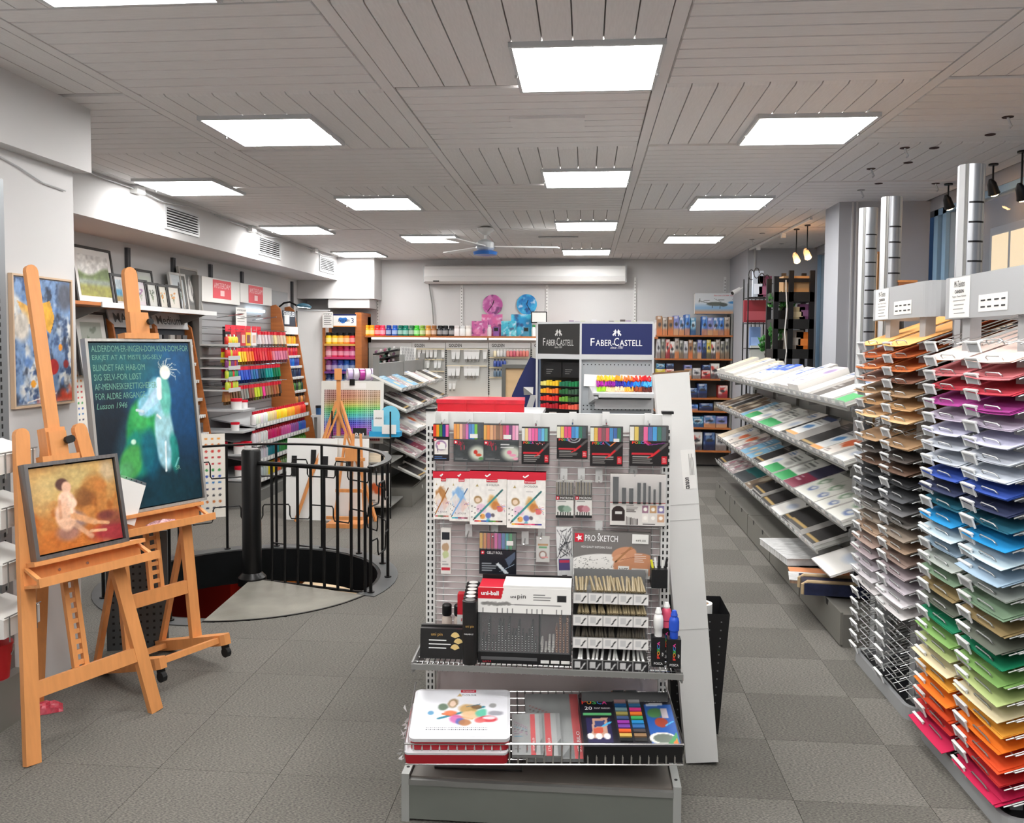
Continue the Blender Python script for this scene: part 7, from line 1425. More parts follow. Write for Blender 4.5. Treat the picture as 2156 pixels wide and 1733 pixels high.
# recess shelf and pictures
RSX = -3.75; y0, y1 = pX(156, 636, RSX).y, pX(454, 658, RSX).y; zS = (pX(156, 634, RSX).z + pX(454, 656, RSX).z) / 2
t = thing('recess_shelf', 'white shelf of small framed pictures in the left recess', 'shelf'); MB().box(LW + .01, RSX, y0 - .6, y1, zS - .025, zS).build('board', WOODD, t); MB().box(RSX, RSX + .012, y0 + .35, y1, zS - .035, zS + .005).build('white_lip', WHITE, t)
for k in range(3): MB().prism([(LW + .01, zS - .03), (RSX - .05, zS - .03), (LW + .01, zS - .15)], y0 + .5 + .9 * k, y0 + .51 + .9 * k, lambda x, z, y: (x, y, z)).build('bracket', GREYM, t)
for k, (u, v0, v1) in enumerate(((266, 522, 580), (362, 543, 592), (441, 557, 600), (507, 572, 600), (613, 593, 665))):
    p, q_ = pX(u, v1, LW), pX(u, v0, LW); t = thing('slotted_upright', 'dark grey wall upright, %s from the left in the recess' % ORD[k], 'wall strip', (LW, p.y, p.z), group='dark uprights in the recess'); H = q_.z - p.z; MB().box(0, .03, -.025, .025, 0, H).build('channel', mat('dark_grey_steel', (84, 86, 90), .5, .3), t); MB().box(.03, .031, -.004, .004, .02, H - .02).build('slot_line', INK, t)
def picture(u0, v0, u1, v1, X, fr, mt, art, lab, zb=None, mw=.12):
    a, b_ = pX(u0, v1, X), pX(u1, v0, X); zb = zS if zb is None else zb; w, h = b_.y - a.y, b_.z - zb
    t = thing('framed_picture', lab, 'picture', (X + .05, a.y, zb), rot=(-.0, 0, math.pi / 2)); r_ = MB(); fw = .022
    for b in ((0, w, 0, fw), (0, w, h - fw, h), (0, fw, fw, h - fw), (w - fw, w, fw, h - fw)): r_.box(b[0], b[1], 0, .025, b[2], b[3])
    tl_ = Matrix.Rotation(-.14, 4, 'X'); o = r_.build('frame', OC, t, rot=(-.14, 0, 0), color=fr); MB().box(fw, w - fw, .008, .02, fw, h - fw).build('mat_board', OC, t, rot=(-.14, 0, 0), color=mt)
    g = fw + mw * min(w, h); inst(art.mesh(w - 2 * g, h - 2 * g, PRINT), 'print', t, (0, 0, 0), (-.14, 0, 0)).location = Matrix.Rotation(-.14, 3, 'X') @ Vector((g, .006, g))
def aland(): c = Cv(30, 30, (226, 228, 226)); c.mask((c.V - .35 - .1 * np.sin(c.U * 5)) * 12, (110, 130, 80)).mask((c.V - .55) * 12, (150, 164, 150)).mask((c.V - .68) * 10, (150, 150, 70)).noise(12, .25, 2); return c
def asea(): c = Cv(20, 24, (200, 216, 224)); c.mask((c.V - .4) * 10, (110, 170, 206)).mask((c.V - .7) * 8, (190, 170, 120)).noise(8, .2, 4); return c
def aflo(cl, bg=(222, 222, 214), seed=1):
    c = Cv(18, 24, bg); r_ = random.Random(seed)
    for k in range(7): c.line(.5, .9, r_.uniform(.25, .75), r_.uniform(.15, .6), .03, (110, 130, 100)).ell(r_.uniform(.25, .75), r_.uniform(.15, .6), .08, .06, cl, soft=.4)
    return c
def adark(): c = Cv(18, 28, (110, 112, 112)); c.ell(.5, .5, .2, .35, (226, 226, 224), soft=.2, wob=.8).line(.5, .2, .6, .8, .05, (40, 40, 42)); return c
PB = -4.05
picture(153, 527, 236, 633, PB, (40, 38, 36), (228, 228, 226), aland(), 'large black framed landscape at the left end of the recess shelf', mw=.1)
picture(229, 578, 257, 636, PB, (60, 62, 66), (226, 228, 230), asea(), 'small dark framed seascape beside the large landscape')
picture(286, 570, 320, 640, PB + .0, (34, 32, 32), (190, 192, 188), aflo((150, 160, 140), (190, 196, 186), 5), 'black framed green picture standing behind the row of small frames')
picture(274, 590, 306, 640, PB + .08, (30, 30, 30), (206, 200, 208), aflo((150, 100, 150), (206, 204, 206), 6), 'small black framed purple flower picture'); picture(300, 596, 330, 642, PB + .08, (32, 32, 34), (206, 210, 206), aflo((90, 100, 90), (206, 210, 204), 7), 'small black framed dark stem picture')
picture(324, 600, 350, 644, PB + .08, (34, 34, 36), (222, 220, 210), aflo((230, 150, 50), (224, 222, 210), 8), 'small black framed orange flower picture'); picture(345, 602, 374, 646, PB + .08, (36, 36, 36), (222, 220, 212), aflo((220, 150, 80), (224, 222, 214), 9), 'small black framed pale orange flower picture')
picture(357, 577, 390, 649, PB + .02, (206, 206, 204), (200, 208, 212), aflo((40, 42, 44), (190, 200, 206), 10), 'white framed picture of dark rigging'); picture(379, 567, 418, 649, PB + .02, (170, 166, 160), (120, 120, 118), adark(), 'grey framed picture of a white figure at the end of the recess shelf')
picture(160, 657, 226, 790, PB, (38, 36, 36), (216, 216, 212), aflo((120, 130, 116), (170, 176, 166), 12), 'tall black framed grey picture hanging below the recess shelf', pX(160, 790, PB).z, .14)
# colour dot cards
def dotcard(p, rz, w, h, lab, lean=.12, seed=0):
    c = Cv(30, 90, (228, 224, 214)); pal = [(230, 150, 50), (226, 130, 50), (206, 60, 50), (190, 40, 50), (200, 50, 60), (60, 150, 80), (40, 80, 170), (50, 120, 180), (40, 50, 90), (60, 60, 64), (190, 110, 50), (50, 60, 90)]
    for r_ in range(12):
        for k in range(3): c.ell(.25 + .25 * k, .06 + .075 * r_, .06, .014, pal[r_], soft=.2, wob=.5, seed=r_)
    t = thing('colour_card', lab, 'colour chart', p, rot=(-lean, 0, rz)); MB().box(0, w, .001, .006, 0, h).build('card', CARDW, t); inst(c.mesh(w, h, PRINT), 'dots', t)
p = pz(424, 1092); dotcard((p.x, p.y, 0), .55, .24, .82, 'white card of coloured dots leaning beside the slanting display')
p = pX(160, 940, LW + .06); dotcard((LW + .045, p.y, p.z), math.pi / 2, .2, .6, 'white card of coloured dots on the wall behind the blue painting', 0.05)
# ================================================================ middle left: paper gondola, chart, field easels
GXR = -1.81; gy0, gy1 = 8.75, 11.4; TG = math.radians(24)
pg = thing('paper_gondola', 'grey gondola of sloping paper shelves behind the stair railing', 'shelving')
MB().box(GXR - .75, GXR, gy0, gy1, 0, .2).build('base', mat('cabinet_grey'), pg); MB().box(GXR - .40, GXR - .36, gy0 + .05, gy1, .2, 1.5).build('spine', GREYM, pg)
for y in (gy0 + .06, (gy0 + gy1) / 2, gy1 - .05): MB().box(GXR - .41, GXR - .35, y - .02, y + .02, 0, 1.58).build('upright', GREYM, pg)
e = MB().box(GXR, GXR + .012, gy0 + .01, gy1, .01, .19).build('drawer_front', mat('cabinet_grey'), pg)
MB().lathe([(.022, 0), (.022, .002)], 12).build('drawer_sticker', CARDW, pg, (GXR + .014, gy0 + .55, .13), (0, math.pi / 2, 0))
gz = [.30, .52, .76, 1.0, 1.22]
for side in (-1, 1):
    for k, z_ in enumerate(gz):
        ext = .10 - .05 * k; X_ = (GXR + ext) if side < 0 else (GXR - .75 - ext)
        M_ = slopeM(X_, gy0 if side < 0 else gy1, z_, TG, side); o = MB().box(0, gy1 - gy0, 0, .01, 0, .36 + ext).build('shelf', mat('shelf_grey'), pg); o.matrix_world = M_
        MB().box(0, gy1 - gy0, -.035, .012, -.005, -.001).build('price_lip', LIPM, o)
        for i in range(12): MB().box(.05 + .22 * i, .2 + .22 * i, -.025, -.005, -.007, -.006).build('price_tag', CARDW, o)
rn = random.Random(8); KG = [['dark', 'dark', 'photo', 'maroon', 'dark', 'teal', 'dark', 'photo'], ['photo', 'maroon', 'photo', 'dark', 'maroon', 'photo', 'white', 'dark'], ['photo', 'white', 'sienna', 'photo', 'white', 'photo', 'maroon', 'white'], ['dark', 'photo', 'white', 'dark', 'photo', 'dark', 'white', 'dark'], ['aqua', 'photo', 'aqua', 'dark', 'white', 'photo', 'dark', 'white']]
for k, row in enumerate(KG):
    y = gy0 + .03
    for j, kind in enumerate(row):
        w = .31; ext = .10 - .05 * k; th = rn.uniform(.01, .04)
        pad(slopeM(GXR + ext, y, gz[k], TG, -1) @ Matrix.Translation((0, -.0006, .01)) @ Matrix.Rotation(rn.uniform(-.06, .06), 4, 'Y'), w - .03, rn.uniform(.25, .36), th, kind, '%s paper pack, %s along the %s shelf of the gondola behind the railing' % (KW[kind] if 'pad' not in KW[kind] else 'grey', ORD[j], ORD[k]), 'paper packs on the gondola behind the railing'); y += w + .012
# wire end stand with blue leaflet display
ex = pY(845, 1000, 8.5).x
for z_ in (.12, .55, .80): MB().box(GXR - .66, GXR - .08, gy0 - .60, gy0 - .02, z_ - .012, z_).build('end_shelf', mat('shelf_grey'), pg)
for x in (GXR - .66, GXR - .08): MB().tube([(x, gy0 - .59, 0), (x, gy0 - .59, 1.05)], .008, 6).build('end_wire', BLACKM, pg)
p = pY(814, 930, 8.24); t = thing('leaflet_display', 'light blue leaflet display with a round top and white notices', 'display', (p.x, 8.24, .80)); BLU = mat('sky_blue_card', (110, 190, 216), .5)
MB().box(-.16, .14, -.06, .06, 0, .05).build('blue_tray', mat('bright_blue_card', (40, 150, 200), .5), t); MB().box(-.15, .13, .0, .01, .05, .16).build('back_card', BLU, t); m = MB().lathe([(.10, 0), (.10, .008)], 24); m.xf(Matrix.Rotation(math.pi / 2, 4, 'X')); m.build('round_card', BLU, t, (.03, .02, .20))
MB().box(-.12, -.02, -.04, -.035, .10, .26).build('white_notice', CARDW, t); text('APNEDER', t, -.07, .18, .07, .015, INK, -.042); MB().box(-.03, .11, -.07, -.065, .03, .12).build('white_notice', CARDW, t); MB().box(-.13, .0, -.05, -.02, .05, .1).build('leaflet', BLU, t)
for k, (x, z_, lab, kind) in enumerate(((-.24, .55, 'open box of pale cards on the wire end stand', 'cream'), (-.5, .12, 'orange printed paper pack standing on the wire end stand', 'sienna'), (-.22, .12, 'white card box with an orange flower print on the wire end stand', 'sienna'))):
    t = thing('card_box', lab, 'box', (GXR + x - .1, gy0 - .56, z_)); w, h = (.2, .09) if k == 0 else (.2, .3); MB().box(0, w, .001, .14, 0, h).build('box_body', CARDW, t); inst(COV[kind], 'print', t, (0, 0, 0), None, None, (w, 1, h))
# colour chart board on a tall field easel
cb0, cb1 = pY(675, 932, 8.32), pY(806, 803, 8.32); w, h = cb1.x - cb0.x, cb1.z - cb0.z
n = 27; c = Cv(108, 108, (216, 214, 208)); gu, gv = np.floor((c.U - .05) / .9 * n) / n, np.floor((c.V - .14) / .82 * n) / n; fu, fv = ((c.U - .05) / .9 * n) % 1, ((c.V - .14) / .82 * n) % 1
import colorsys
hue = (np.where(gv < .35, .02 + .25 * (gv / .35) ** 3, np.where(gv < .6, .3 + .3 * (gv - .35) / .25, .6 + .38 * (gv - .6) / .4)) + .06 * gu) % 1; sat = np.clip(.6 + .4 * np.abs(np.sin(gu * 4)), 0, 1) * np.clip(.55 + gv, .5, 1); val = .85 - .25 * np.abs(gu - .5)
rgb = np.array([colorsys.hsv_to_rgb(a, b, d) for a, b, d in zip(hue.ravel(), sat.ravel(), val.ravel())]).reshape(hue.shape + (3,)) * 255
ins = ((c.U > .05) & (c.U < .95) & (c.V > .14) & (c.V < .96)); c.C[ins] = rgb[ins] * .55 + 105; cell = ins & (fu < .7) & (fv < .7); c.C[cell] = rgb[cell] * .62
t = thing('colour_chart', 'large square colour chart of small painted swatches on the field easel', 'colour chart', (cb0.x, 8.32, cb0.z), rot=(-.06, 0, 0)); MB().box(0, w, .001, .012, 0, h).build('board', CARDW, t); inst(c.mesh(w, h, PRINT), 'swatches', t); MB().box(w * .36, w * .72, -.002, 0, h * .88, h * .97).build('title_strip', CARDW, t); MB().box(w * .46, w * .54, -.012, .0, h * .93, h * 1.03).build('bulldog_clip', BLACKM, t)
Yc = 8.22
def fp(u, v, Y=Yc): return pY(u, v, Y)
t = thing('field_easel', 'tall beech field easel carrying the colour chart', 'easel')
MB().bar(fp(713, 1060), fp(713, 776), .035, .03).build('mast', BEECH, t); MB().box(fp(706, 795).x, fp(720, 795).x, Yc - .03, Yc, fp(713, 800).z, fp(713, 776).z).build('mast_head', BEECH, t)
top = fp(713, 845)
for u, v, Y in ((622, 1098, 8.1), (792, 1098, 8.1)):
    q_ = pz(u, v); MB().bar((q_.x, q_.y, 0), top + Vector((-.02 if u < 700 else .02, 0, 0)), .03, .022).build('leg', BEECH, t); MB().bar(Vector((q_.x * .6 + top.x * .4, q_.y * .6 + top.y * .4, top.z * .4)), top + Vector((0, -.02, -.1)), .022, .018).build('inner_leg', BEECH, t)
MB().bar((top.x, Yc + .5, 0), top, .03, .022).build('rear_leg', BEECH, t); zq = cb0.z - .03; MB().box(top.x - .22, top.x + .22, Yc - .02, Yc + .16, zq, zq + .025).build('canvas_ledge', BEECH, t); MB().bar((top.x - .18, Yc - .06, .5), (top.x + .18, Yc - .06, .5), .02, .025).build('spreader', BEECH, t)
# small table easel in front, white canvases behind
t = thing('table_easel', 'small beech sketch box easel in front of the white canvases', 'easel'); p = pz(735, 1108); b0 = (p.x, p.y)
MB().box(b0[0] - .19, b0[0] + .15, b0[1] - .1, b0[1] + .25, 0, .04).build('base_frame', BEECH, t); MB().box(b0[0] - .19, b0[0] + .15, b0[1] - .1, b0[1] - .08, .08, .11).build('front_bar', BEECH, t)
for x in (-.17, -.02, .12): MB().bar((b0[0] + x, b0[1] + .1, .03), (b0[0] + x * .5, b0[1] + .2, .85), .022, .02).build('upright', BEECH, t)
for z_ in (.3, .6): MB().box(b0[0] - .16, b0[0] + .12, b0[1] + .10, b0[1] + .13, z_, z_ + .03).build('crossbar', BEECH, t)
MB().box(b0[0] - .06, b0[0] + .06, b0[1] + .08, b0[1] + .13, .60, .72).build('clamp', BEECH, t)
def board(u0, v0, u1, v1, Y, lab, cl=(226, 226, 224), lean=.12, nm='blank_canvas', m_=None):
    p, q_ = pY(u0, v1, Y), pY(u1, v0, Y); t = thing(nm, lab, 'canvas', (p.x, Y, max(0, p.z)), rot=(-lean, 0, 0)); w, h = q_.x - p.x, q_.z - max(0, p.z); MB().box(0, w, 0, .02, 0, h).build('stretcher', OC, t, color=(190, 180, 160)); MB().box(-.001, w + .001, -.002, .001, -.001, h + .001).build('face', OCP, t, color=cl); return t, w, h
pzz = pz(600, 1094); t, w, h = board(600, 925, 705, 1094, pzz.y, 'large blank white canvas leaning behind the easels')
for k, x in enumerate((.05, .24, .36)): MB().box(x, x + .05, -.01, -.003, .42 + .06 * (k % 2), .62 + .06 * (k % 2)).build('black_label', BLACK, t)
t, w, h = board(700, 925, 772, 1090, pzz.y + .06, 'second blank white canvas leaning beside the first'); MB().box(.12, .18, -.01, -.003, .5, .68).build('black_label', BLACK, t)
t, w, h = board(742, 902, 770, 1003, 8.26, 'small black chalk board with white lettering beside the colour chart', (34, 34, 36), .05, 'chalk_board'); text('RU', t, w * .5, h * .85, w * .6, h * .1, TXTW, -.003); text('O', t, w * .5, h * .7, w * .2, h * .06, TXTW, -.003)
MB().bar((w * .5, .03, h * .2), (w * .5, .2, -pY(742, 1003, 8.26).z), .02, .02).build('prop', BEECH, t)
# tape rolls and odds on the table behind the chart
tb = thing('goods_table', 'grey table of tapes and papers behind the colour chart', 'table', (-2.35, 9.6, 0)); 
tb.location = (pY(800, 800, 10.6).x, 10.6, 0); zt_ = pY(800, 800, 10.6).z
MB().box(-.38, -.02, -.25, .25, zt_ - .03, zt_).build('table_top', LGREY, tb)
for x in (-.34, -.06):
    for y in (-.2, .2): MB().tube([(x, y, 0), (x, y, zt_ - .03)], .018, 8).build('leg', GREYM, tb)
for k in range(5):
    t = thing('tape_roll', '%s roll of purple and white tape on the goods table' % ['first', 'second', 'third', 'fourth', 'fifth'][k], 'tape', (tb.location.x - .34 + .075 * k, 10.42, zt_ + .075), group='tape rolls on the goods table'); m = MB().sector(.045, .075, 0, 2 * math.pi, -.03, .03, 20); m.xf(Matrix.Rotation(math.pi / 2, 4, 'Y')); m.build('tape', OCG, t, rot=(0, 0, .5), color=[(190, 170, 210), (214, 206, 220), (180, 60, 150), (226, 214, 226), (200, 180, 214)][k]); m = MB().sector(.04, .045, 0, 2 * math.pi, -.03, .03, 20); m.xf(Matrix.Rotation(math.pi / 2, 4, 'Y')); m.build('core', CARDW, t, rot=(0, 0, .5))
for k in range(6):
    t = thing('paint_jar', 'small %s jar, %s on the right of the goods table' % (['gold', 'amber', 'olive', 'ochre', 'brown', 'sand'][k], ORD[k]), 'jar', (tb.location.x - .33 + .05 * k, 10.68, zt_)); MB().lathe([(.022, 0), (.022, .06)], 10).build('jar_body', OCG, t, color=[(200, 170, 90), (190, 140, 60), (120, 120, 60), (180, 150, 80), (120, 90, 60), (206, 190, 150)][k], smooth=True); MB().lathe([(.02, .06), (.02, .075)], 10).build('jar_lid', BLACK, t)
# ================================================================ right alcove
def spot(u, v, Y, lab, hang, s_=1.0, warm=True):
    p = pY(u, v, Y) if warm else pX(u, v, 2.68); t = thing('spot_lamp', lab, 'spotlight', p, group='small spot lamps by the window'); m = MB().lathe([(.012, .06), (.028, .03), (.034, -.03), (.038, -.045)], 14); m.build('shade', BLACKM if not warm else mat('clear_glass_shade', (220, 210, 200), .1, alpha=.4), t, rot=(.35, -.45, 0), smooth=True)
    MB().lathe([(.012, -.03), (.03, -.046), (.022, -.056)], 12).build('bulb', mat('warm_bulb', (255, 190, 120), .4, emit=60), t, rot=(.35, -.45, 0)); MB().tube([(0, 0, .04), (0, 0, ZC - p.z - .005)], .006, 6).build('stem', BLACKM, t); MB().lathe([(.03, ZC - p.z - .012), (.03, ZC - p.z - .001)], 12).build('rose', BLACKM, t)
spot(1676, 543, 9.2, 'glowing glass spot lamp hanging left in the alcove', 1); spot(1699, 535, 8.9, 'glowing glass spot lamp hanging right in the alcove', 1)
spot(1996, 426, 5.3, 'black spot lamp by the window between the chrome columns', 1, warm=False); spot(2090, 395, 4.6, 'black spot lamp by the window right of the tallest column', 1, warm=False); spot(2150, 405, 4.4, 'black spot lamp at the right edge by the window', 1, warm=False)
# black wire shelf
Yw = 10.2; wl, wr = pY(1572, 800, Yw).x, pY(1616, 800, Yw).x
t = thing('wire_shelf_unit', 'tall black wire etagere with scrolls in the alcove', 'shelving'); zt_ = pY(1590, 575, Yw).z
for x in (wl, wr):
    for y in (Yw, Yw + .3): MB().tube([(x, y, 0), (x, y, zt_ - .05)], .008, 6).build('post', BLACKM, t)
for k in range(4): x = wl + (wr - wl) * (k + 1) / 5; MB().tube([(x, Yw + .3, .2), (x, Yw + .3, zt_ - .1)], .005, 5).build('back_rod', BLACKM, t)
for v in (626, 680, 733, 790, 850): z_ = pY(1590, v, Yw).z; MB().box(wl, wr, Yw, Yw + .3, z_ - .008, z_).build('shelf', BLACKM, t)
for k in range(4):
    cx_ = wl + (wr - wl) * (k + .5) / 4; MB().tube([(cx_ + .03 * math.cos(a_), Yw, zt_ - .02 + .06 * math.sin(a_) + .02 * k * (1 if k < 2 else -1)) for a_ in [math.radians(30 * i) for i in range(11)]], .005, 5).build('crest_scroll', BLACKM, t)
    z_ = pY(1590, (626, 680, 733, 790)[k], Yw).z; MB().tube([(wr + .04 * (1 - math.cos(a_)) , Yw, z_ + .10 + .06 * math.sin(a_)) for a_ in [math.radians(36 * i) for i in range(9)]], .005, 5).build('side_scroll', BLACKM, t)
for k, (u, v, w, h, cl, lab) in enumerate(((1596, 625, .12, .3, (190, 200, 214), 'tall pale box on the top of the wire etagere'), (1610, 625, .16, .24, (120, 60, 90), 'plum box beside the pale one on the wire etagere'), (1594, 679, .3, .26, (130, 40, 50), 'dark red picture box on the wire etagere'), (1590, 732, .12, .24, (110, 140, 190), 'blue and white box low on the wire etagere'), (1603, 735, .26, .34, (206, 210, 206), 'plain grey-green board leaning on the wire etagere'))):
    p = pY(u, v, Yw + .05); q = thing('display_box', lab, 'box', (p.x - w / 2, Yw + .02 if k == 4 else Yw + .06, p.z + (.002 if k != 4 else -.3))); MB().box(0, w, .001, .06, 0, h).build('box_body', OC, q, color=cl); MB().box(w * .1, w * .9, -.001, .001, h * .1, h * .5).build('label', OC, q, color=tuple(min(255, c_ + 40) for c_ in cl))
# black wooden shelf with plants
Yk = 9.1; kl, kr = pY(1630, 800, Yk).x, pY(1705, 800, Yk).x; t = thing('black_shelf_unit', 'black wooden ladder shelf with plants in the alcove', 'shelving'); zt_ = pY(1660, 582, Yk).z
for x in (kl, pY(1661, 800, Yk).x, kr):
    for y in (Yk, Yk + .35): MB().box(x - .025, x + .025, y - .02, y + .02, 0, zt_ + (.06 if x > kl + .1 else 0)).build('post', BLACK, t)
for v in (615, 672, 735, 800): z_ = pY(1660, v, Yk).z; MB().box(kl - .02, kr + .02, Yk - .02, Yk + .37, z_ - .10, z_).build('shelf', mat('black_stain', (30, 30, 30), .5), t)
MB().box(kl, kr, Yk, Yk + .02, zt_ - .06, zt_ - .02).build('top_rail', BLACK, t)
p = pY(1664, 615, Yk); q = thing('cardboard_box', 'small brown cardboard box on top of the black shelf', 'box', (p.x, Yk + .05, pY(1660, 615, Yk).z)); MB().box(-.06, .22, 0, .2, 0, .17).build('carton', mat('kraft_card', (190, 150, 104), .7), q); MB().box(-.001, .05, -.001, .0, 0, .17).build('tape', mat('pale_tape', (214, 186, 146), .5), q)
for k, (u, v, w, h, cl, lab) in enumerate(((1680, 672, .16, .13, (190, 170, 130), 'kraft box on the middle of the black shelf'), (1697, 672, .12, .16, (120, 70, 110), 'purple box on the middle of the black shelf'), (1672, 735, .2, .2, (150, 140, 130), 'grey picture box on the lower black shelf'), (1692, 735, .14, .18, (226, 120, 40), 'orange box on the lower black shelf'))):
    p = pY(u, v, Yk + .03); q = thing('display_box', lab, 'box', (p.x - w / 2, Yk + .06, pY(1660, v, Yk).z)); MB().box(0, w, .001, .1, 0, h).build('box_body', OC, q, color=cl); MB().box(w * .15, w * .85, -.001, .001, h * .2, h * .6).build('label', OC, q, color=tuple(min(255, c_ + 30) for c_ in cl))
LEAF = MB().add([(0, 0, 0), (.018, .004, .02), (0, .006, .06), (-.018, .004, .02), (0, .012, .03)], [(0, 1, 4), (1, 2, 4), (2, 3, 4), (3, 0, 4)])
def plant(p, lab, n, r, seed):
    t = thing('potted_plant', lab, 'plant', p); MB().lathe([(.045, 0), (.06, .09), (.055, .092)], 12).build('pot', mat('dark_pot', (40, 36, 34), .6), t); rn = random.Random(seed); m = MB()
    for k in range(n):
        a_, b = rn.uniform(0, 6.28), rn.uniform(-.1, 1.4); d = r * rn.uniform(.4, 1); M_ = Matrix.Translation((d * math.cos(a_) * math.cos(b), d * math.sin(a_) * math.cos(b), .12 + d * math.sin(b) * 1.1)) @ Euler((rn.uniform(-1, 1), rn.uniform(-1, 1), a_)).to_matrix().to_4x4(); s0 = len(m.v); m.add(LEAF.v, LEAF.f); m.xf(M_, s0)
    m.build('foliage', mat('leaf_green', (54, 120, 50), .5, noise=(40, 40, 40, .3)), t)['kind'] = 'stuff'
    for k in range(5): a_ = k * 1.26; MB().tube([(0, 0, .06), (r * .5 * math.cos(a_), r * .5 * math.sin(a_), .12 + r * .5)], .004, 5).build('stem', mat('stem_green', (70, 100, 50), .6), t)
plant((pY(1620, 770, 9.85).x, 9.85, pY(1618, 752, 9.85).z - .05), 'bushy green plant left of the black shelf', 150, .16, 1); plant((pY(1646, 672, Yk).x, Yk + .12, pY(1660, 672, Yk).z), 'dark leafy plant on the middle of the black shelf', 110, .13, 2); plant((pY(1645, 735, Yk).x, Yk + .12, pY(1660, 735, Yk).z), 'green plant on the lower black shelf', 110, .13, 3)
ps_ = MB().box(-.1, .1, -.1, .1, 0, pY(1618, 752, 9.85).z - .05).build('plant_stand', BLACK, None, (pY(1620, 770, 9.85).x, 9.85, 0)); tag(ps_, 'black plant stand under the bushy plant', 'plant stand')
MB().tube([pY(1655, 590, 9.06), pY(1655, 610, 8.98), pY(1657, 650, 8.98), pY(1652, 700, 8.98), pY(1656, 740, 8.98), pY(1650, 790, 8.98)], .006, 6).build('hanging_cord', CARDW); tag(bpy.data.objects['hanging_cord'], 'pale cord hanging down the front of the black shelf', 'cord')
# window: frame, panes, street outside
FB = mat('pale_blue_frame', (140, 176, 206), .4); GL = mat('window_glass', (235, 240, 240), .0, alpha=.16, spec=.9)
wn = struct(empty('window_1', (2.9, 0, 0)))
for y0, y1 in ((7.36, 7.44), (7.2, 7.27), (5.2, 5.28), (2.9, 2.98)): MB().box(-.03, .05, y0, y1, .75, ZC - .09).build('frame_post', FB, wn)
for z_ in (.75, ZC - .14): MB().box(-.03, .05, -1.6, 7.44, z_, z_ + .05).build('frame_rail', FB, wn)
for y0, y1 in ((5.28, 7.2), (2.98, 5.2), (-1.6, 2.9)): MB().box(.0, .006, y0, y1, .8, ZC - .14).build('pane', GL, wn)
w2 = struct(empty('window_2', (2.9, 0, 0)))
for y0, y1 in ((7.94, 8.0), (9.4, 9.46), (10.98, 11.04)): MB().box(-.03, .05, y0, y1, .75, ZC - .09).build('frame_post', FB, w2)
for y0, y1 in ((8.0, 9.4), (9.46, 10.98)): MB().box(.0, .006, y0, y1, .75, ZC - .09).build('pane', GL, w2)
fc = thing('street_facade', 'dusky house front with tall windows across the street', 'building', (7.5, 0, 0)); MB().box(0, .3, -6, 24, -.4, 7).build('wall', mat('facade_blue_grey', (96, 110, 126), .8), fc); MB().box(-.06, 0, -6, 24, -.4, .5).build('plinth', mat('facade_plinth', (60, 64, 70), .8), fc)
for k in range(10):
    y = -3 + 2.6 * k; f = MB().box(-.05, .0, y, y + 1.5, .7, 3.9).build('window', mat('facade_frame', (190, 186, 176), .6), fc); lit = k % 2
    for a_ in range(2):
        for b in range(2): MB().box(-.06, -.045, y + .1 + .7 * a_, y + .7 + .7 * a_, .85 + 1.5 * b, 2.25 + 1.5 * b).build('pane', mat('facade_lit', (236, 206, 160), .3, emit=1.0) if lit else mat('facade_dark', (50, 60, 74), .15), f)
gr = struct(Bx(3.1, 7.6, -6, 24, -.6, -.15).build('floor_street', mat('street_paving', (110, 112, 116), .8, noise=(2, 2, 2, .15))))
p = pX(1818, 640, 2.2)
for k, (u0, v0, u1, v1, Y, cl, lab) in enumerate(((1843, 530, 1853, 720, 5.6, (206, 150, 90), 'narrow upright wooden board behind the chrome columns'), (1892, 590, 1930, 602, 4.9, (170, 110, 70), 'flat wooden box behind the far rack sign'))):
    p, q_ = pY(u0, v1, Y), pY(u1, v0, Y); t = thing('wooden_board', lab, 'board', (p.x, Y, 0 if k == 0 else p.z)); MB().box(0, q_.x - p.x, 0, .2, 0, q_.z - (0 if k == 0 else p.z)).build('board', OC, t, color=cl); MB().box(-.004, q_.x - p.x + .004, -.004, .204, q_.z - (0 if k == 0 else p.z) - .012, q_.z - (0 if k == 0 else p.z)).build('edge', BEECH, t)
    if k: MB().tube([(.05, .1, 0), (.05, .1, -p.z)], .02, 8).build('stand', GREYM, t)
# ================================================================ ceiling and wall details
def vent(u0, v0, u1, v1, lab):
    X = -3.53; a, b_ = pX(u0, v1, X), pX(u1, v0, X); y0, y1 = a.y, b_.y; z1 = (pX(u0, v0, X).z + pX(u1, v0 + (v1 - v0) * .32, X).z) / 2; zc = 2.765; h = .2
    t = thing('air_vent', lab, 'vent', (X, y0, zc - h / 2), rz=math.pi / 2, group='air vents on the bulkhead'); w = y1 - y0
    for b in ((0, w, 0, .02), (0, w, h - .02, h), (0, .025, .02, h - .02), (w - .025, w, .02, h - .02)): MB().box(b[0], b[1], -.012, .01, b[2], b[3]).build('frame', LGREY, t)
    MB().box(.02, w - .02, -.001, .001, .015, h - .015).build('dark_back', INK, t)
    for k in range(7): MB().bar((.025, -.006, .032 + .0225 * k), (w - .025, -.006, .032 + .0225 * k), .01, .008).build('louvre', LGREY, t)
vent(346, 447, 417, 495, 'nearest louvred air vent on the left bulkhead'); vent(543, 502, 589, 538, 'middle louvred air vent on the left bulkhead'); vent(672, 543, 703, 568, 'farthest louvred air vent on the left bulkhead')
p = pY(1022, 470, 8.9); t = thing('ceiling_fan', 'white ceiling fan with a blue and clear lower bowl', 'ceiling fan', (p.x, 8.9, ZC)); zb = pY(1022, 535, 8.9).z - ZC
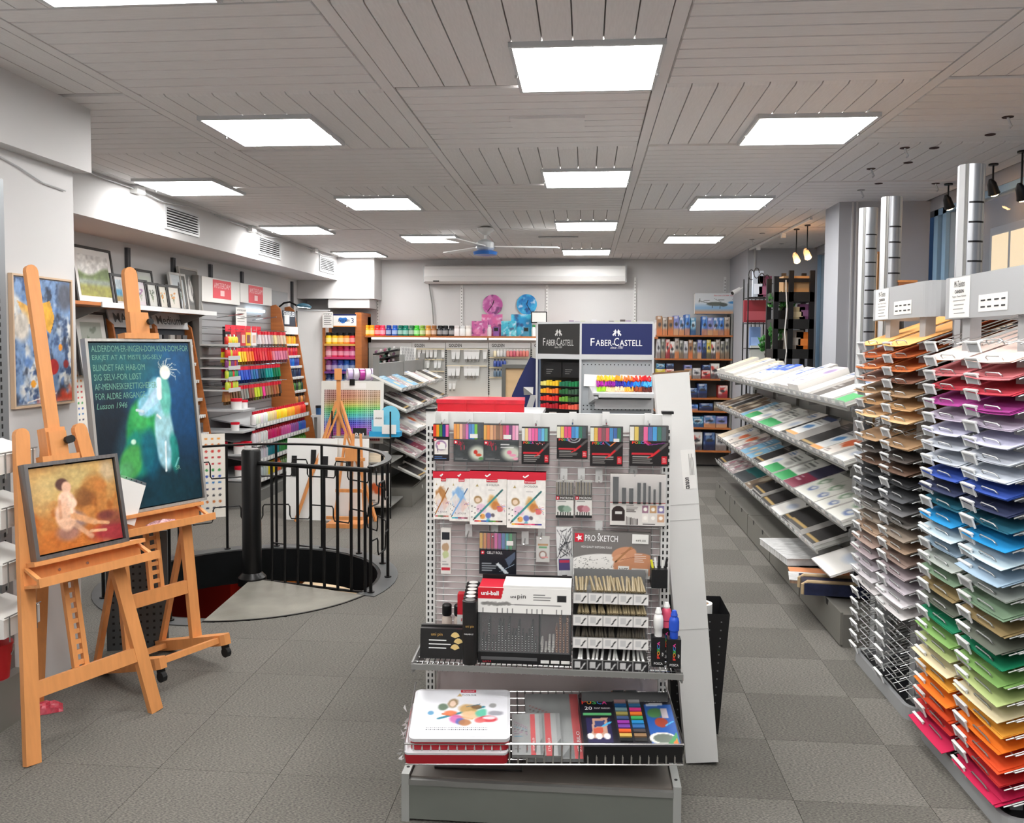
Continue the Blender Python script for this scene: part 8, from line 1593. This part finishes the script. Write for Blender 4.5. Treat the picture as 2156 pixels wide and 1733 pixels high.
MB().lathe([(.05, -.001), (.09, -.02), (.08, -.05), (.02, -.09)], 16).build('canopy', WHITE, t, smooth=True); MB().tube([(0, 0, -.07), (0, 0, zb + .14)], .014, 8).build('rod', WHITE, t); MB().lathe([(.03, zb + .15), (.09, zb + .12), (.1, zb + .06), (.07, zb + .03)], 16).build('motor', mat('pale_motor', (200, 205, 208), .3), t, smooth=True)
MB().lathe([(.05, zb + .05), (.13, zb + .02), (.12, zb - .01), (.04, zb - .02)], 16).build('blue_bowl', mat('blue_bowl', (50, 110, 190), .3), t, smooth=True)
for k in range(3):
    a_ = math.radians(10 + 120 * k); ca, sa = math.cos(a_), math.sin(a_); m = MB().prism([(.09, -.05), (.75, -.065), (.78, 0), (.75, .065), (.09, .05)], zb + .07, zb + .08, lambda x, y, z: (x * ca - y * sa, x * sa + y * ca, z)); m.build('blade', WHITE, t)
rn = random.Random(4); k = 0
for u, v in ((2122, 246), (2085, 283), (1905, 311), (1967, 311), (1834, 355), (1912, 342), (1970, 386), (1850, 386), (1813, 400), (1605, 491), (1583, 504), (1645, 513)):
    p = pz(u, v, ZC); lab = 'dark ceiling socket hole with a hanging hook, %s over the paper racks' % ORD[k] if k < 9 else 'round ceiling fitting, %s near the alcove' % ORD[k - 9]; t = thing('ceiling_hook', lab, 'hook', (p.x, p.y, ZC), group='hooks and holes in the right hand ceiling'); MB().lathe([(.028, -.004), (.03, -.0005)], 10).build('hole_plate', mat('dark_hole', (60, 40, 36), .8) if k < 8 else GREYM, t)
    if k % 2 == 0: MB().tube([(0, 0, -.002), (.01, 0, -.03), (.02, .0, -.05), (.01, 0, -.06)], .006, 6).build('hook', LGREY, t)
    k += 1
a, b_ = pz(1708, 457, ZC), pz(1570, 528, ZC); t = thing('track_rail', 'thin white light track running along the alcove ceiling', 'light track'); MB().bar(a + Vector((0, 0, -.015)), b_ + Vector((0, 0, -.015)), .025, .02).build('rail', WHITE, t)
for f in (.35, .75): p = a.lerp(b_, f); MB().box(p.x - .02, p.x + .02, p.y - .03, p.y + .03, ZC - .07, ZC - .02).build('fitting', WHITE, t)
p = pY(1551, 607, 11.0); t = thing('security_camera', 'small white security camera on the corner by the kit shelves', 'camera', (2.02, 11.25, p.z)); m = MB().tube([(-.06, 0, 0), (-.16, -.06, -.05)], .032, 12); m.build('body', WHITE, t); MB().tube([(0, .05, .03), (-.06, 0, 0)], .012, 8).build('arm', WHITE, t); MB().tube([(-.155, -.057, -.048), (-.165, -.063, -.052)], .024, 12).build('lens', BLACK, t)
p = pY(654, 607, 12.38); t = thing('motion_sensor', 'small white oval sensor with a dark eye high on the far left wall', 'sensor', (p.x, 12.38, p.z)); MB().box(-.03, .03, -.02, .01, -.05, .05).build('housing', WHITE, t); MB().box(-.015, .015, -.025, -.018, -.03, .03).build('eye', BLACK, t)
for k, (u, v) in enumerate(((583, 402), (1060 / 2, 968 / 2), (1325 / 2, 1055 / 2))):
    p = pX(u if k == 0 else (530, 662)[k - 1], v if k == 0 else (486, 529)[k - 1], -3.50) if k else pX(290, 403, -3.50); t = thing('junction_box', 'small white cable box under the ceiling, %s along the bulkhead' % ORD[k], 'junction box', (-3.50, p.y, 2.90), group='cable boxes on the bulkhead'); MB().box(-.03, .03, -.06, .06, -.03, .025).build('box_body', WHITE, t); MB().tube([(0, -.06, 0), (0, -.5, .0), (0, -.9, .015)], .005, 5).build('cable', LGREY, t); MB().tube([(0, .06, 0), (.005, .4, -.03), (0, .9, .01)], .005, 5).build('cable', LGREY, t)
MB().tube([pX(0, 330, -2.67), pX(40, 352, -2.67), pX(90, 385, -2.67), pX(138, 402, -2.67)], .004, 5).build('white_cable', LGREY); tag(bpy.data.objects['white_cable'], 'thin white cable running down the near left wall', 'cable')
# ---- rack of white pockets at the left edge
t = thing('pocket_rack', 'grey slotted post with white card pockets at the left picture edge', 'display stand'); X_ = -2.60
py_ = pX(10, 900, X_).y; MB().box(X_ - .06, X_ + .0, py_ - .045, py_ + .03, 0, pX(8, 378, X_).z).build('slotted_post', mat('galvanised', (150, 154, 158), .35, .7), t)
m = MB(); 
for k in range(60): m.box(X_ - .001, X_ + .002, py_ - .02, py_ - .012, .1 + .035 * k, .12 + .035 * k)
m.build('slots', INK, t)['kind'] = 'stuff'
MB().box(X_ - .07, X_ + .06, py_ - .5, py_ + .03, 0, .22).build('base', mat('cabinet_grey'), t)
for k, v in enumerate((960, 1070, 1180, 1290)):
    p = pX(12, v, X_ + .03); q = thing('card_pocket', 'white card pocket with wire front, %s from the top at the left edge' % ORD[k], 'card pocket', (X_ - .04, py_ - .26, p.z - .07), group='white pockets at the left edge')
    MB().prism([(0, 0), (.20, .02), (.20, .10), (0, .16)], .0, .24, lambda x, z, y: (x, y, z)).build('card', CARDW, q)
    for j in range(4): MB().tube([(.205, .03 + .06 * j, .0), (.205, .03 + .06 * j, .11)], .003, 5).build('wire', GREYM, q)
    MB().tube([(.205, .0, .11), (.205, .24, .11)], .003, 5).build('top_wire', GREYM, q)
p = pX(8, 1425, X_ + .12); q = thing('paint_bucket', 'small red bucket with a wire handle on the base at the left edge', 'bucket', (X_ - .0, py_ - .1, .22)); MB().lathe([(.055, 0), (.07, .15), (.073, .15), (.073, .16)], 16).build('bucket', mat('red_bucket', (186, 30, 36), .4), q, smooth=True); MB().tube([(.075 * math.cos(a_), .02, .15 - .08 * abs(math.sin(a_))) for a_ in [math.radians(18 * i) for i in range(11)]], .003, 5).build('handle', CHROME, q)
# floor-standing dark perforated panel behind the near easel
p, q_ = pz(178, 1400), pz(240, 1375); t = thing('perforated_panel', 'dark grey perforated panel standing behind the easels', 'panel', (-2.63, 4.45, 0), rz=.35); MB().box(0, .32, 0, .02, 0, .66).build('panel', mat('dark_perforated', (70, 74, 76), .5), t); m = MB()
for i in range(8):
    for j in range(16): m.box(.03 + .035 * i, .042 + .035 * i, -.001, .0, .03 + .039 * j, .042 + .039 * j)
m.build('holes', INK, t)['kind'] = 'stuff'
